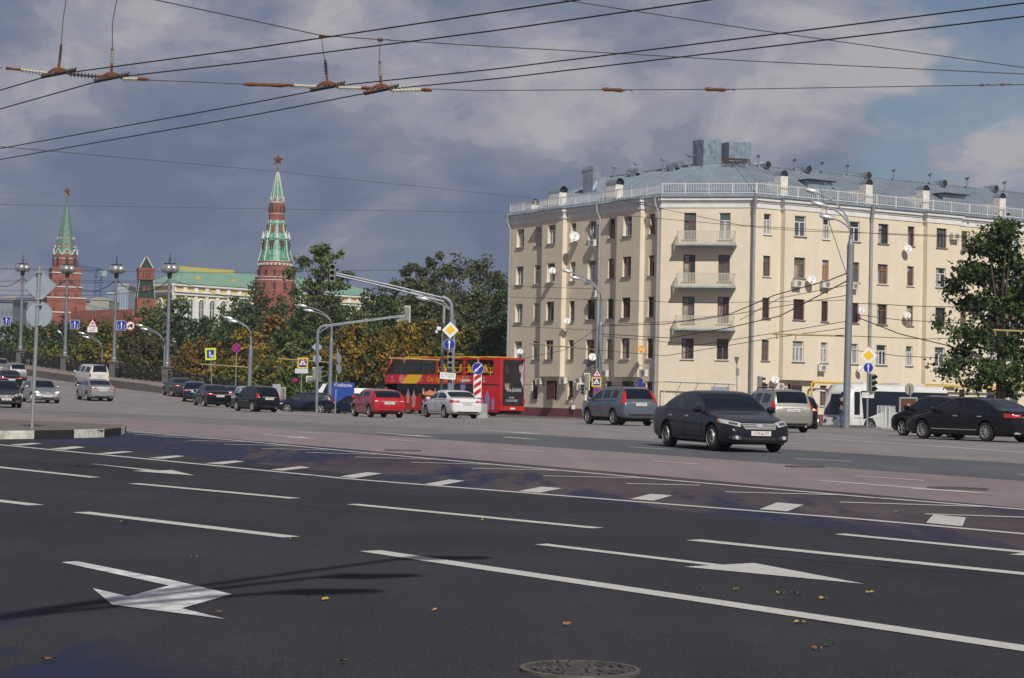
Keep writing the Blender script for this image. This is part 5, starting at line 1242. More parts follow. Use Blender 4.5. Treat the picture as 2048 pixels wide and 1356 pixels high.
def patch(B, quad, d, off=.006, n=6, m=4):
    """quad: four points (x,y,z) ordered round; projected on to the body along d (pointing into the car)"""
    d = Vector(d).normalized(); q = [Vector(p) for p in quad]; g = MB()
    for j in range(m+1):
        for i in range(n+1):
            u, v = i/n, j/m; p = q[0]*(1-u)*(1-v)+q[1]*u*(1-v)+q[2]*u*v+q[3]*(1-u)*v; h = B['bvh'].ray_cast(p-d*1.5, d)[0]
            if h is None: hh = B['bvh'].find_nearest(p)[0]; h = hh
            g.v.append(tuple(h-d*off))
    for j in range(m):
        for i in range(n): a = j*(n+1)+i; g.f.append((a, a+1, a+n+2, a+n+1)); g.m.append(0)
    return g
def plate_at(B, x, z, end, parent, w=.52, h=.112, txt='', dark=False):
    hit = B['bvh'].ray_cast(Vector((x*2, 0, z)), Vector((-x, 0, 0)).normalized())[0]; X = (hit.x if hit else x)+(.02 if x > 0 else -.02)
    g = MB(); g.box((X, 0, z), (.02, w, h)); pl = g.build('number_plate', M_PLT, parent); yaw = math.pi/2 if x > 0 else -math.pi/2
    if txt: text(txt, h*.85, M_INK, pl, (X+(.012 if x > 0 else -.012), 0, z-.004), (math.pi/2, 0, yaw), 'plate_lettering', sx=w/(h*.85*len(txt)*.62))
    return pl
def wheel(parent, x, y, r, spokes=7, detail=True, rim=None):
    g = MB(); w = .215; s_ = 1 if y > 0 else -1; g.lathe((x, y, r), [(r*.66, -w/2), (r*.9, -w/2), (r*.985, -w*.36), (r, 0), (r*.985, w*.36), (r*.9, w/2), (r*.66, w/2)], 28, axis='Y', cap=False); o = g.build('wheel', M_TYRE, parent, smooth='auto')
    g = MB(); yy = y+s_*w*.42
    g.lathe((x, yy, r), [(r*.68, -.02), (r*.70, .012), (r*.62, .016), (r*.60, -.05)], 24, axis='Y', cap=False)
    g.lathe((x, yy-s_*.06, r), [(r*.62, -.004), (r*.62, .004)], 20, mi=1, axis='Y'); g.lathe((x, yy, r), [(r*.15, -.04), (r*.14, .012)], 12, axis='Y')
    for k in range(spokes):
        a = 2*math.pi*k/spokes+.3; R_ = Matrix.Rotation(a, 3, 'Y'); g.box(Vector((x, yy-s_*.01, r))+R_@Vector((r*.38, 0, 0)), (r*.52, .028, r*(.15 if spokes < 8 else .085)), rot=R_)
    g.build('rim', [rim or M_RIM, M_ARCH], o)
def car(label, kind, px0, px1, D, facing, L, W, H, pm, side=None, ang=None, group='cars on the far carriageway', spokes=7, txt='', lit=False, lvl=2, sgl=None, z=None, rails=False, extras=None, cat='car', name='car', rimm=None):
    xc = (px0+px1)/2; alpha = math.atan((xc-1024)/3900)
    if ang is None:
        ext = (px1-px0)/3900*D*1.045; R_ = math.hypot(L, W); t = math.asin(min(1, ext/R_)); ang = math.degrees(max(0.0, t-math.atan2(W, L)))
    a = math.radians(ang)
    # heading azimuth measured from +Y clockwise; side 'L' means the long side is seen at the left of the photo
    if facing == 'away': az = alpha-(a if side == 'L' else -a)
    else: az = alpha+math.pi-(a if side == 'L' else -a)
    p = P(xc, 700, D); X, Y = p.x, p.y; zz = gz(X, Y) if z is None else z
    hx, hy = math.sin(az), math.cos(az); rz = math.atan2(hy, hx)
    o = thing(name, label, cat, (X, Y, zz), rz, group)
    # follow the slope of the road
    dzf = (gz(X+hx, Y+hy)-gz(X-hx, Y-hy))/2 if z is None else 0
    o.rotation_euler = (0, -math.atan(dzf), rz)
    B = car_body(L, W, H, kind, lvl); G = B['geo']; sc = B['sc']; sp = CARS[kind]
    def put(key, nm, m):
        if key in G:
            g = MB(); g.v, g.f = G[key][0], G[key][1]; g.m = [0]*len(g.f); return g.build(nm, m, o, smooth=True)
    body = put('body', 'body', pm); 
    if 'arch' in G:
        AV, AF = G['arch']; xm = (B['xf']+B['xr'])/2
        for sx_ in (-1, 1):
            for sy_ in (-1, 1):
                fs_ = [f for f in AF if (sum(AV[i][0] for i in f)/len(f)-xm)*sx_ > 0 and sum(AV[i][1] for i in f)*sy_ > 0]
                if fs_: g = MB(); [g.face([AV[i] for i in f]) for f in fs_]; g.build('wheel_arch', M_ARCH, o)
    put('wind', 'windscreen', M_CGL); put('rear', 'rear_window', M_CGL)
    for q in ('sl', 'sr'): put(q, 'side_windows', sgl or M_CGL)
    g = MB(); g.box((0, 0, .26*sc), (L*.86, W*.86, .16)); g.build('underbody', M_ARCH, o)
    wr = B['wr']
    for x in (B['xf'], B['xr']):
        for s_ in (-1, 1): wheel(o, x, s_*(W/2-.125), wr, spokes, rim=rimm)
    hL = L/2; bl = sp['belt'][0]*sc; hw = W/2
    # door seams, handles, sills
    if ang > 8:
        for s_ in (-1, 1):
            g = MB(); fs = [sp['sg'][0]+.005, (sp['pil'][0][0]+sp['pil'][0][1])/2, (sp['pil'][1][0]+.01 if len(sp['pil']) > 1 else sp['sg'][1]-.06)]
            for f in fs:
                x = hL-L*f; q = patch(B, [(x-.008, s_*hw, .32), (x+.008, s_*hw, .32), (x+.008, s_*hw, bl-.02), (x-.008, s_*hw, bl-.02)], (0, -s_, 0), .004, 1, 6)
                b0 = len(g.v); g.v += q.v; g.f += [tuple(i+b0 for i in f_) for f_ in q.f]; g.m += q.m
            x0, x1 = hL-L*fs[0], hL-L*fs[2]; q = patch(B, [(x0, s_*hw, .32), (x1, s_*hw, .32), (x1, s_*hw, .335), (x0, s_*hw, .335)], (0, -s_, 0), .004, 10, 1)
            b0 = len(g.v); g.v += q.v; g.f += [tuple(i+b0 for i in f_) for f_ in q.f]; g.m += q.m
            g.build('door_seams', M_TRD, o)
            for f in (fs[1]-.025, fs[2]-.025):
                x = hL-L*f; h = B['bvh'].ray_cast(Vector((x, s_*2, bl-.10)), Vector((0, -s_, 0)))[0]
                if h: g = MB(); g.box((x, h.y+s_*.018, bl-.10), (.17, .03, .03)); g.build('door_handle', pm if kind != 'sedan' else M_CHROME, o)
            x0, x1 = hL-L*(sp['sg'][0]), hL-L*(sp['sg'][1]); q = patch(B, [(x0, s_*hw, bl-.005), (x1, s_*hw, bl+.035*sc), (x1, s_*hw, bl+.055*sc), (x0, s_*hw, bl+.015)], (0, -s_, 0), .005, 12, 1); q.build('window_trim', M_BLK, o)
    for s_ in (-1, 1):
        x = hL-L*(sp['sg'][0]+.02); g = MB(); g.box((x, s_*(hw-.02), bl+.02), (.05, .16, .03)); pr = [(.012, -.105), (.075, -.085), (.09, 0), (.075, .085), (.012, .105)]
        g.lathe((x, s_*(hw+.09), bl+.08), pr, 10, axis='Y'); g.build('mirror', pm, o, smooth='auto')
    # front
    if facing == 'toward' or ang > 60:
        for s_ in (-1, 1):
            y0, y1 = s_*hw*.52, s_*hw*.99
            q = patch(B, [(hL-.1, y0, .60*sc), (hL-.45, y1, .70*sc), (hL-.55, y1, .80*sc), (hL-.16, y0, .71*sc)], (-1, -s_*.75, -.12), .008, 8, 4); hl = q.build('headlight', M_LCLR, o, smooth=True)
            q = patch(B, [(hL-.13, s_*hw*.60, .64*sc), (hL-.25, s_*hw*.80, .67*sc), (hL-.28, s_*hw*.80, .73*sc), (hL-.16, s_*hw*.60, .70*sc)], (-1, -s_*.5, -.12), .014, 3, 2); q.build('reflector', M_LON if lit else M_LDK, hl)
            q = patch(B, [(hL-.05, s_*hw*.55, .30), (hL-.05, s_*hw*.86, .32), (hL-.05, s_*hw*.86, .40), (hL-.05, s_*hw*.55, .39)], (-1, -s_*.1, 0), .006, 4, 2); q.build('fog_lamp', M_LDK, o)
        q = patch(B, [(hL, -.44*hw, .545*sc), (hL, .44*hw, .545*sc), (hL, .52*hw, .70*sc), (hL, -.52*hw, .70*sc)], (-1, 0, 0), .008, 8, 3); gr = q.build('grille', M_BLK, o)
        for i in range(4):
            z_ = (.56+.037*i)*sc; yy = (.44+.025*i)*hw; q = patch(B, [(hL, -yy, z_), (hL, yy, z_), (hL, yy, z_+.019), (hL, -yy, z_+.019)], (-1, 0, 0), .02, 8, 1); q.build('grille_bar', M_CHROME, gr)
        q = patch(B, [(hL, -.08, .60*sc), (hL, .08, .60*sc), (hL, .08, .68*sc), (hL, -.08, .68*sc)], (-1, 0, 0), .034, 2, 2); q.build('badge', M_CHROME, gr)
        q = patch(B, [(hL, -.5*hw, .26), (hL, .5*hw, .26), (hL, .55*hw, .36), (hL, -.55*hw, .36)], (-1, 0, 0), .006, 6, 2); q.build('lower_intake', M_BLK, o)
        plate_at(B, hL, .46*sc, 1, o, txt=txt or 'к 417 ма')
    if facing == 'away' or ang > 60:
        if kind in ('suv', 'mpv', 'van'):
            zz0, zz1 = (.98*sc, 1.5*sc) if kind == 'suv' else ((.95*sc, 1.22*sc) if kind == 'van' else (.90*sc, 1.2*sc)); yy0 = .86
            for s_ in (-1, 1):
                q = patch(B, [(-hL, s_*hw*.78, zz0), (-hL+.1, s_*hw*1.0, zz0), (-hL+.2, s_*hw*(.92 if kind != 'suv' else .82), zz1), (-hL+.1, s_*hw*(.84 if kind != 'suv' else .74), zz1)], (1, -s_*.35, 0), .01, 4, 8); q.build('tail_light', M_RED, o, smooth=True)
        else:
            zm = .86*sc if kind == 'sedan' else .80*sc
            for s_ in (-1, 1):
                q = patch(B, [(-hL, s_*hw*.50, zm-.05), (-hL+.3, s_*hw*1.02, zm-.06), (-hL+.3, s_*hw*1.02, zm+.08), (-hL, s_*hw*.52, zm+.05)], (1, -s_*.6, 0), .01, 8, 4); t_ = q.build('tail_light', M_RED, o, smooth=True)
                q = patch(B, [(-hL, s_*hw*.62, zm+.0), (-hL+.1, s_*hw*.80, zm+.0), (-hL+.1, s_*hw*.80, zm+.035), (-hL, s_*hw*.62, zm+.03)], (1, -s_*.5, 0), .016, 3, 1); q.build('reversing_lamp', M_LCLR, t_)
        zp = {'sedan': .74, 'hatch': .72, 'suv': .92, 'mpv': .86, 'van': .98}[kind]*sc
        q = patch(B, [(-hL, -.42, zp+.075), (-hL, .42, zp+.075), (-hL, .42, zp+.10), (-hL, -.42, zp+.10)], (1, 0, 0), .02, 4, 1); q.build('boot_trim', M_CHROME, o)
        plate_at(B, -hL, zp, -1, o, txt=txt or 'м 283 рт')
        q = patch(B, [(-hL, -.8*hw, .26), (-hL, .8*hw, .26), (-hL, .85*hw, (.36 if kind != 'suv' else .52)), (-hL, -.85*hw, (.36 if kind != 'suv' else .52))], (1, 0, 0), .006, 8, 3); q.build('bumper_trim', M_BLK, o)
        g = MB(); g.tube([(-hL+.25, -hw*.6, .24), (-hL+.06, -hw*.6, .24)], .035, 8); g.build('exhaust_pipe', M_CHROME, o)
        q = patch(B, [(-hL+.2, -.16, H-.09*sc), (-hL+.2, .16, H-.09*sc), (-hL+.2, .16, H-.065*sc), (-hL+.2, -.16, H-.065*sc)], (1, 0, -.3), .01, 3, 1)
    if rails:
        for s_ in (-1, 1):
            x0, x1 = hL-L*.42, hL-L*.84; g = MB(); g.tube([(x0, s_*hw*.62, H-.04), (x0-.15, s_*hw*.62, H+.05), (x1+.15, s_*hw*.62, H+.03), (x1, s_*hw*.62, H-.06)], .022, 6); g.build('roof_rail', M_BLK, o)
    if extras: extras(o, B)
    return o
C_BLACK = paint('black', (.005, .0055, .008), 0, .2); C_NAVY = paint('navy', (.008, .014, .04), 0, .25); C_GUN = paint('gunmetal', (.012, .013, .020), .2, .25); C_SILV = paint('silver', (.36, .37, .38), .65, .35); C_BEIGE = paint('beige_silver', (.33, .325, .29), .6, .35)
C_RED = paint('red', (.42, .012, .022), .15, .3); C_WHITE = paint('white', (.66, .66, .67), .0, .3); C_BGREY = paint('blue_grey', (.13, .155, .20), .55, .35); C_DGREY = paint('dark_grey', (.045, .05, .058), .45, .35); C_BROWN = paint('brown_grey', (.15, .13, .12), .4, .35); C_VAN = paint('van_white', (.58, .58, .55), 0, .4)
# moving on the near lanes
def lamps_camry(o, B):
    hL, hw = B['L']/2, B['W']/2
    for s_ in (-1, 1):
        q = patch(B, [(hL-.42, s_*hw*.97, .70), (hL-.55, s_*hw*1.0, .72), (hL-.6, s_*hw*1.0, .79), (hL-.5, s_*hw*.97, .77)], (-1, -s_*1.2, -.1), .014, 2, 2); q.build('turn_signal', M_AMB, o)
        g = MB(); h = B['bvh'].ray_cast(Vector((hL+1, s_*hw*.68, .355)), Vector((-1, 0, 0)))[0]
        if h: g.lathe(h+Vector((.012, 0, 0)), [(.05, -.01), (.045, .01), (.01, .015)], 12, axis='X'); g.build('fog_lamp_lens', M_LCLR, o)
car('dark grey saloon car with chrome grille driving towards the camera, nearest car in the photo', 'sedan', 1302, 1580, 49.0, 'toward', 4.82, 1.82, 1.47, C_GUN, 'L', group='cars on the far carriageway', spokes=10, txt='о 747 нр 177', sgl=M_CGL2, extras=lamps_camry)
def lexus(o, B):
    g = MB(); hL = B['L']/2
    for s_ in (-1, 1): g = MB(); g.box((-hL+.06, s_*.62, .30), (.06, .24, .06)); g.build('exhaust_trim', M_CHROME, o)
    q = patch(B, [(1.1, B['W']/2, .36), (-.95, B['W']/2, .36), (-.95, B['W']/2, .385), (1.1, B['W']/2, .385)], (0, -1, 0), .008, 8, 1); q.build('sill_trim', M_CHROME, o)
car('long black saloon car cut by the right edge of the photo', 'sedan', 1812, 2092, 65.5, 'away', 5.03, 1.87, 1.46, C_BLACK, 'L', spokes=10, txt='с 045 ко', extras=lexus)
car('black car mostly hidden behind the long black saloon, with a shiny front wheel', 'hatch', 1781, 2000, 71, 'away', 4.5, 1.8, 1.5, C_BLACK, 'L', spokes=5, rimm=M_CHROME)
car('silver beige estate car with roof rails partly hidden behind the nearest dark saloon', 'mpv', 1470, 1627, 76, 'away', 4.6, 1.76, 1.66, C_BEIGE, 'L', rails=True, txt='е 356 но')
car('blue grey off-roader with tall red tail lights, left of the nearest dark saloon', 'suv', 1162, 1318, 86, 'away', 4.57, 1.82, 1.68, C_BGREY, 'L', rails=True, txt='у 108 ав', spokes=5)
car('white saloon car seen from behind in front of the red bus', 'sedan', 843, 967, 103, 'away', 4.82, 1.82, 1.48, C_WHITE, 'L', txt='т 620 ко', spokes=10)
car('bright red small hatchback seen from behind, left of the white saloon', 'hatch', 702, 812, 97.5, 'away', 3.95, 1.74, 1.42, C_RED, 'L', txt='а 845 рх', spokes=7)
car('black compact hatchback seen from behind, left of the side-on blue crossover', 'mpv', 467, 563, 112, 'away', 3.6, 1.52, 1.5, C_BLACK, 'L', txt='н 003 ва')
car('black saloon car seen from behind, second from the left of the queue by the parapet', 'sedan', 386, 467, 129, 'away', 4.54, 1.76, 1.47, C_BLACK, 'L', txt='р 717 ек')
car('dark grey saloon car closest to the parapet wall, leftmost of the right hand queue', 'sedan', 325, 394, 154, 'away', 4.57, 1.77, 1.46, C_DGREY, 'L', txt='в 552 ом')
car('small dark car glimpsed between the dark grey saloon and the black saloon', 'hatch', 372, 412, 142, 'away', 3.9, 1.7, 1.45, C_NAVY, 'L')
car('dark car glimpsed right behind the black saloon of the queue', 'sedan', 428, 486, 146, 'away', 4.5, 1.76, 1.46, C_NAVY, 'L')
car('silver white hatchback half hidden behind the black compact hatchback', 'hatch', 462, 532, 124, 'away', 4.0, 1.7, 1.5, paint('pearl', (.45, .46, .46), .4), 'L')
car('dark blue crossover standing side-on with five spoke wheels', 'suv', 560, 668, 147, 'away', 4.31, 1.78, 1.6, C_NAVY, 'L', ang=84, spokes=5, sgl=M_CGL2, z=gz(*P(614, 700, 147).xy)-.02)
car('dark blue saloon side-on between the crossover and the red hatchback', 'sedan', 655, 765, 150, 'away', 4.5, 1.76, 1.46, C_NAVY, 'L', ang=78)
# on the bridge ramp
car('silver saloon car seen from behind in front of the white van', 'sedan', 153, 232, 134, 'away', 4.85, 1.80, 1.48, C_SILV, 'L', group='cars on the bridge ramp', txt='с 331 мо')
car('silver saloon car with lit headlamps coming down beside the sign pole', 'sedan', 42, 123, 123, 'toward', 4.54, 1.76, 1.465, C_SILV, 'L', group='cars on the bridge ramp', lit=True, txt='х 209 рк')
car('black saloon car front-on at the left edge, nearest on the bridge ramp', 'sedan', -32, 46, 105, 'toward', 4.7, 1.75, 1.46, C_BLACK, 'L', group='cars on the bridge ramp', txt='а 667 ун')
car('black saloon car seen from behind with both red tail lights at the left edge', 'sedan', -14, 46, 158, 'away', 4.85, 1.82, 1.47, C_BLACK, 'L', group='cars on the bridge ramp')
car('silver estate car seen from behind above the black saloon at the left edge', 'mpv', 4, 56, 178, 'away', 4.6, 1.77, 1.55, C_SILV, 'L', group='cars on the bridge ramp', rails=True)
car('brown grey off-roader farthest up the ramp, left of the sign pole', 'suv', 25, 71, 205, 'away', 4.7, 1.9, 1.75, C_BROWN, 'L', group='cars on the bridge ramp')
car('pale car with a greenish window cut by the left edge of the photo', 'hatch', -24, 21, 190, 'toward', 4.2, 1.75, 1.5, C_BEIGE, 'L', group='cars on the bridge ramp', sgl=M_CGL2)
car('white passenger van with dark windows climbing the ramp beside the kerb', 'van', 149, 220, 169, 'away', 4.9, 1.9, 1.97, C_VAN, 'L', group='cars on the bridge ramp', cat='van', name='passenger_van')
car('dark car hidden low between the silver beige estate and the white coach', 'hatch', 1572, 1616, 88, 'away', 4.2, 1.75, 1.5, C_BLACK, 'L', ang=4)
for m in MATS_TMP: bpy.data.materials.remove(m)
# ================================================================ big vehicles
def quadmesh(name, pts, m, parent): g = MB(); g.face(pts); return g.build(name, m, parent)
M_BUS = mat('bus_red', (.50, .010, .012), .3, .05, coat=.6); M_BUSY = mat('bus_yellow', (.72, .42, .012), .45); M_BGL = mat('bus_glass', (.018, .022, .022), .1, 0, var=.6, vscale=1.4, spec=.4)
M_SEAT = mat('seat_yellow', (.50, .27, .03), .7, var=.3, vscale=4); M_POSTER = mat('poster_black', (.022, .018, .022), .35, var=.4, vscale=1.2); M_SKIN = mat('skin', (.42, .25, .18), .6); M_WHT = mat('sign_white', (.72, .72, .72), .5); M_MAR = mat('print_lilac', (.30, .14, .30), .5, col2=(.12, .20, .42), vscale=2.5)
def double_decker():
    # local axes: x forward, left side (+y) faces the road we stand on
    L, W, H = 11.6, 2.52, 4.15; az = -math.radians(47); xr = P(1026, 700, 137.2)
    hx, hy = math.sin(az), math.cos(az); rz = math.atan2(hy, hx); cx, cy = xr.x+hx*(L/2), xr.y+hy*(L/2); z0 = .22
    o = thing('double_decker_bus', 'red open sided double decker tour bus with yellow roof strip, seen from its rear left', 'bus', (cx, cy, z0), rz)
    b, f = -L/2, L/2; h = W/2; zf = 2.22; zs = 2.9; zr = H
    g = MB()   # lower deck and belt between the decks
    g.box((0, 0, .42), (L-.3, W-.06, .2)); 
    pl = [(b, .45), (f-.05, .45), (f, 1.0), (f, zf), (f+.12, zs-.35), (f+.02, zs), (b, zs)]
    for y in (h, -h):
        g.prism([(b, .45), (b+.02, zf+.05), (b+2.7, zf+.05), (b+2.7, 2.15), (b+2.1, 1.32), (f, 1.32), (f, .55), (f-.4, .45)], y-.02 if y > 0 else y, y if y > 0 else y+.02)
        g.prism([(b, zf), (f, zf), (f+.14, zs-.45), (f, zs), (b, zs)], y-.025, y+.025)
    g.box((b+.04, 0, 2.3), (.08, W-.06, H-.5)); g.box((f-.1, 0, .9), (.1, W-.1, .9)); g.box((f, 0, zf+.3), (.2, W-.04, .62))
    for y in (h-.03, -h+.03):   # upper deck frame: rear pillar, posts, roof rail at the front half
        g.box((b+.33, y, (zs+zr)/2), (.66, .06, zr-zs)); 
        for x in (b+2.15, b+3.55, b+4.95, b+6.3): g.box((x, y, (zs+zr)/2), (.16, .06, zr-zs))
        g.box(((b+6.3+f-.5)/2, y, zr-.1), (f-.5-b-6.3, .08, .22)); g.prism([(f-.85, zr-.02), (f-.5, zr-.02), (f+.04, zs), (f-.12, zs)], y-.04, y+.04)
        g.box((b+.9, y, zr-.1), (1.8, .07, .12)); g.box((b+3.5, y, zr-.1), (5.6, .06, .09))
    g.box(((b+6.3+f-.6)/2, 0, zr-.03), (f-.6-b-6.3, W-.1, .06)); g.box((b+.3, 0, zr-.02), (.6, W-.1, .05)); body = g.build('body', M_BUS, o)
    g = MB(); n = 14
    for k in range(n): x0 = b+.7+5.6*k/n; g.box((x0+.2, 0, zr+.02+.03*math.sin(k*1.3)), (.42, W+.04, .07))
    g.build('roof_cover', M_BUSY, o); g = MB(); g.box((f-2.9, 0, zr+.03), (1.8, W+.03, .05)); g.box((f-2.9, h+.012, zr-.1), (1.6, .02, .14)); g.build('roof_stripe', M_BUSY, o)
    g = MB(); g.box((0, 0, zs-.06), (L-.4, W-.1, .05)); g.build('upper_floor', M_BLK, o)
    g = MB()
    for y in (h-.01, -h+.01): g.box((.35, y-.02 if y > 0 else y+.02, 1.77), (L-3.4+.3, .02, .9)); g.box((b+1.4, y-.02 if y > 0 else y+.02, 2.12), (2.6, .02, .14))
    g.box((f-.04, 0, 1.8), (.04, W-.2, .9)); g.build('lower_windows', M_BGL, o)
    g = MB(); g.prism([(b+2.65, 2.22), (b+2.65, 2.2), (b+2.12, 1.33), (b+3.3, 1.33), (b+3.3, 2.22)], h-.004, h+.012); g.box((b+2.2, h+.028, 2.26), (4.2, .012, .07)); g.build('black_band', M_BLK, o)
    for i, (x0, x1) in enumerate(((b+6.42, b+7.9), (b+8.0, b+9.5), (b+9.6, b+10.85))):
        for y in (h-.02, -h+.02):
            g = MB(); g.prism([(x0, zs+.03), (x1+(.35 if i == 2 else 0), zs+.03), (x1, zr-.22), (x0, zr-.22)], y-.005, y+.005)
            fr = g.build('upper_window', mat('tinted_clear', (.34, .38, .36), .03, 0, spec=.5, trans=.96), o)
        g = MB(); g.box((x1+.05, h-.03, (zs+zr)/2-.1), (.08, .06, zr-zs-.2)); g.build('window_post', M_BLK, o)
    g = MB(); g.prism([(f-.02, zs), (f+.02, zs), (f-.5, zr-.05), (f-.54, zr-.05)], -h+.1, h-.1); g.build('upper_windscreen', mat('tinted_clear', (.035, .042, .04)), o)
    k = 0; s0 = None
    for x in [b+1.0+.82*i for i in range(12)]:
        for y in (.98, .55, -.55, -.98):
            if s0 is None:
                g = MB(); g.box((0, 0, .22), (.42, .4, .08)); g.box((-.2, 0, .46), (.09, .38, .46), taper=.85); g.box((-.22, 0, .74), (.08, .26, .14)); s0 = c = g.build('seat', M_SEAT, o)
            else: c = s0.copy(); COL.objects.link(c); c.parent = o
            c.location = (x, y, zs-.03)
    g = MB()
    for y in (h-.06, -h+.06):
        g.tube([(b+.7, y, zs+.52), (f-.3, y, zs+.52)], .022, 6)
        for x in [b+1+1.35*i for i in range(8)]: g.tube([(x, y, zs), (x, y, zs+.52)], .02, 5)
    g.build('handrail', M_BUSY, o)
    # graphics on the left side, read from outside (+y): text faces +y
    F3 = (math.pi/2, 0, math.pi); y = h+.03
    g = MB(); g.prism([(f-3.3, zf+.02), (f-1.75, zf+.02), (f-2.3, zs-.02), (f-3.9, zs-.02)], h+.026, h+.03); g.build('yellow_panel', M_BUSY, o)
    text('City Sightseeing', .52, M_BUSY, o, (f-5.75, y+.004, 2.56), F3, 'lettering', sx=.86, shear=.1)
    text('Moscow', .5, M_BUSY, o, (f-8.1, y+.004, 2.56), F3, 'lettering', sx=.8, shear=.1)
    text('Hop On', .2, M_WHT, o, (b+1.75, y+.004, 2.72), F3); text('Hop Off', .2, M_WHT, o, (b+1.75, y+.004, 2.48), F3)
    g = MB(); c = (f-1.75, y+.002, 2.56)
    for r0_, r1_ in ((.3, .25), (.19, .14), (.09, .0)):
        N_ = 18
        for i in range(N_):
            a0, a1 = 2*math.pi*i/N_, 2*math.pi*(i+1)/N_
            if i % 5 == 4 and r0_ < .3: continue
            g.face([(c[0]+r0_*math.cos(a0), c[1], c[2]+r0_*math.sin(a0)), (c[0]+r0_*math.cos(a1), c[1], c[2]+r0_*math.sin(a1)), (c[0]+r1_*math.cos(a1), c[1], c[2]+r1_*math.sin(a1)), (c[0]+r1_*math.cos(a0), c[1], c[2]+r1_*math.sin(a0))])
    g.build('round_emblem', mat('emblem_pink', (.75, .45, .42), .5), o)
    g = MB(); c = Vector((f-3.65, y+.004, 2.58))
    for k in range(8):
        a = k*math.pi/4+.2; d = Vector((math.cos(a), 0, math.sin(a))); q = Vector((-d.z, 0, d.x))*.03; g.face([c+d*.1-q, c+d*.3, c+d*.1+q])
    g.build('sun_rays', mat('emblem_grey', (.5, .45, .4), .5), o)
    text('sightseeing', .11, M_WHT, o, (f-.75, y+.004, 2.42), F3)
    g = MB(); g.box((f-.7, y+.002, 2.68), (.2, .004, .2)); g.build('small_emblem', M_MAR, o)
    g = MB()
    for i in range(5): g.box((b+3.0+i*.16, y+.004, 2.52), (.1, .004, .16))
    g.build('phone_pictures', M_WHT, o); g = MB(); [g.box((b+3.0+i*.2, y+.004, 2.76), (.14, .004, .09), mi=i % 2) for i in range(4)]; g.build('flag_pictures', [M_MAR, M_BUSY], o)
    # printed skyline along the flank: generic onion domes
    def dome(x, z, s_, m):
        g = MB(); g.prism([(x-.22*s_, z), (x+.22*s_, z), (x+.26*s_, z+.3*s_), (x+.1*s_, z+.62*s_), (x, z+.95*s_), (x-.1*s_, z+.62*s_), (x-.26*s_, z+.3*s_)], h+.004, h+.028); g.box((x, h+.01, z-.3*s_), (.36*s_, .03, .6*s_)); g.build('printed_dome', m, o)
    MO = mat('print_orange', (.50, .24, .08), .5, col2=(.22, .20, .36), vscale=2.2)
    for x, z, s_, m in ((b+1.2, 1.0, .9, M_MAR), (b+.65, .85, .6, M_MAR), (b+1.7, .8, .6, M_MAR), (b+3.6, 1.9, 1.0, M_MAR), (f-2.4, 1.2, .7, MO), (f-3.0, 1.0, .8, MO), (f-4.0, .95, .8, M_MAR), (f-5.2, 1.1, .9, MO), (f-6.2, .95, .9, M_MAR), (f-6.9, 1.0, .6, MO)): dome(x, z, s_, m)
    g = MB(); g.box((b+1.3, h+.006, 1.25), (.5, .012, .14)); g.build('vent', M_BLK, o)
    # rear poster (a generic dark film style poster) and lights
    x = b-.004
    g = MB(); g.face([(x-.002, h-.28, .78), (x-.002, -h+.08, .78), (x-.002, -h+.08, zr-.12), (x-.002, h-.28, zr-.12)]); po = g.build('rear_poster', M_POSTER, o)
    M_PF = mat('poster_face', (.34, .25, .21), .5, var=.5, vscale=6); M_PG = mat('poster_pale', (.38, .40, .46), .5, var=.3, vscale=1.5)
    def ell(cy, cz, ry, rz_, m, nm, d=.006): g = MB(); g.face([(x-d, cy+ry*math.cos(t*math.pi/9), cz+rz_*math.sin(t*math.pi/9)) for t in range(18)][::-1]); g.build(nm, m, po)
    g = MB(); g.face([(x-.005, -h+.1, 2.0), (x-.005, -h+.42, 2.6), (x-.005, -h+.3, 3.4), (x-.005, -h+.1, 3.95)]); g.build('pale_background', M_PG, po)
    ell(h-.72, 2.25, .24, .36, M_PF, 'printed_face'); ell(-h+.42, 3.5, .18, .42, M_PF, 'printed_face'); ell(h-.7, 3.3, .15, .3, mat('poster_face_dim', (.06, .04, .04), .5), 'printed_face')
    ell(h-.72, 2.5, .25, .17, M_POSTER, 'printed_hair', .009); ell(-h+.5, 3.82, .2, .14, M_POSTER, 'printed_hair', .009)
    FB = (math.pi/2, 0, -math.pi/2)
    text('VA-БАНК', .36, M_WHT, o, (x-.012, -.2, 1.88), FB); text('В КИНО', .15, M_WHT, o, (x-.012, .05, 1.36), FB); text('С 24 СЕНТЯБРЯ', .2, M_WHT, o, (x-.012, .05, 1.14), FB, sx=.8)
    for yy in (h-.12, -h+.06):
        g = MB(); g.box((x-.03, yy, 1.12), (.08, .16, .36)); g.build('tail_light', M_RED, o)
    g = MB(); g.box((x-.02, 0, .6), (.1, W-.02, .3)); g.build('rear_bumper', M_BUS, o); g = MB(); g.box((x-.08, 0, .6), (.02, .5, .12)); g.build('number_plate', M_PLT, o)
    g = MB(); g.box((x+1.4, 0, .3), (2.6, W-.4, .25)); g.build('engine_underside', M_ARCH, o)
    for xx in (f-2.4, b+2.9):
        for s_ in (-1, 1): wheel(o, xx, s_*(h-.13), .5, 8)
    g = MB(); g.tube([(f, h, 2.3), (f+.35, h+.1, 2.5), (f+.4, h+.12, 2.1)], .03, 6); g.box((f+.4, h+.12, 1.85), (.12, .2, .5)); g.build('mirror', M_BLK, o)
    return o
double_decker()
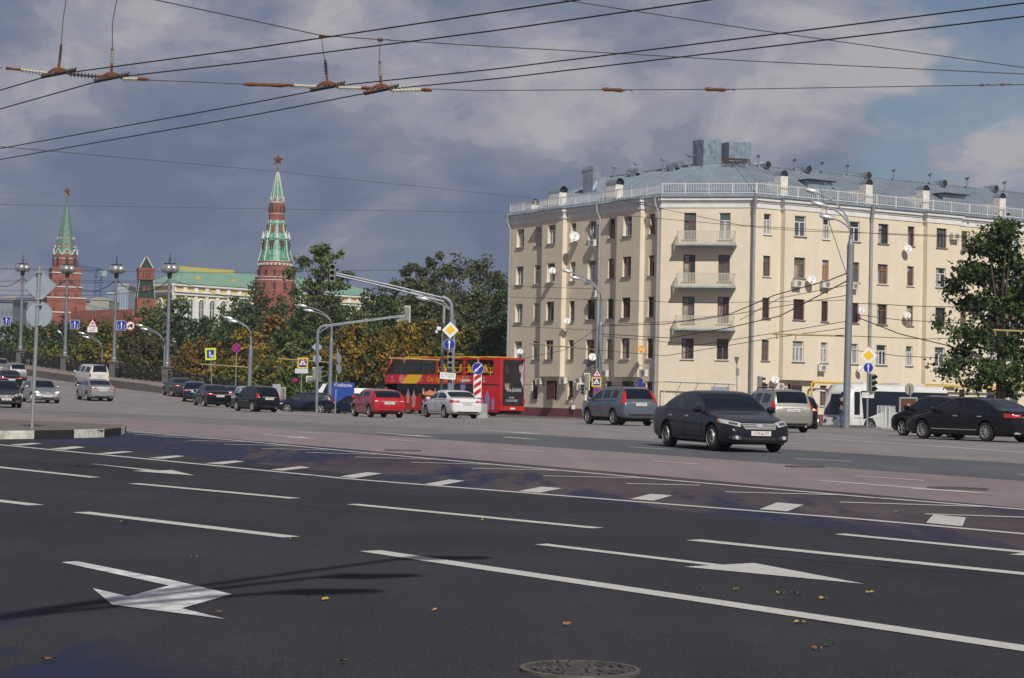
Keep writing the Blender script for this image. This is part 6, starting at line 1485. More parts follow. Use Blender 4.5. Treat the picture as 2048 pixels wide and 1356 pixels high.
def coach():
    L, W, H = 9.8, 2.45, 3.25; F_ = P(1672, 700, 128); az = math.radians(180+66-4)   # front at the left, side running right and away
    hx, hy = -.80, -.60; rz = math.atan2(hy, hx); cx, cy = F_.x-hx*L/2, F_.y-hy*L/2; z0 = -.28
    o = thing('coach', 'white coach with black side windows parked behind the tall lamp post', 'bus', (cx, cy, z0), rz); f, b, h = L/2, -L/2, W/2
    M_CW = mat('coach_white', (.66, .66, .66), .35, 0, coat=.4, var=.1, vscale=.8); g = MB(); n = 9
    sec = [(0, .35), (h-.05, .35), (h, .6), (h, 1.5), (h-.02, 2.5), (h-.14, 3.0), (h-.45, H), (0, H+.03)]; st_ = [(b, .96, .0), (b+.2, 1, 0), (f-.7, 1, 0), (f-.25, .98, .06), (f-.02, .9, .3), (f+.06, .84, .55)]
    loop = lambda s_, dz: [(y*s_, z-(dz if z > 2.4 else 0)) for y, z in sec]+[(-y*s_, z-(dz if z > 2.4 else 0)) for y, z in sec[-2:0:-1]]
    R_ = len(loop(1, 0))
    for x, s_, dz in st_:
        for y, z in loop(s_, dz): g.v.append((x-(max(0, z-1.2)*.22 if x > f-.3 else 0), y, z))
    for i in range(len(st_)-1):
        for j in range(R_): g.f.append((i*R_+j, i*R_+(j+1) % R_, (i+1)*R_+(j+1) % R_, (i+1)*R_+j)); g.m.append(0)
    g.f.append(tuple(range(R_))); g.m.append(0); g.f.append(tuple(range((len(st_)-1)*R_, len(st_)*R_))[::-1]); g.m.append(0)
    g.build('body', M_CW, o, smooth='auto')
    for s_ in (-1, 1):
        g = MB(); y = s_*(h+.012); g.prism([(b+.1, 1.45), (f-3.2, 1.45), (f-1.4, .95), (f-1.15, 2.82), (b+.1, 2.82)], min(y, y-s_*.03), max(y, y-s_*.03)); g.build('side_windows', M_CGL, o)
        g = MB(); g.box((f-.78, s_*(h+.008), 2.0), (.5, .02, 1.5)); g.build('door_window', M_CGL, o)
        g = MB(); g.box((0, s_*(h+.01), 1.05), (L-1, .01, .02)); g.box((b+3.5, s_*(h+.01), .8), (.02, .01, .6)); g.box((b+6, s_*(h+.01), .8), (.02, .01, .6)); g.build('panel_seam', M_TRD, o)
    g = MB(); X = f+.075
    def fp(y, z): return (X-max(0, z-1.2)*.22-.12*(abs(y)/h)**3, y, z-(.3 if z > 2.6 else 0))
    for i in range(8):
        y0, y1 = -.98+1.96*i/8, -.98+1.96*(i+1)/8
        for z0_, z1_ in ((1.22, 1.7), (1.7, 2.2), (2.2, 2.59), ): g.face([fp(y0, z0_), fp(y1, z0_), fp(y1, z1_), fp(y0, z1_)])
    g.build('windscreen', M_CGL, o)
    for s_ in (-1, 1):
        g = MB(); g.tube([(f-.2, s_*(h-.1), 2.75), (f+.35, s_*(h+.15), 2.8), (f+.55, s_*(h+.25), 2.45)], .06, 6); g.box((f+.55, s_*(h+.25), 2.1), (.16, .22, .75)); g.build('mirror_arm', M_CW, o)
        g = MB(); g.lathe((f+.06, s_*.82, .82), [(.14, -.03), (.12, .03), (.02, .04)], 14, axis='X'); g.build('headlight', M_LDK, o)
    g = MB(); g.box((f+.075, 0, .62), (.02, .5, .11)); g.build('number_plate', M_PLT, o)
    g = MB(); g.lathe((f+.07, 0, 1.0), [(.12, -.01), (.12, .012)], 14, axis='X'); g.build('badge', M_LDK, o)
    for xx in (f-2.0, b+2.2):
        for s_ in (-1, 1):
            g = MB(); g.lathe((xx, s_*(h-.1), .48), [(.58, -.13), (.58, .13)], 24, axis='Y'); g.build('wheel_arch', M_ARCH, o); wheel(o, xx, s_*(h-.06), .47, 6)
    g = MB(); g.box((b+3.2, 0, H+.08), (2.4, 1.6, .16)); g.box((f-2.6, 0, H+.06), (1.4, 1.4, .14)); g.build('roof_unit', M_CW, o)
coach()
def box_truck():
    p = P(672, 700, 166); o = thing('delivery_truck', 'blue box truck with white lettering, behind the blue cars', 'truck', (p.x, p.y, .0), math.radians(200)); o.rotation_euler = (0, 0, math.pi+.18)
    M_TB = mat('truck_blue', (.010, .055, .30), .4, coat=.3); M_TD = mat('truck_darkblue', (.018, .03, .10), .4); g = MB(); g.box((-.55, 0, 1.6), (2.0, 1.9, 1.9)); g.build('box_body', M_TB, o)
    g = MB(); g.prism([(.5, .5), (2.6, .5), (2.7, 1.3), (1.9, 1.5), (1.35, 2.3), (.5, 2.4)], -.95, .95); g.build('cab', M_TD, o)
    g = MB(); g.prism([(1.32, 1.5), (1.8, 1.5), (1.3, 2.2), (1.32, 2.2)], .94, .97); g.box((1.0, .965, 1.85), (.55, .02, .6)); g.build('cab_window', M_CGL, o)
    g = MB(); g.prism([(1.2, 1.5), (1.7, 1.5), (1.1, 2.4), (.8, 2.4)], .975, .985); g.build('white_flash', M_WHT, o)
    text('Соболь', .42, M_WHT, o, (-.6, .965, 2.3), (math.pi/2, 0, math.pi), 'lettering')
    for x in (-1.4, 1.8):
        for s_ in (-1, 1): wheel(o, x, s_*.85, .36, 5)
box_truck()
p = P(722, 700, 172); o = thing('parked_bus', 'white roofed van with a brown side, just behind the red hatchback', 'van', (p.x, p.y, -.1), math.pi+.1)
g = MB(); g.box((0, 0, 1.0), (4.2, 1.9, 1.5)); g.build('body', mat('brown_side', (.16, .05, .04), .5), o); g = MB(); g.box((0, 0, 1.98), (4.3, 2.0, .45), taper=.9); g.build('roof', M_WHT, o); g = MB(); g.box((.2, .96, 1.5), (3.2, .02, .4)); g.build('side_windows', M_CGL, o)
for x in (-1.3, 1.3):
    for s_ in (-1, 1): wheel(o, x, s_*.85, .34, 5)
# ================================================================ poles, signs, signals
M_POLE = mat('pole_grey', (.30, .325, .35), .5, .4, var=.12, vscale=3); M_POLEB = mat('pole_blue_grey', (.22, .245, .28), .5, .35, var=.12, vscale=2); M_SBACK = mat('sign_back', (.36, .43, .50), .4, .4, var=.1, vscale=1.2)
M_SB = mat('sign_blue', (.008, .03, .30), .4); M_SR = mat('sign_red', (.55, .02, .03), .4); M_SY = mat('sign_yellow', (.75, .50, .01), .4); M_SYG = mat('sign_yellow_green', (.55, .72, .02), .5); M_SBK = mat('sign_black', (.02, .02, .02), .5)
def circ(r, n=28, c=(0, 0)): return [(c[0]+r*math.cos(2*math.pi*k/n), c[1]+r*math.sin(2*math.pi*k/n)) for k in range(n)]
def rsq(w, h, r=.05, rot=0):
    pts = []
    for cx, cz, a0 in ((w/2-r, h/2-r, 0), (-w/2+r, h/2-r, 90), (-w/2+r, -h/2+r, 180), (w/2-r, -h/2+r, 270)):
        for k in range(4): a = math.radians(a0+30*k); pts.append((cx+r*math.cos(a), cz+r*math.sin(a)))
    if rot: c_, s_ = math.cos(rot), math.sin(rot); pts = [(x*c_-z*s_, x*s_+z*c_) for x, z in pts]
    return pts
def tri(r, inset=0): return [(r*math.cos(math.radians(a)), r*math.sin(math.radians(a))) for a in (90, 210, 330)]
ARU = [(-.035, -.3), (.035, -.3), (.035, .12), (.1, .08), (0, .32), (-.1, .08), (-.035, .12)]
def rotp(p, a, s=1.0, c=(0, 0)): a = math.radians(a); return [((x*math.cos(a)-z*math.sin(a))*s+c[0], (x*math.sin(a)+z*math.cos(a))*s+c[1]) for x, z in p]
MAN = [[(-.03, .17), (.03, .17), (.035, .24), (0, .275), (-.035, .24)], [(-.05, .15), (.06, .14), (.05, -.02), (-.03, -.02)], [(-.03, -.02), (.03, -.02), (-.06, -.28), (-.12, -.28)], [(0, -.02), (.05, -.02), (.14, -.26), (.08, -.28)], [(.04, .13), (.14, .02), (.12, -.01), (.03, .07)], [(-.04, .13), (-.13, .0), (-.1, -.02), (-.02, .07)]]
def signface(kind, s=1.0):
    """list of (polygon, material) layers, unit: metres for a 0.7 m sign"""
    if kind == 'straight': return [(circ(.35), M_WHT), (circ(.33), M_SB), (rotp(ARU, 0, .95), M_WHT)]
    if kind == 'diag': return [(circ(.35), M_WHT), (circ(.33), M_SB), (rotp(ARU, 135, 1.0), M_WHT)]
    if kind == 'main': return [(rsq(.7, .7, .05, math.pi/4), M_WHT), (rsq(.42, .42, .04, math.pi/4), M_SY)]
    if kind == 'nostop': return [(circ(.35), M_SR), (circ(.29), M_SB), (rsq(.6, .07, .01, math.pi/4), M_SR), (rsq(.6, .07, .01, -math.pi/4), M_SR)]
    if kind == 'cross': return [(rsq(.84, .84, .06), M_SY), (rsq(.62, .62, .04), M_SB), (tri(.32), M_WHT)]+[(rotp(q, 0, .62, (0, -.04)), M_SBK) for q in MAN]
    if kind == 'stairs': return [(rsq(.84, .94, .06), M_SYG), (rsq(.56, .66, .03), M_SB)]+[(rotp(q, 0, .8, (-.04, .06)), M_WHT) for q in MAN]+[([(-.1, -.26), (.22, -.26), (.22, -.08), (.14, -.08), (.14, -.14), (.04, -.14), (.04, -.2), (-.1, -.2)], M_WHT)]
    if kind == 'lanes': return [(rsq(.8, .8, .04), M_WHT), (rsq(.75, .75, .03), M_SB), (rotp(ARU, 0, 1.0), M_WHT)]+[(rsq(.05, .09, .005), M_WHT)]*0+[([(x-.022, z), (x+.022, z), (x+.022, z+.09), (x-.022, z+.09)], M_WHT) for x in (-.24, .24) for z in (-.3, -.16, -.02)]
    if kind == 'truck': return [(circ(.38), M_SR), (circ(.31), M_WHT), ([(-.24, -.02), (-.24, -.1), (-.1, -.1), (-.1, -.02), (-.17, .06)], M_SBK), ([(-.08, -.1), (.2, -.1), (.2, .13), (-.08, .13)], M_SBK), (circ(.05, 10, (-.15, -.13)), M_SBK), (circ(.05, 10, (.12, -.13)), M_SBK)]
    if kind == 'slip': return [(tri(.5), M_SR), (rotp(tri(.38), 0, 1, (0, -.01)), M_WHT), ([(-.1, .02), (.1, .02), (.1, .1), (.06, .15), (-.06, .15), (-.1, .1)], M_SBK), ([(-.2, -.18), (.0, -.02), (.05, -.05), (-.15, -.2)], M_SBK), ([(.2, -.18), (.06, -.04), (.02, -.07), (.14, -.2)], M_SBK)]
def sign(parent, kind, x, z, y=0, s=1.0, rz=0, tilt=0, name='sign_face', back=None):
    M = Matrix.Translation((x, y, z))@Matrix.Rotation(rz, 4, 'Z')@Matrix.Rotation(tilt, 4, 'Y')@Matrix.Scale(s, 4); L_ = signface(kind)
    g = MB(); g.prism(L_[0][0], -.012, .012, 0, M); o = g.build(name, L_[0][1], parent)
    for i, (pl, m) in enumerate(L_[1:]): g = MB(); g.prism(pl, -.018-.004*i, -.0121, 0, M); g.build('symbol', m, o)
    return o
def at_root(x, D, name, label, cat, group=None, z=None, rz=0):
    p = P(x, 700, D); return thing(name, label, cat, (p.x, p.y, gz(p.x, p.y) if z is None else z), rz, group), D
def lx(o, x, y, D): q = P(x, y, D); return q.x-o.location.x, q.z-o.location.z
M_TLB = mat('signal_housing', (.20, .22, .20), .6); M_TLW = mat('signal_backboard', (.66, .64, .50), .6); M_LG = mat('lens_green', (.012, .10, .075), .3); M_LK = mat('lens_dark', (.03, .03, .03), .3)
def tlight(parent, x, z, y=0, s=1.0, rz=0, green=True, name='traffic_light'):
    M3 = Matrix.Rotation(rz, 3, 'Z'); c = Vector((x, y, z)); g = MB(); g.box(c, (.3*s, .22*s, .95*s), rot=M3); o = g.build(name, M_TLB, parent)
    for k in range(3):
        q = c+M3@Vector((0, -.115*s, (.3-.3*k)*s)); g = MB(); g.lathe(q, [(.1*s, .0), (.1*s, -.006), (.02*s, -.03*s)], 14, axis='Y', rot=M3); g.build('lens', M_LG if k == 2 and green else M_LK, o)
        g = MB(); n = 10
        for i in range(n):
            a0, a1 = math.pi*(-.1+1.2*i/n), math.pi*(-.1+1.2*(i+1)/n)
            pp = [(.115*s*math.cos(a), yy, .115*s*math.sin(a)) for a, yy in ((a0, 0), (a1, 0), (a1, -.2*s), (a0, -.2*s))]; g.face([q+M3@Vector(t) for t in pp])
        g.build('visor', M_BLK, o)
    return o
def Lboard(parent, x, z, y=0, s=1.0, rz=0, flip=False):
    """L shaped backboard seen from the back, signal heads behind it"""
    f = -1 if flip else 1; M = Matrix.Translation((x, y, z))@Matrix.Rotation(rz, 4, 'Z'); pl = [(-.62*f, -.62), (.32*f, -.62), (.32*f, .62), (-.1*f, .62), (-.1*f, -.12), (-.62*f, -.12)]
    pl = [(a*s, b*s) for a, b in pl]; g = MB(); g.prism(pl, -.01, .01, 0, M); o = g.build('backboard', M_TLW, parent)
    g = MB(); g.box((M@Vector((.11*f*s, -.1, .05*s))), (.3*s, .2, 1.0*s), rot=M.to_3x3()); g.box((M@Vector((-.28*f*s, -.1, -.37*s))), (.44*s, .18, .34*s), rot=M.to_3x3()); g.build('signal_housing', M_TLB, o)
    return o
# sign post on the traffic island (we see the backs)
o, D = at_root(68, 47, 'sign_post', 'grey post on the traffic island with the backs of a diamond and a round sign', 'sign post', z=gz(*P(68, 700, 47).xy)+.15)
x1, z1 = lx(o, 79, 534, D); g = MB(); g.tube([(0, 0, -.3), (x1, 0, z1)], .045, 10); g.build('pole', M_POLE, o, smooth='auto')
x_, z_ = lx(o, 79, 571, D); g = MB(); M = Matrix.Translation((x_, .05, z_)); g.prism(rsq(.58, .58, .03, math.pi/4), -.004, .004, 0, M); sb = g.build('diamond_sign', M_SBACK, o)
g = MB(); 
for k in range(4):
    a = math.pi/4+k*math.pi/2; 
    p0 = Vector((x_+.4*math.cos(k*math.pi/2), .045, z_+.4*math.sin(k*math.pi/2))); p1 = Vector((x_+.4*math.cos((k+1)*math.pi/2), .045, z_+.4*math.sin((k+1)*math.pi/2))); g.tube([p0, p1], .012, 4)
g.build('rim', M_STEEL, sb)
x_, z_ = lx(o, 77.5, 629, D); g = MB(); g.prism(circ(.315), -.004, .004, 0, Matrix.Translation((x_, .05, z_))); sb = g.build('round_sign', M_SBACK, o); g = MB(); g.tube([(x_+.315*math.cos(t*math.pi/16), .045, z_+.315*math.sin(t*math.pi/16)) for t in range(33)], .008, 4); g.build('rim', M_STEEL, sb)
g = MB()
for y in (545, 598, 610, 650): xx, zz = lx(o, 78, y, D); g = MB(); g.box((xx, .0, zz), (.13, .12, .03)); g.build('clamp', M_STEEL, o)
# kerbed traffic island with painted kerb blocks
def island():
    edge = [(-260, 884), (-60, 880), (0, 878.5), (70, 877.5), (146, 876), (205, 874.5), (240, 870.5), (252, 866.5), (246, 863), (200, 861), (80, 855), (-60, 848), (-260, 840)]
    W_ = [at(x, y) for x, y in edge]; h = .19; g = MB(); n = len(W_)
    g.face([(p.x, p.y, p.z+h-.01) for p in W_]); struct(g.build('traffic_island', mat('island_asphalt', (.13, .115, .105), .95, var=.25, vscale=1.5, bump=.5)))
    # blocks along the near edge
    cuts = [(-260, 0), (-60, 0), (-4, 0), (69, 1), (146, 0), (209, 1), (243, 0), (252, 1)]; xs = [-260, -190, -120, -50, 69, 147, 209, 241, 251]; col = [0, 1, 0, 1, 0, 1, 0, 1]
    col = ['w', 'b', 'w', 'w', 'b', 'w', 'b', 'w']
    MW = mat('kerb_white', (.60, .60, .55), .8, var=.3, vscale=4, bump=.4); MK = mat('kerb_black', (.018, .018, .02), .8, var=.4, vscale=4, bump=.4)
    def pt(x):
        for (a, b), (c, d) in zip(edge[:-1], edge[1:]):
            if a <= x <= c: return at(x, b+(d-b)*(x-a)/(c-a))
    for i in range(len(xs)-1):
        g = MB(); k = 4
        for j in range(k+1):
            x = xs[i]+(xs[i+1]-xs[i])*j/k; x += (.8 if j == 0 else (-.8 if j == k else 0)); p = pt(x); d = Vector((-.25, 1, 0)).normalized()*.16
            for a, b in ((0, -.05), (0, h-.03), (.03, h), (1, h), (1, -.05)): q = p+d*a*(1); g.v.append((q.x, q.y, p.z+b+(.004*(i % 3))))
        for j in range(k):
            for q in range(4): a = j*5+q; g.f.append((a, a+5, a+6, a+1)); g.m.append(0)
        g.f += [tuple(range(5)), tuple(range(k*5, k*5+5))[::-1]]; g.m += [0, 0]
        struct(g.build('kerb', MW if col[i] == 'w' else MK))
    g = MB()
    for (x0, y0), (x1, y1) in zip(edge[7:-1], edge[8:]):
        a, b = at(x0, y0), at(x1, y1); g.face([(a.x, a.y, a.z-.05), (b.x, b.y, b.z-.05), (b.x, b.y, b.z+h), (a.x, a.y, a.z+h)])
    struct(g.build('kerb', mat('kerb_stone', (.26, .24, .22), .9)))
island()
# lane signs hung above the ramp
def hung(x, y, D, kinds, label, bar):
    p = P(x, y, D); o = thing('overhead_sign', label, 'road sign', p, -.0, 'road signs hung above the bridge ramp')
    for k, dx, s in kinds: sign(o, k, dx, 0, 0, s)
    g = MB(); bx, by = bar; q = P(bx, by, D); g.tube([(0, .03, -.35), (0, .03, .5)], .025, 6); g.tube([(0, .03, .3), (q.x-p.x, .05, .3)], .02, 6)
    g.build('bracket', M_POLE, o)
hung(13, 642, 190, [('lanes', 0, 1.05)], 'blue lane arrow sign at the far left, left of the lamp post', (38, 642))
hung(149.5, 649, 181, [('lanes', 0, 1.05)], 'blue lane arrow sign just right of the lamp post before the stepped tower', (137, 649))
hung(243, 651, 172, [('lanes', 0, 1.05), ('truck', .78, 1.08)], 'blue lane arrow sign paired with a round truck ban sign', (229, 651))
p = P(185, 650, 176); o = thing('overhead_sign', 'red bordered slippery road triangle with a white plate below it', 'road sign', p, 0, 'road signs hung above the bridge ramp')
sign(o, 'slip', 0, .08, 0, 1.05); g = MB(); g.prism(rsq(.9, .48, .04), -.01, .01, 0, Matrix.Translation((0, 0, -.4))); pl = g.build('plate', M_WHT, o); g = MB(); g.tube([(-.25, -.02, -.5), (-.1, -.02, -.3), (.05, -.02, -.38), (.2, -.02, -.28), (.28, -.02, -.42), (.1, -.02, -.52), (-.25, -.02, -.5)], .018, 4); g.build('cloud_symbol', M_SBK, pl)
g = MB(); g.tube([(-.05, .03, -.6), (-.05, .03, .6)], .02, 5); q = P(229, 620, 176); g.tube([(-.05, .03, .55), (q.x-p.x, .03, q.z-p.z)], .012, 5); g.build('bracket', M_POLE, o)
# small posts in front of the autumn trees
def post_sign(x, ytop, ybot, D, kinds, label, lean=0, rz=0, r=.035):
    o, _ = at_root(x, D, 'road_sign', label, 'road sign', 'roadside signs')
    x0, z0 = lx(o, x, ybot, D); x1, z1 = lx(o, x+lean, ytop, D); g = MB(); g.tube([(0, .04, min(z0, 0)-.4), (x1, .04, z1)], r, 8); g.build('pole', M_POLE, o, smooth='auto')
    for k, px, py, s in kinds:
        xx, zz = lx(o, px, py, D); sign(o, k, xx, zz, 0, s, rz, tilt=0 if not lean else -.07)
    return o, D
post_sign(427, 700, 775, 152, [('stairs', 421, 708, 1.0)], 'yellow green bordered blue stair sign on a leaning post', -6)
post_sign(473, 690, 778, 148, [('nostop', 473, 696, .98)], 'larger round no stopping sign on a post above the black cars')
o, D = post_sign(604, 715, 778, 150, [('cross', 605.5, 726, .98)], 'blue pedestrian crossing sign with a yellow border and a white plate below')
xx, zz = lx(o, 603, 742, D); g = MB(); g.prism(rsq(1.0, .36, .03), -.01, .01, 0, Matrix.Translation((xx, 0, zz))); g.build('plate', mat('plate_pale', (.52, .58, .64), .5), o)
post_sign(590, 756, 790, 152, [('nostop', 590, 762, .66)], 'small round no stopping sign low behind the side-on crossover')
o, _ = at_root(673, 145, 'sign_post', 'thin grey post with signs seen edge-on beside the left signal mast', 'sign post', 'roadside signs'); x1, z1 = lx(o, 675, 698, 145); g = MB(); g.tube([(0, 0, -.5), (x1, 0, z1)], .05, 8); g.build('pole', M_POLE, o)
for y in (717, 738): xx, zz = lx(o, 677, y, 145); g = MB(); g.prism(circ(.36), -.01, .01, 0, Matrix.Translation((xx+.05, 0, zz))@Matrix.Rotation(1.15, 4, 'Z')); g.build('sign_back', M_SBACK, o)
def bez(a, b, c, n=8): a, b, c = Vector(a), Vector(b), Vector(c); return [a*(1-t)**2+b*2*t*(1-t)+c*t*t for t in [i/n for i in range(n+1)]]
# left signal mast
o, D = at_root(634, 140, 'signal_mast', 'left signal mast, its long arm carrying an L shaped cream backboard', 'traffic light', 'signal masts over the road')
def LP(x, y, dy=0): a, b = lx(o, x, y, D); return Vector((a, dy, b))
g = MB(); g.tube([LP(633, 835), LP(635.5, 672)]+bez(LP(635.5, 668), LP(636, 653), LP(652, 651)), .11, 10); 
for k in (0, .22): g.tube([LP(650, 651+k*12), LP(690, 645.5+k*12), LP(812, 630+k*10)], .055, 8)
g.tube([LP(636, 667), LP(662, 650)], .05, 6); g.build('pole', M_POLEB, o, smooth='auto')
a = LP(812, 628); Lboard(o, a.x, a.z, .1, .96)
a = LP(634, 694); g = MB(); g.prism(rsq(.56, .56, .03, math.pi/4), -.01, .01, 0, Matrix.Translation((a.x, .12, a.z))); g.build('diamond_sign', M_SBACK, o)
a = LP(634, 717); g = MB(); g.prism(circ(.31), -.01, .01, 0, Matrix.Translation((a.x, .12, a.z))); g.build('round_sign', M_SBACK, o)
a = LP(627, 749); Lboard(o, a.x, a.z, .15, .86); a = LP(641, 748); tlight(o, a.x+.05, a.z, .0, 1.15, .9, False)
# right signal mast
o, D = at_root(897, 107.5, 'signal_mast', 'right signal mast with diamond, arrow sign, green lens and СТОП plate', 'traffic light', 'signal masts over the road')
g = MB(); g.tube([LP(897, 845), LP(903.5, 630), LP(903, 612)]+bez(LP(903, 612), LP(902, 600), LP(885, 594), 5), [.125]*2+[.11]*7, 10)
for k, y0, y1 in ((0, 0, 0), (1, 7, 4)): g.tube([LP(888, 596+y0), LP(862, 590+y0), LP(790, 572.5+y0*.8), LP(672, 546.5+y1)], .05, 8)
g.build('pole', M_POLEB, o, smooth='auto')
a = LP(665.5, 546); tlight(o, a.x, a.z, -.1, 1.05, 0, False)
for k, x, y, s in (('main', 901, 660.5, .93), ('straight', 899, 689, .90)): a = LP(x, y); sign(o, k, a.x, a.z, -.3, s)
a = LP(901, 719.5); tlight(o, a.x, a.z, -.3, 1.02, 0, True)
a = LP(896, 752); g = MB(); g.prism(rsq(.86, .36, .03), -.012, .012, 0, Matrix.Translation((a.x, -.3, a.z))@Matrix.Rotation(.07, 4, 'Y')); pl = g.build('plate', M_WHT, o); text('СТОП', .25, M_SBK, pl, (a.x, -.317, a.z), (math.pi/2, .07, 0))
for y in (655, 690, 715, 752): a = LP(900, y); g = MB(); g.box((a.x, -.15, a.z), (.08, .32, .05)); g.build('clamp', M_STEEL, o)
o, D = at_root(880, 109, 'camera_pole', 'plain pole with a white security camera, just left of the right signal mast', 'pole'); g = MB(); g.tube([LP(880, 845), LP(888.5, 612)], .085, 10); g.build('pole', M_POLE, o, smooth='auto')
a = LP(878, 657); g = MB(); g.box((a.x, -.12, a.z), (.22, .3, .2)); g.box((a.x-.12, -.14, a.z-.18), (.12, .16, .16)); g.build('camera_housing', M_WHT, o)
# keep-left-down arrow above the striped plate
o, D = at_root(955, 112, 'road_sign', 'round blue sign with a diagonal arrow above a red and white striped plate', 'road sign', 'roadside signs')
g = MB(); g.tube([LP(954, 840), LP(956, 715)], .04, 8); g.build('pole', M_POLE, o); a = LP(956, 737); sign(o, 'diag', a.x, a.z, -.08, .98)
a = LP(955, 772); Wd, Hd = .46, 1.35; Mx = Matrix.Translation((a.x, -.06, a.z)); g = MB(); g.prism([(-Wd/2, -Hd/2), (Wd/2, -Hd/2), (Wd/2, Hd/2), (-Wd/2, Hd/2)], -.012, .012, 0, Mx); pl = g.build('striped_plate', M_WHT, o)
g = MB()
for k in range(3):
    z0 = -Hd/2+.06+k*.44; g.prism([(-Wd/2+.03, z0), (Wd/2-.03, z0+.28), (Wd/2-.03, z0+.52), (-Wd/2+.03, z0+.24)], -.018, -.0125, 0, Mx)
g.build('red_stripes', mat('stripe_red', (.42, .012, .03), .4), pl)
g = MB(); p = gnd(962, 108); o = g.box((0, 0, .4), (.9, .5, .8), taper=.9).build('concrete_block', mat('concrete', (.30, .30, .30), .9, var=.15, vscale=3)); o.location = (p.x, p.y, p.z); tag(o, 'grey concrete block just behind the white saloon car', 'block')
# third signal, by the shaded facade
o, D = at_root(1172, 138, 'traffic_light', 'signal with an L shaped backboard on a thin pole beside the shaded facade', 'traffic light', 'signals on posts')
g = MB(); g.tube([LP(1174, 835), LP(1176, 752)], .05, 8); g.build('pole', M_POLE, o); a = LP(1171, 763); Lboard(o, a.x, a.z, .1, .98); a = LP(1168, 779); tlight(o, a.x, a.z, -.05, .8, -.8, False)
o, D = at_root(1518, 125, 'traffic_light', 'small grey signal on a thin pole in front of the rounded corner', 'traffic light', 'signals on posts')
g = MB(); g.tube([LP(1516, 840), LP(1517, 752)], .07, 8); g.build('pole', M_POLE, o); a = LP(1521, 768); tlight(o, a.x, a.z, 0, 1.0, 1.3, False)
# tall lamp with street signs: right of the island at the right
o, D = at_root(1736, 92, 'sign_post', 'thin post with diamond, round arrow sign, dark signal and СТОП plate', 'sign post', 'signals on posts')
g = MB(); g.tube([LP(1734, 862), LP(1736.5, 700)], .045, 8); g.build('pole', M_POLE, o)
for k, x, y, s in (('main', 1736.5, 711, .86), ('straight', 1736, 735.5, .68)): a = LP(x, y); sign(o, k, a.x, a.z, -.07, s)
a = LP(1742.5, 766.5); tlight(o, a.x+.03, a.z, -.05, .92, .45, False)
a = LP(1735.5, 790.5); g = MB(); g.prism(rsq(.56, .25, .02), -.012, .012, 0, Matrix.Translation((a.x, -.07, a.z))); pl = g.build('plate', M_WHT, o); text('СТОП', .17, M_SBK, pl, (a.x, -.088, a.z), FACE)
# signs beside the middle lamp post
o, D = at_root(1194, 141, 'sign_post', 'post with triangle, crossing sign and no stopping sign beside the middle lamp', 'sign post', 'roadside signs')
g = MB(); g.tube([LP(1192, 840), LP(1195, 736)], .04, 8); g.build('pole', M_POLE, o)
for k, x, y, s in (('slip', 1194, 748, .72), ('cross', 1193, 764, .82), ('nostop', 1193, 781, .60)): a = LP(x, y); sign(o, k, a.x, a.z, -.06, s)
o, D = at_root(1821, 120, 'road_sign', 'back of a triangular sign on a post above the white coach', 'road sign', 'roadside signs'); g = MB(); g.tube([LP(1820, 850), LP(1821, 771)], .05, 8); g.build('pole', M_POLE, o); a = LP(1819.5, 778); g = MB(); g.prism(circ(.36), -.01, .01, 0, Matrix.Translation((a.x, .1, a.z))@Matrix.Rotation(.5, 4, 'Z')); g.build('sign_back', mat('sign_back_ochre', (.30, .29, .24), .6), o)
o, D = at_root(1695, 100, 'road_sign', 'red rimmed round sign seen from the side, just left of the tall lamp post', 'road sign', 'roadside signs'); g = MB(); g.tube([LP(1694, 860), LP(1696, 724)], .03, 6); g.build('pole', M_POLE, o); a = LP(1694, 737); sign(o, 'nostop', a.x, a.z, -.06, .75, rz=1.0)
o, D = at_root(1283, 140, 'shop_sign', 'small dark blue round sign above a blue plate on the shaded facade side', 'sign'); g = MB(); g.tube([LP(1283, 835), LP(1283, 760)], .04, 6); g.build('pole', M_POLE, o); a = LP(1281, 762); g = MB(); g.prism(circ(.16), -.06, .02, 0, Matrix.Translation((a.x, -.04, a.z))); g.build('disc', M_SB, o); a = LP(1283, 769); g = MB(); g.box((a.x, -.05, a.z), (.6, .05, .2)); g.build('plate', M_SB, o)
# street lamps with curved twin arms
def slamp(x, ybot, ytop, D, heads, label, r=.1, ybase=None, thick=None, group='curved arm street lamps', zb=None):
    global o
    o, _ = at_root(x, D, 'street_lamp', label, 'street lamp', group)
    yb = ybase; base = Vector((0, 0, -1.0)); a = lx(o, x+(ybot-ytop)*.02, ytop, D); top = Vector((a[0], 0, a[1])); g = MB()
    if thick:
        t = lx(o, x+(ybot-thick)*.02, thick, D); tk = Vector((t[0], 0, t[1])); g.tube([base, tk], r*1.7, 12); g.lathe(tk, [(r*1.75, -.1), (r*1.0, .25)], 12); g.tube([tk, top], r, 10)
    else: g.tube([base, top], [r*1.5, r], 10)
    g.build('pole', M_POLEB, o, smooth='auto')
    for hx_, hy_ in heads:
        q = lx(o, hx_, hy_, D); hd = Vector((q[0], 0, q[1])); g = MB(); ctl = Vector((top.x-.0, 0, hd.z+(top.z-hd.z)*.0+.15)); d = hd-top
        g.tube(bez(top, Vector((top.x+.05*d.x, 0, top.z+.72*d.z)), hd, 10), r*.42, 7); g.build('arm', M_POLE, o, smooth='auto')
        g = MB(); dr = (hd-Vector((top.x+.1*d.x, 0, top.z+.8*d.z))).normalized(); g.tube([hd-dr*.15, hd+dr*.1, hd+dr*.45, hd+dr*.62], [.06, .13, .12, .04], 10); g.build('lamp_head', M_ZLAMP, o, smooth='auto')
M_ZLAMP = mat('lamp_head_silver', (.60, .62, .64), .3, .5)
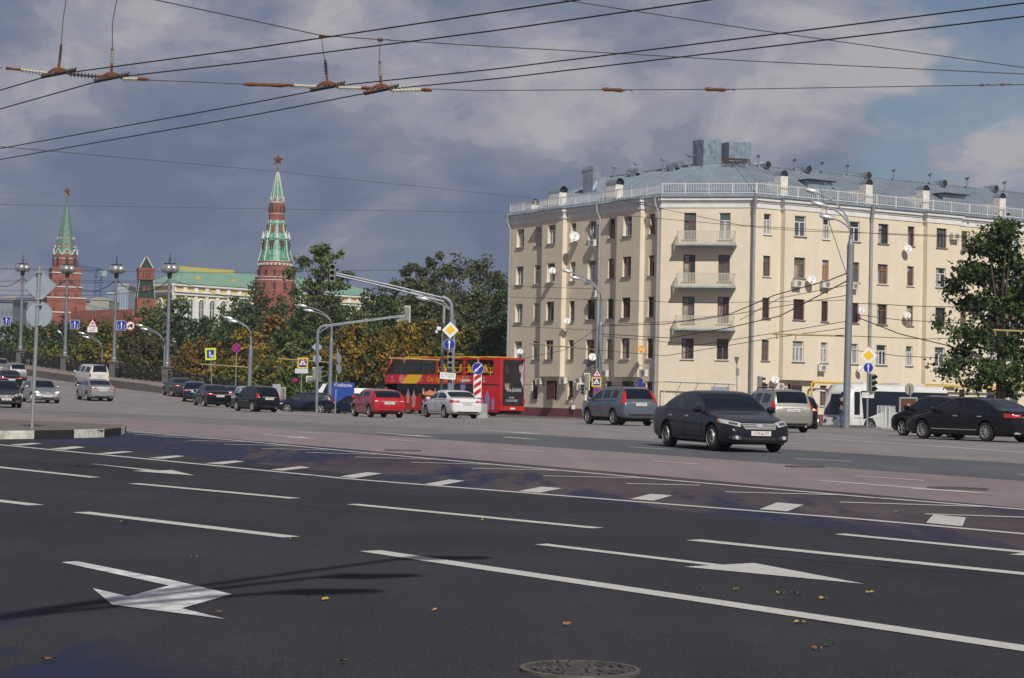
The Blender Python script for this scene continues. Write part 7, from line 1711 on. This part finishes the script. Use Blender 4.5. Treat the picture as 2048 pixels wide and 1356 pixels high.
slamp(204, 735, 700, 214, [(167, 667), (176, 675)], 'curved twin arm lamp between the second and third bridge lamps', .08)
slamp(328, 760, 690, 196, [(283, 651.5), (293, 659)], 'curved twin arm lamp just left of the nearest globe lamp post', .08)
slamp(128, 730, 700, 250, [(122, 667)], 'small curved arm lamp half hidden by the second globe lamp post', .06)
slamp(500, 770, 672, 150, [(462, 637), (471, 643.5)], 'curved twin arm lamp above the black compact hatchback', .09, thick=697)
slamp(661, 770, 650, 150, [(610, 612.5), (623, 622)], 'curved twin arm lamp behind the left signal mast', .09, thick=682)
slamp(905, 830, 640, 116, [(842, 587), (853, 598.5)], 'curved twin arm lamp beside the right signal mast', .09)
slamp(1198, 840, 600, 144, [(1140, 543.5), (1156, 557)], 'middle lamp post with two arms in front of the shaded facade', .12, thick=650)
slamp(1694, 862, 470, 93, [(1634, 385), (1648, 411), (1664, 436.5)], 'tall right lamp post with three heads, in front of the sunny facade', .10, thick=489)
# an identical lamp stands beside the camera and throws its shadow over the near lanes
o = thing('street_lamp', 'street lamp beside the photographer, outside the frame', 'street lamp', (-1.9, 2.8, gz(-1.9, 2.8)), 0, 'curved arm street lamps')
g = MB(); g.tube([(0, 0, -.2), (0, 0, 8.0)], [.14, .09], 10); g.build('pole', M_POLEB, o)
for e in ((3.5, 5.1, 9.0), (2.9, 3.6, 8.8), (2.6, 2.6, 8.6)):
    g = MB(); g.tube(bez((0, 0, 7.6), (1.0, .3, 9.2), e), .05, 6); g.build('arm', M_POLE, o); g = MB(); e = Vector(e); g.tube([e, e+Vector((.25, .1, .02)), e+Vector((.8, .3, .03))], [.06, .16, .08], 8); g.build('lamp_head', M_ZLAMP, o)
# loudspeaker funnel on a post by the corner
o, D = at_root(1475, 130, 'loudspeaker_post', 'thin post with a grey funnel loudspeaker before the rounded corner', 'post'); g = MB(); g.tube([LP(1474, 840), LP(1474, 728)], .035, 6); g.build('pole', M_POLE, o)
a = LP(1473.5, 720); g = MB(); g.lathe(a, [(.05, -.28), (.22, .2), (.2, .2), (.03, -.2)], 4, rot0=.78); g.build('funnel', mat('funnel_grey', (.14, .14, .15), .6), o); a = LP(1475, 744); g = MB(); g.box(a, (.2, .16, .5)); g.build('control_box', M_TLB, o)
# cantilever arms for the wires
for x0, y0, x1, y1, D, l in ((1060, 687, 1197, 700, 143, 'yellowish wire bracket reaching left from the middle lamp post'), (1546, 668, 1697, 672, 94, 'pale wire bracket reaching left from the tall right lamp post'), (1986, 660, 2080, 664, 92, 'yellow wire bracket at the right edge over the maple'),
                              (400, 728, 500, 735, 150, 'yellow wire bracket reaching left from the lamp above the black hatchback'), (556, 717, 660, 725, 150, 'yellow wire bracket behind the pedestrian crossing sign'), (778, 716, 880, 720, 118, 'pale wire bracket just above the red bus roof'), (300, 739, 330, 739, 190, 'short pale bracket left of the nearest globe lamp post')):
    a, b = P(x0, y0, D), P(x1, y1, D); g = MB(); g.tube([a, b], .045, 7); g.tube([a.lerp(b, .05), a.lerp(b, .05)-Vector((0, 0, .25))], .03, 5); g.tube([a.lerp(b, .3), a.lerp(b, .3)-Vector((0, 0, .25))], .03, 5)
    o = g.build('wire_bracket', mat('bracket_ochre', (.33, .25, .10), .6, var=.2)); origin_to(o, b); tag(o, l, 'bracket', 'wire brackets on poles')
# lightbox poster, barriers, cabinet, rails
o, D = at_root(1816, 84, 'advert_lightbox', 'framed advertising lightbox with a woman in a dark red dress, before the coach', 'poster'); a0, a1 = LP(1799, 794), LP(1834, 850); cx = (a0.x+a1.x)/2; w = a1.x-a0.x; cz = (a0.z+a1.z)/2; hh = a0.z-a1.z
g = MB(); g.box((cx, .06, cz), (w, .16, hh)); g.box((cx-w*.4, .06, cz-hh*.7), (.08, .1, hh*.6)); g.box((cx+w*.4, .06, cz-hh*.7), (.08, .1, hh*.6)); g.build('frame', M_STEEL, o)
g = MB(); g.box((cx, -.03, cz), (w*.86, .02, hh*.9)); po = g.build('poster', mat('poster_brown', (.05, .025, .018), .4, col2=(.16, .05, .02), vscale=2.4), o)
g = MB(); g.prism([(-.11, -.6), (.13, -.6), (.08, -.1), (.1, .08), (.03, .14), (-.05, .14), (-.1, .05), (-.06, -.1)], -.012, 0, 0, Matrix.Translation((cx, -.04, cz))); g.build('printed_dress', mat('print_dark_red', (.16, .02, .02), .5), po)
g = MB(); g.prism(circ(.06, 14, (-.01, .26)), -.02, 0, 0, Matrix.Translation((cx, -.04, cz))); g.prism([(-.13, .06), (-.09, .1), (-.12, -.4), (-.16, -.4)], -.02, 0, 0, Matrix.Translation((cx, -.04, cz))); g.build('printed_face', M_SKIN, po)
g = MB(); g.prism(circ(.1, 14, (0, .28)), -.011, 0, 0, Matrix.Translation((cx, -.04, cz))); g.build('printed_hair', mat('print_hair', (.12, .04, .02), .6), po)
def barrier(x, D, rz, label):
    o, _ = at_root(x, D, 'crowd_barrier', label, 'barrier', 'stacked white crowd barriers', rz=rz); g = MB(); w, h = 2.0, 1.1
    g.tube([(-w/2, 0, .12), (-w/2, 0, h), (w/2, 0, h), (w/2, 0, .12), (-w/2, 0, .12)], .022, 6); [g.tube([(-w/2+w*k/12, 0, .12), (-w/2+w*k/12, 0, h)], .01, 5) for k in range(1, 12)]; g.tube([(-w*.3, -.3, 0), (-w*.3, 0, .14), (-w*.3, .3, 0)], .02, 5); g.tube([(w*.3, -.3, 0), (w*.3, 0, .14), (w*.3, .3, 0)], .02, 5)
    g.build('barrier_frame', mat('barrier_white', (.58, .6, .6), .5), o)
for i, l in enumerate(('nearest crowd barrier of the stack before the coach', 'second crowd barrier of the stack before the coach', 'third crowd barrier of the stack before the coach', 'farthest crowd barrier of the stack before the coach')): barrier(1768+i*6, 93+i*.5, 1.12+.04*i, l)
o, D = at_root(553, 160, 'electrical_cabinet', 'pale grey cabinet behind the black compact hatchback', 'cabinet'); a0, a1 = LP(546, 768), LP(561, 800); g = MB(); g.box(((a0.x+a1.x)/2, 0, a0.z/2-.2), (a1.x-a0.x, .5, a0.z+.4)); g.build('case', mat('cabinet_grey', (.34, .35, .35), .7), o); g = MB(); g.box(((a0.x+a1.x)/2, -.255, a0.z/2), (.02, .01, a0.z*.8)); g.build('door_seam', M_TRD, o)
o, D = at_root(567, 158, 'crowd_barrier', 'small pale railing right of the grey cabinet', 'barrier'); g = MB(); a0, a1 = LP(561, 775), LP(571, 788)
for k in range(5): x = a0.x+(a1.x-a0.x)*k/4; g.tube([(x, 0, 0), (x, 0, a0.z)], .02, 5)
g.tube([(a0.x, 0, a0.z), (a1.x, 0, a0.z)], .02, 5); g.build('railing_frame', mat('barrier_white', (.58, .6, .6), .5), o)
# kerbed pavement by the tall lamp
pave([((PB+nM*30+DR*(-4)), (PB+nM*30+DR*(-4)+Vector((.35, 1.0))*5)), ((Vector((30, 84))), Vector((32, 90))), (Vector((60, 86)), Vector((60, 96)))], 0, .14)
# ================================================================ overhead wires
def wire(pts, z, r, label, m=M_CAB, cat='cable', grp='overhead trolley wires', sag=0, name='overhead_wire'):
    Wp = [PZ(x, y, z) if not isinstance(z, tuple) else P(x, y, z[0]+(z[1]-z[0])*i/(len(pts)-1)) for i, (x, y) in enumerate(pts)]
    far = 1.5 if grp == 'hanger wires' else 45
    edge = lambda q: q[0] <= 0 or q[0] >= 2048 or q[1] <= 0
    if edge(pts[0]) and name == 'overhead_wire': Wp[0] = Wp[0]+(Wp[0]-Wp[1]).normalized()*far
    if edge(pts[-1]) and name == 'overhead_wire': Wp[-1] = Wp[-1]+(Wp[-1]-Wp[-2]).normalized()*far
    out = []
    for a, b in zip(Wp[:-1], Wp[1:]):
        for k in range(8): f = k/8; q = a.lerp(b, f); out.append(q)
    out.append(Wp[-1])
    g = MB(); g.tube(out, r, 6); o = g.build(name, m, smooth=True); origin_to(o, Wp[0]); return tag(o, label, cat, grp)
M_WPALE = mat('wire_pale', (.13, .12, .12), .7); M_TW = mat('trolley_wire', (.035, .032, .03), .5, .5)
wire([(-160, 224), (0, 180.5), (81, 156.5), (152, 143.4), (512, 95.3), (1000, 22.9), (1250, -14)], 5.8, .0085, 'thick dark trolley wire, uppermost of the four at the left edge', M_TW)
wire([(-160, 268), (0, 218), (188, 165), (262, 151), (512, 122.5), (1000, 59.7), (1418, 0), (1560, -20)], 5.8, .0085, 'thick dark trolley wire, second from the top at the left edge', M_TW)
wire([(-160, 336), (0, 297), (512, 204.5), (614, 184.5), (702, 168.5), (1000, 137), (2048, 6), (2200, -12)], 5.8, .0085, 'thick dark trolley wire, third from the top at the left edge', M_TW)
wire([(-160, 359), (0, 319), (512, 229), (718, 189), (808, 175), (1000, 156.6), (2048, 33), (2200, 15)], 5.8, .0085, 'thick dark trolley wire, lowest of the four at the left edge', M_TW)
wire([(303, -2), (512, 42.5), (643, 71), (760, 79), (1000, 94), (1100, 99), (1500, 122), (2048, 148)], 6.5, .007, 'thin span wire carrying the two right hand hangers', M_WIRE, grp='thin span wires')
wire([(1115, -2), (1500, 58), (2048, 135)], 6.3, .006, 'thin wire running from top centre down to the right edge', M_WIRE, grp='thin span wires')
wire([(0, 293), (512, 339), (1060, 396)], (60, 150), .014, 'thin grey wire crossing the spire of the round tower', M_WPALE, grp='thin span wires')
wire([(0, 409), (1000, 425), (1260, 430)], (90, 150), .015, 'level thin wire left of the cream building', M_WPALE, grp='thin span wires')
wire([(0, 385), (400, 393), (840, 409)], (160, 160), .01, 'faint wire behind the round tower spire', M_WPALE, grp='thin span wires')
wire([(295, 160), (488, 168)], 5.9, .006, 'short wire between the two left insulator groups', M_WIRE, grp='thin span wires')
wire([(-60, 130), (5, 136)], 5.9, .006, 'short wire leaving the photo at the top left', M_WIRE, grp='thin span wires')
wire([(865, 178), (950, 181), (1205, 179.5), (1430, 179), (2048, 169), (2150, 168)], 5.9, .006, 'span wire running right from the insulators to the right edge', M_WIRE, grp='thin span wires')
wire([(133, -4), (126, 40), (122.5, 90)], (27.5, 27.5), .006, 'curved hanger wire above the leftmost insulator', M_WIRE, grp='hanger wires')
wire([(234, -4), (225, 45), (224.5, 98)], (27, 27), .006, 'curved hanger wire above the second insulator', M_WIRE, grp='hanger wires')
wire([(643, 75), (646, 100), (650.5, 122)], (28, 28), .006, 'short hanger wire above the third insulator', M_WIRE, grp='hanger wires')
wire([(760, 84), (759.5, 105), (759.5, 124)], (28, 28), .006, 'short hanger wire above the rightmost insulator', M_WIRE, grp='hanger wires')
M_RUST = mat('rusty_iron', (.17, .07, .035), .85, .2, var=.45, vscale=30, bump=.4); M_PORC = mat('porcelain', (.52, .50, .42), .4, var=.15, vscale=30); M_DKI = mat('dark_insulator', (.06, .05, .05), .5)
def ins(o, a, b, m, r=.022, ribs=8):
    d = b-a; g = MB(); L_ = d.length; u = d.normalized(); rot = u.to_track_quat('Z', 'Y').to_matrix(); pr = [(r*.7, 0)]
    for k in range(ribs): z = L_*(k+.3)/ribs; pr += [(r*.75, z), (r*1.9, z+L_/ribs*.12), (r*1.9, z+L_/ribs*.2), (r*.75, z+L_/ribs*.32)]
    pr += [(r*.7, L_)]; g.lathe(a, pr, 10, rot=rot); return g.build('insulator', m, o, smooth='auto')
def hanger(x, y, D, xt, yt, left, right, label, mt=None, ml=M_PORC, mr=M_PORC, clampdx=34):
    c = P(x, y, D); o = thing('wire_hanger', label, 'insulator', c, 0, 'insulated trolley wire hangers'); q = lambda px, py: P(px, py, D)-c
    g = MB(); arc = bez(q(x-22, y+3), q(x, y-19), q(x+22, y+3), 10); g.tube(arc, .022, 6); g.box(q(x, y-4), (.1, .05, .05)); g.tube([q(x, y-8), q(x+(xt-x)*.45, y+(yt-y)*.45)], .02, 6); g.build('hanger_arch', M_RUST, o)
    a, b = PZ(x-clampdx, y+8, 5.8)-c, PZ(x+clampdx, y-6, 5.8)-c; a = q(x-clampdx, y+9); b = q(x+clampdx, y-5); g = MB(); u = (b-a).normalized(); g.tube([a, b], .026, 4); n = 12
    for k in range(n): p_ = a.lerp(b, k/(n-1)); g.box(p_+Vector((0, 0, .018)), (.02, .05, .03))
    g.build('wire_clamp', M_DKI, o)
    ins(o, q(x+(xt-x)*.45, y+(yt-y)*.45), q(x+(xt-x)*.92, y+(yt-y)*.92), mt or M_DKI, .017, 6); g = MB(); g.tube([q(x+(xt-x)*.92, y+(yt-y)*.92), q(xt, yt)], .02, 6); g.build('cap', M_RUST, o)
    if left:
        e, m = left; ins(o, q(x-22, y+1), q(*e), m); g = MB(); e2 = (e[0]-30, e[1]-(y+1-e[1])*.4); g.tube([q(*e), q(e[0]-14, e[1]-1), q(*e2)], [.024, .018, .026], 6); g.build('end_fitting', M_RUST, o)
    if right:
        e, m = right; ins(o, q(x+22, y+3), q(*e), m); 
        g = MB(); g.tube([q(*e), q(e[0]+11, e[1]), q(e[0]+22, e[1]+1)], [.022, .03, .02], 6); g.build('end_fitting', M_RUST, o)
hanger(117, 145, 27.2, 122.5, 89, ((42, 139), M_PORC), ((195, 153), M_DKI), 'leftmost rusty hanger with a white insulator on its left')
hanger(223, 154, 26.6, 224.5, 97, None, ((275, 158), M_PORC), 'second rusty hanger from the left with a short white insulator', mt=M_PORC)
hanger(655, 172, 25.8, 650.5, 120, ((588, 171), M_PORC), ((722, 176), M_PORC), 'third rusty hanger from the left, left of the central pair')
hanger(762, 178, 25.4, 759.5, 123, None, ((842, 179.5), M_PORC), 'rightmost rusty hanger of the four', mt=M_PORC)
def fitting(x0, y0, x1, y1, D, label, w=.03):
    a, b = P(x0, y0, D), P(x1, y1, D); g = MB(); g.tube([a, a.lerp(b, .15), a.lerp(b, .4), a.lerp(b, .6), a.lerp(b, .85), b], [.015, w, w*.8, w*.8, w, .015], 8); g.tube([b, b+Vector((.08, 0, .012)), b+Vector((.13, 0, -.01))], .006, 4); o = g.build('wire_tensioner', M_RUST); origin_to(o, a); tag(o, label, 'wire fitting', 'rusty tensioners on the span wire')
fitting(486, 168, 575, 171, 26, 'rusty tensioner left of the third hanger'); fitting(1204, 178, 1247, 181, 27, 'rusty tensioner at the middle of the photo top, left of the pair'); fitting(1409, 178, 1452, 180, 27.5, 'rusty tensioner right of the middle on the span wire')
fitting(638, 72, 649, 73, 28, 'small rusty clamp on the span wire above the third hanger'); fitting(755, 79, 766, 80, 28, 'small rusty clamp on the span wire above the rightmost hanger'); fitting(1960, 170, 1968, 170, 29, 'left tiny clamp near the right edge of the span wire', .02); fitting(2001, 169, 2009, 169, 29, 'right tiny clamp near the right edge of the span wire', .02)
# thinner cables crossing in front of the cream building and over the ramp
CB = [([(1020, 652), (1197, 661)], (150, 143)), ([(1203, 652), (1330, 648), (1460, 628), (1550, 590), (1660, 560), (1697, 545)], (143, 94)), ([(1203, 668), (1340, 676), (1460, 655), (1560, 632), (1697, 560)], (143, 94)),
      ([(1203, 650), (1400, 640), (1697, 590)], (143, 94)), ([(1205, 672), (1400, 690), (1697, 642)], (143, 94)), ([(1020, 722), (1130, 700), (1197, 655)], (152, 143)), ([(1060, 687), (1197, 700), (1330, 712), (1546, 676), (1697, 655)], (143, 94)),
      ([(1703, 628), (1800, 640), (1900, 645), (2048, 650)], (94, 92)), ([(1703, 630), (1800, 668), (1900, 692), (1960, 710)], (94, 92)), ([(1703, 606), (1850, 613), (2060, 616)], (94, 90)), ([(1703, 672), (1850, 678), (2060, 672)], (94, 90)),
      ([(1703, 700), (1800, 712), (1900, 717), (2048, 722)], (94, 90)), ([(1020, 594), (1400, 606), (1700, 600)], (145, 120)), ([(1240, 400), (1480, 450), (1800, 470), (2060, 480)], (140, 110)), ([(1240, 430), (1600, 462), (2060, 476)], (140, 110)),
      ([(1697, 570), (1560, 596), (1480, 640)], (94, 125)), ([(1640, 375), (1660, 450), (1697, 560)], (130, 95)), ([(-20, 563), (200, 565), (360, 566)], (190, 170)), ([(-20, 580), (60, 581), (215, 583), (340, 571)], (190, 168)), ([(-20, 590), (150, 592), (240, 588), (345, 575)], (190, 168)),
      ([(-20, 600), (140, 602), (360, 650), (660, 672)], (185, 150)), ([(-20, 560), (300, 562), (345, 545)], (195, 168)), ([(345, 560), (440, 590), (660, 660)], (168, 150)), ([(0, 537), (400, 546), (800, 540), (1015, 545)], (175, 170)),
      ([(1015, 572), (1190, 578), (1197, 560)], (160, 144)), ([(1015, 770), (1330, 764), (1475, 770)], (151, 140))]
CL = ['thin cable between the left edge of the cream building and the middle lamp, third floor', 'thick cable from the middle lamp passing below the lowest balcony up to the tall lamp', 'lower thick cable from the middle lamp rising to the tall right lamp', 'cable crossing the lowest balcony railing towards the tall lamp', 'sagging cable from the middle lamp to the tall lamp at second floor height', 'short cable rising from the bus roof to the middle lamp', 'low cable joining the two wire brackets before the facade', 'beaded cable from the tall lamp to the right edge, third floor height', 'cable dropping from the tall lamp down into the maple', 'level cable from the tall lamp to the maple above the second beaded one', 'level cable from the tall lamp to the right edge just above the second floor windows', 'lowest level cable right of the tall lamp', 'level cable across the third floor of the whole facade', 'upper thin cable across the top floor windows of the sunny facade', 'second thin cable across the top floor windows of the sunny facade', 'cable looping from the tall lamp towards the balconies', 'cable falling steeply from the roof edge to the tall lamp', 'top cable of the bundle over the ramp, at lamp bracket height', 'second cable of the bundle over the ramp', 'third cable of the bundle over the ramp', 'cable sloping down right from the far left to the left signal mast', 'uppermost cable running from the far left to the nearest globe lamp', 'cable falling from the nearest globe lamp to the left signal mast', 'long level cable from the left edge to the cream building', 'short steep cable left of the middle lamp head', 'low cable along the ground floor of the building corner']
for i, (pt, D) in enumerate(CB):
    lab = CL[i]
    wire(pt, (D[0], D[1]), .018 if i not in (1, 2, 8) else .028, lab, M_CAB, grp='thin cables before the building' if pt[0][0] > 900 else 'thin cables over the ramp', name='cable')
# ================================================================ people
def skin_body(name, chain, m, parent, lvl=1):
    """chain: dict vertex -> (pos, radius, parent index)"""
    me = bpy.data.meshes.new(name); V = [c[0] for c in chain]; E_ = [(c[2], i) for i, c in enumerate(chain) if c[2] is not None]; me.from_pydata(V, E_, [])
    o = bpy.data.objects.new(name, me); COL.objects.link(o); md = o.modifiers.new('k', 'SKIN'); s2 = o.modifiers.new('s', 'SUBSURF'); s2.levels = lvl; s2.render_levels = lvl
    for i, c in enumerate(chain):
        d = me.skin_vertices[0].data[i]; r = c[1]; d.radius = (r, r) if not isinstance(r, tuple) else r; d.use_root = (i == 0)
    dg = bpy.context.evaluated_depsgraph_get(); dg.update(); m2 = bpy.data.meshes.new_from_object(o.evaluated_get(dg)); bpy.data.objects.remove(o)
    m2.materials.clear(); m2.materials.append(m); m2.polygons.foreach_set('use_smooth', [True]*len(m2.polygons)); q = bpy.data.objects.new(name, m2); COL.objects.link(q); q.parent = parent; return q
def person(loc, rz, label, h=1.7, top=None, legs=None, hair=None, bag=None, skirt=None, boots=None, armL=(-.12, .0), armR=(.12, -.12), seated=False):
    k = h/1.72; o = thing('person', label, 'person', loc, rz); S = lambda x, y, z: (x*k, y*k, z*k)
    hip = .92 if not seated else .45
    dz = hip-.92
    ch = [(S(0, 0, .96+dz), (.13*k, .10*k), None), (S(0, 0, 1.15+dz), (.12*k, .09*k), 0), (S(0, -.01, 1.36+dz), (.15*k, .10*k), 1), (S(0, -.01, 1.46+dz), .055*k, 2), (S(0, -.02, 1.55+dz), (.06*k, .07*k), 3), (S(0, -.02, 1.63+dz), (.075*k, .09*k), 4), (S(0, -.02, 1.70+dz), .05*k, 5)]
    for s_, (ax, ay) in ((-1, armL), (1, armR)):
        b = len(ch); ch += [(S(s_*.19, 0, 1.39+dz), .05*k, 2), (S(s_*.24, -.02, 1.12+dz), .042*k, b), (S(s_*.24+ax*.3, -.10+ay, .93+dz+abs(ay)*.8), .032*k, b+1), (S(s_*.24+ax*.3, -.15+ay*1.2, .87+dz+abs(ay)*.9), .035*k, b+2)]
        for f in range(4): ch.append((S(s_*.24+ax*.3+(f-1.5)*.018, -.17+ay*1.3, .79+dz+abs(ay)*.95), .009*k, b+3))
        ch.append((S(s_*.24+ax*.3-s_*.04, -.19+ay*1.2, .85+dz+abs(ay)*.9), .01*k, b+3))
    for s_ in (-1, 1):
        b = len(ch)
        if seated: ch += [(S(s_*.09, -.02, .46), .085*k, 0), (S(s_*.11, -.42, .46), .065*k, b), (S(s_*.11, -.45, .1), .045*k, b+1), (S(s_*.11, -.6, .04), .035*k, b+2)]
        else: ch += [(S(s_*.09, 0, .86), .085*k, 0), (S(s_*.10, -.02, .50), .06*k, b), (S(s_*.10, .02, .09), .042*k, b+1), (S(s_*.11, -.14, .04), .035*k, b+2)]
    skin_body('body', ch, M_SKIN, o)
    grow = lambda c, r: (c[0], tuple(q+r for q in c[1]) if isinstance(c[1], tuple) else c[1]+r, c[2])
    tp = [grow(ch[0], .015), grow(ch[1], .018), grow(ch[2], .018), (ch[3][0], .06*k, 2)]
    for b in (7, 16): i0 = len(tp); tp += [(ch[b][0], .062*k, 2), (ch[b+1][0], .055*k, i0), (ch[b+2][0], .045*k, i0+1)]
    skin_body('jacket', tp, top, o)
    lb = 25; lg = [(ch[0][0], (.14*k, .115*k), None)]
    for b in (25, 29): i0 = len(lg); lg += [(ch[b][0], .10*k, 0), (ch[b+1][0], .075*k, i0), (ch[b+2][0], .056*k, i0+1)]
    skin_body('trousers', lg, legs, o)
    for b in (25, 29): a, c = Vector(ch[b+2][0]), Vector(ch[b+3][0]); g = MB(); g.tube([a+Vector((0, .03, .22 if boots else .04)), a+Vector((0, .02, -.03*k)), c+Vector((0, -.04, 0))], [.06*k, .05*k, .035*k], 8); g.build('shoe', boots or M_SBK, o, smooth=True)
    hc = Vector(ch[5][0]); g = MB(); R_ = .105*k; g.lathe(hc+Vector((0, .02, .0)), [(.01, R_*1.05), (R_*.6, R_*.9), (R_, R_*.4), (R_*1.02, 0), (R_*.9, -.3*R_ if not skirt else -2.2*R_), (R_*.5, -.5*R_ if not skirt else -2.6*R_)], 12)
    for i, v in enumerate(g.v):
        if v[1] < hc.y-.03 and v[2] < hc.z+.04: g.v[i] = (v[0], v[1]+.09, v[2])
    g.build('hair', hair, o, smooth=True)
    f = hc+Vector((0, -.085*k, 0))
    for s_ in (-1, 1): g = MB(); g.lathe(f+Vector((s_*.03*k, -.002, .01)), [(.002, -.008), (.009, 0), (.002, .008)], 6); g.build('eye', M_SBK, o)
    if skirt: g = MB(); g.lathe(Vector(ch[0][0]), [(.14*k, .08), (.17*k, -.05), (.22*k, -.38*k), (.2*k, -.38*k)], 14); g.build('skirt', skirt, o, smooth=True)
    if bag: g = MB(); g.box(Vector(ch[0][0])+Vector((.06, -.16, -.02)), (.32, .12, .3), taper=.85); g.tube([Vector(ch[0][0])+Vector((.2, -.14, .1)), Vector(ch[2][0])+Vector((-.1, -.13, .08))], .012, 5); g.build('handbag', bag, o)
    return o
def cloth(n, c): return mat(n, c, .9, var=.2, vscale=12)
p = P(1145, 700, 146); person((p.x, p.y, gz(p.x, p.y)+.0), .5, 'woman in a greyish pink jacket and tall orange boots standing before the shaded facade', 1.62, cloth('cloth_mauve', (.26, .18, .19)), cloth('tights_black', (.02, .015, .02)), mat('hair_brown', (.07, .03, .018), .7), bag=mat('bag_white', (.55, .55, .6), .6), skirt=cloth('skirt_dark', (.025, .02, .035)), boots=mat('boot_orange', (.42, .10, .015), .5), armL=(-.3, -.2))
p = P(1688, 700, 96); person((p.x, p.y, gz(p.x, p.y)+.0), 2.6, 'man in a dark top and blue jeans walking behind the tall right lamp post', 1.76, cloth('cloth_black', (.02, .016, .022)), cloth('jeans', (.035, .07, .17)), mat('hair_dark', (.02, .015, .012), .7), armL=(0, .05))
p = P(848, 700, 122); person((p.x, p.y, gz(p.x, p.y)+.0), 1.2, 'person in a dark maroon jacket behind the bonnet of the white saloon', 1.72, cloth('cloth_maroon', (.045, .012, .015)), cloth('trousers_grey', (.06, .06, .07)), mat('hair_grey', (.12, .11, .1), .7))
p = P(930, 700, 141.0); person((p.x, p.y, .22+2.88), 1.0, 'passenger in a blue top sitting on the upper deck of the red bus', 1.65, cloth('cloth_blue', (.07, .16, .24)), cloth('trousers_grey', (.06, .06, .07)), mat('hair_brown', (.07, .03, .018), .7), seated=True)
# street cafe parasol behind the white car
p = gnd(862, 128); o = thing('parasol', 'orange parasol behind the bonnet of the white saloon car', 'parasol', p); g = MB(); g.tube([(0, 0, 0), (0, 0, 1.7)], .03, 6); g.build('pole', M_WHT, o); g = MB(); g.lathe((0, 0, 1.35), [(.75, 0), (.4, .2), (.03, .34)], 8, cap=False); g.build('canopy', mat('parasol_orange', (.45, .15, .05), .8, var=.25, vscale=2), o)
# a bird far off
g = MB(); a = P(1180, 298, 220); g.face([a, a+Vector((.35, 0, .12)), a+Vector((.1, .1, .02))]); g.face([a, a+Vector((-.1, .1, .02)), a+Vector((-.35, 0, .1))]); o = g.build('bird', M_SBK); origin_to(o, a); tag(o, 'tiny dark bird flying left of the cream building roof', 'bird')

# ================================================================ air
g = MB(); g.box((0, 0, 31), (3200, 3200, 64+20)); hz = g.build('haze', mat('haze_dummy', (1, 1, 1))); hm = bpy.data.materials.new('haze'); hm.use_nodes = True; nt = hm.node_tree; nt.nodes.clear()
out = nt.nodes.new('ShaderNodeOutputMaterial'); pv = nt.nodes.new('ShaderNodeVolumePrincipled'); pv.inputs['Color'].default_value = (.72, .80, .95, 1); pv.inputs['Density'].default_value = .00023; pv.inputs['Anisotropy'].default_value = .2
nt.links.new(pv.outputs[0], out.inputs['Volume']); hz.data.materials.clear(); hz.data.materials.append(hm); hz['kind'] = 'stuff'
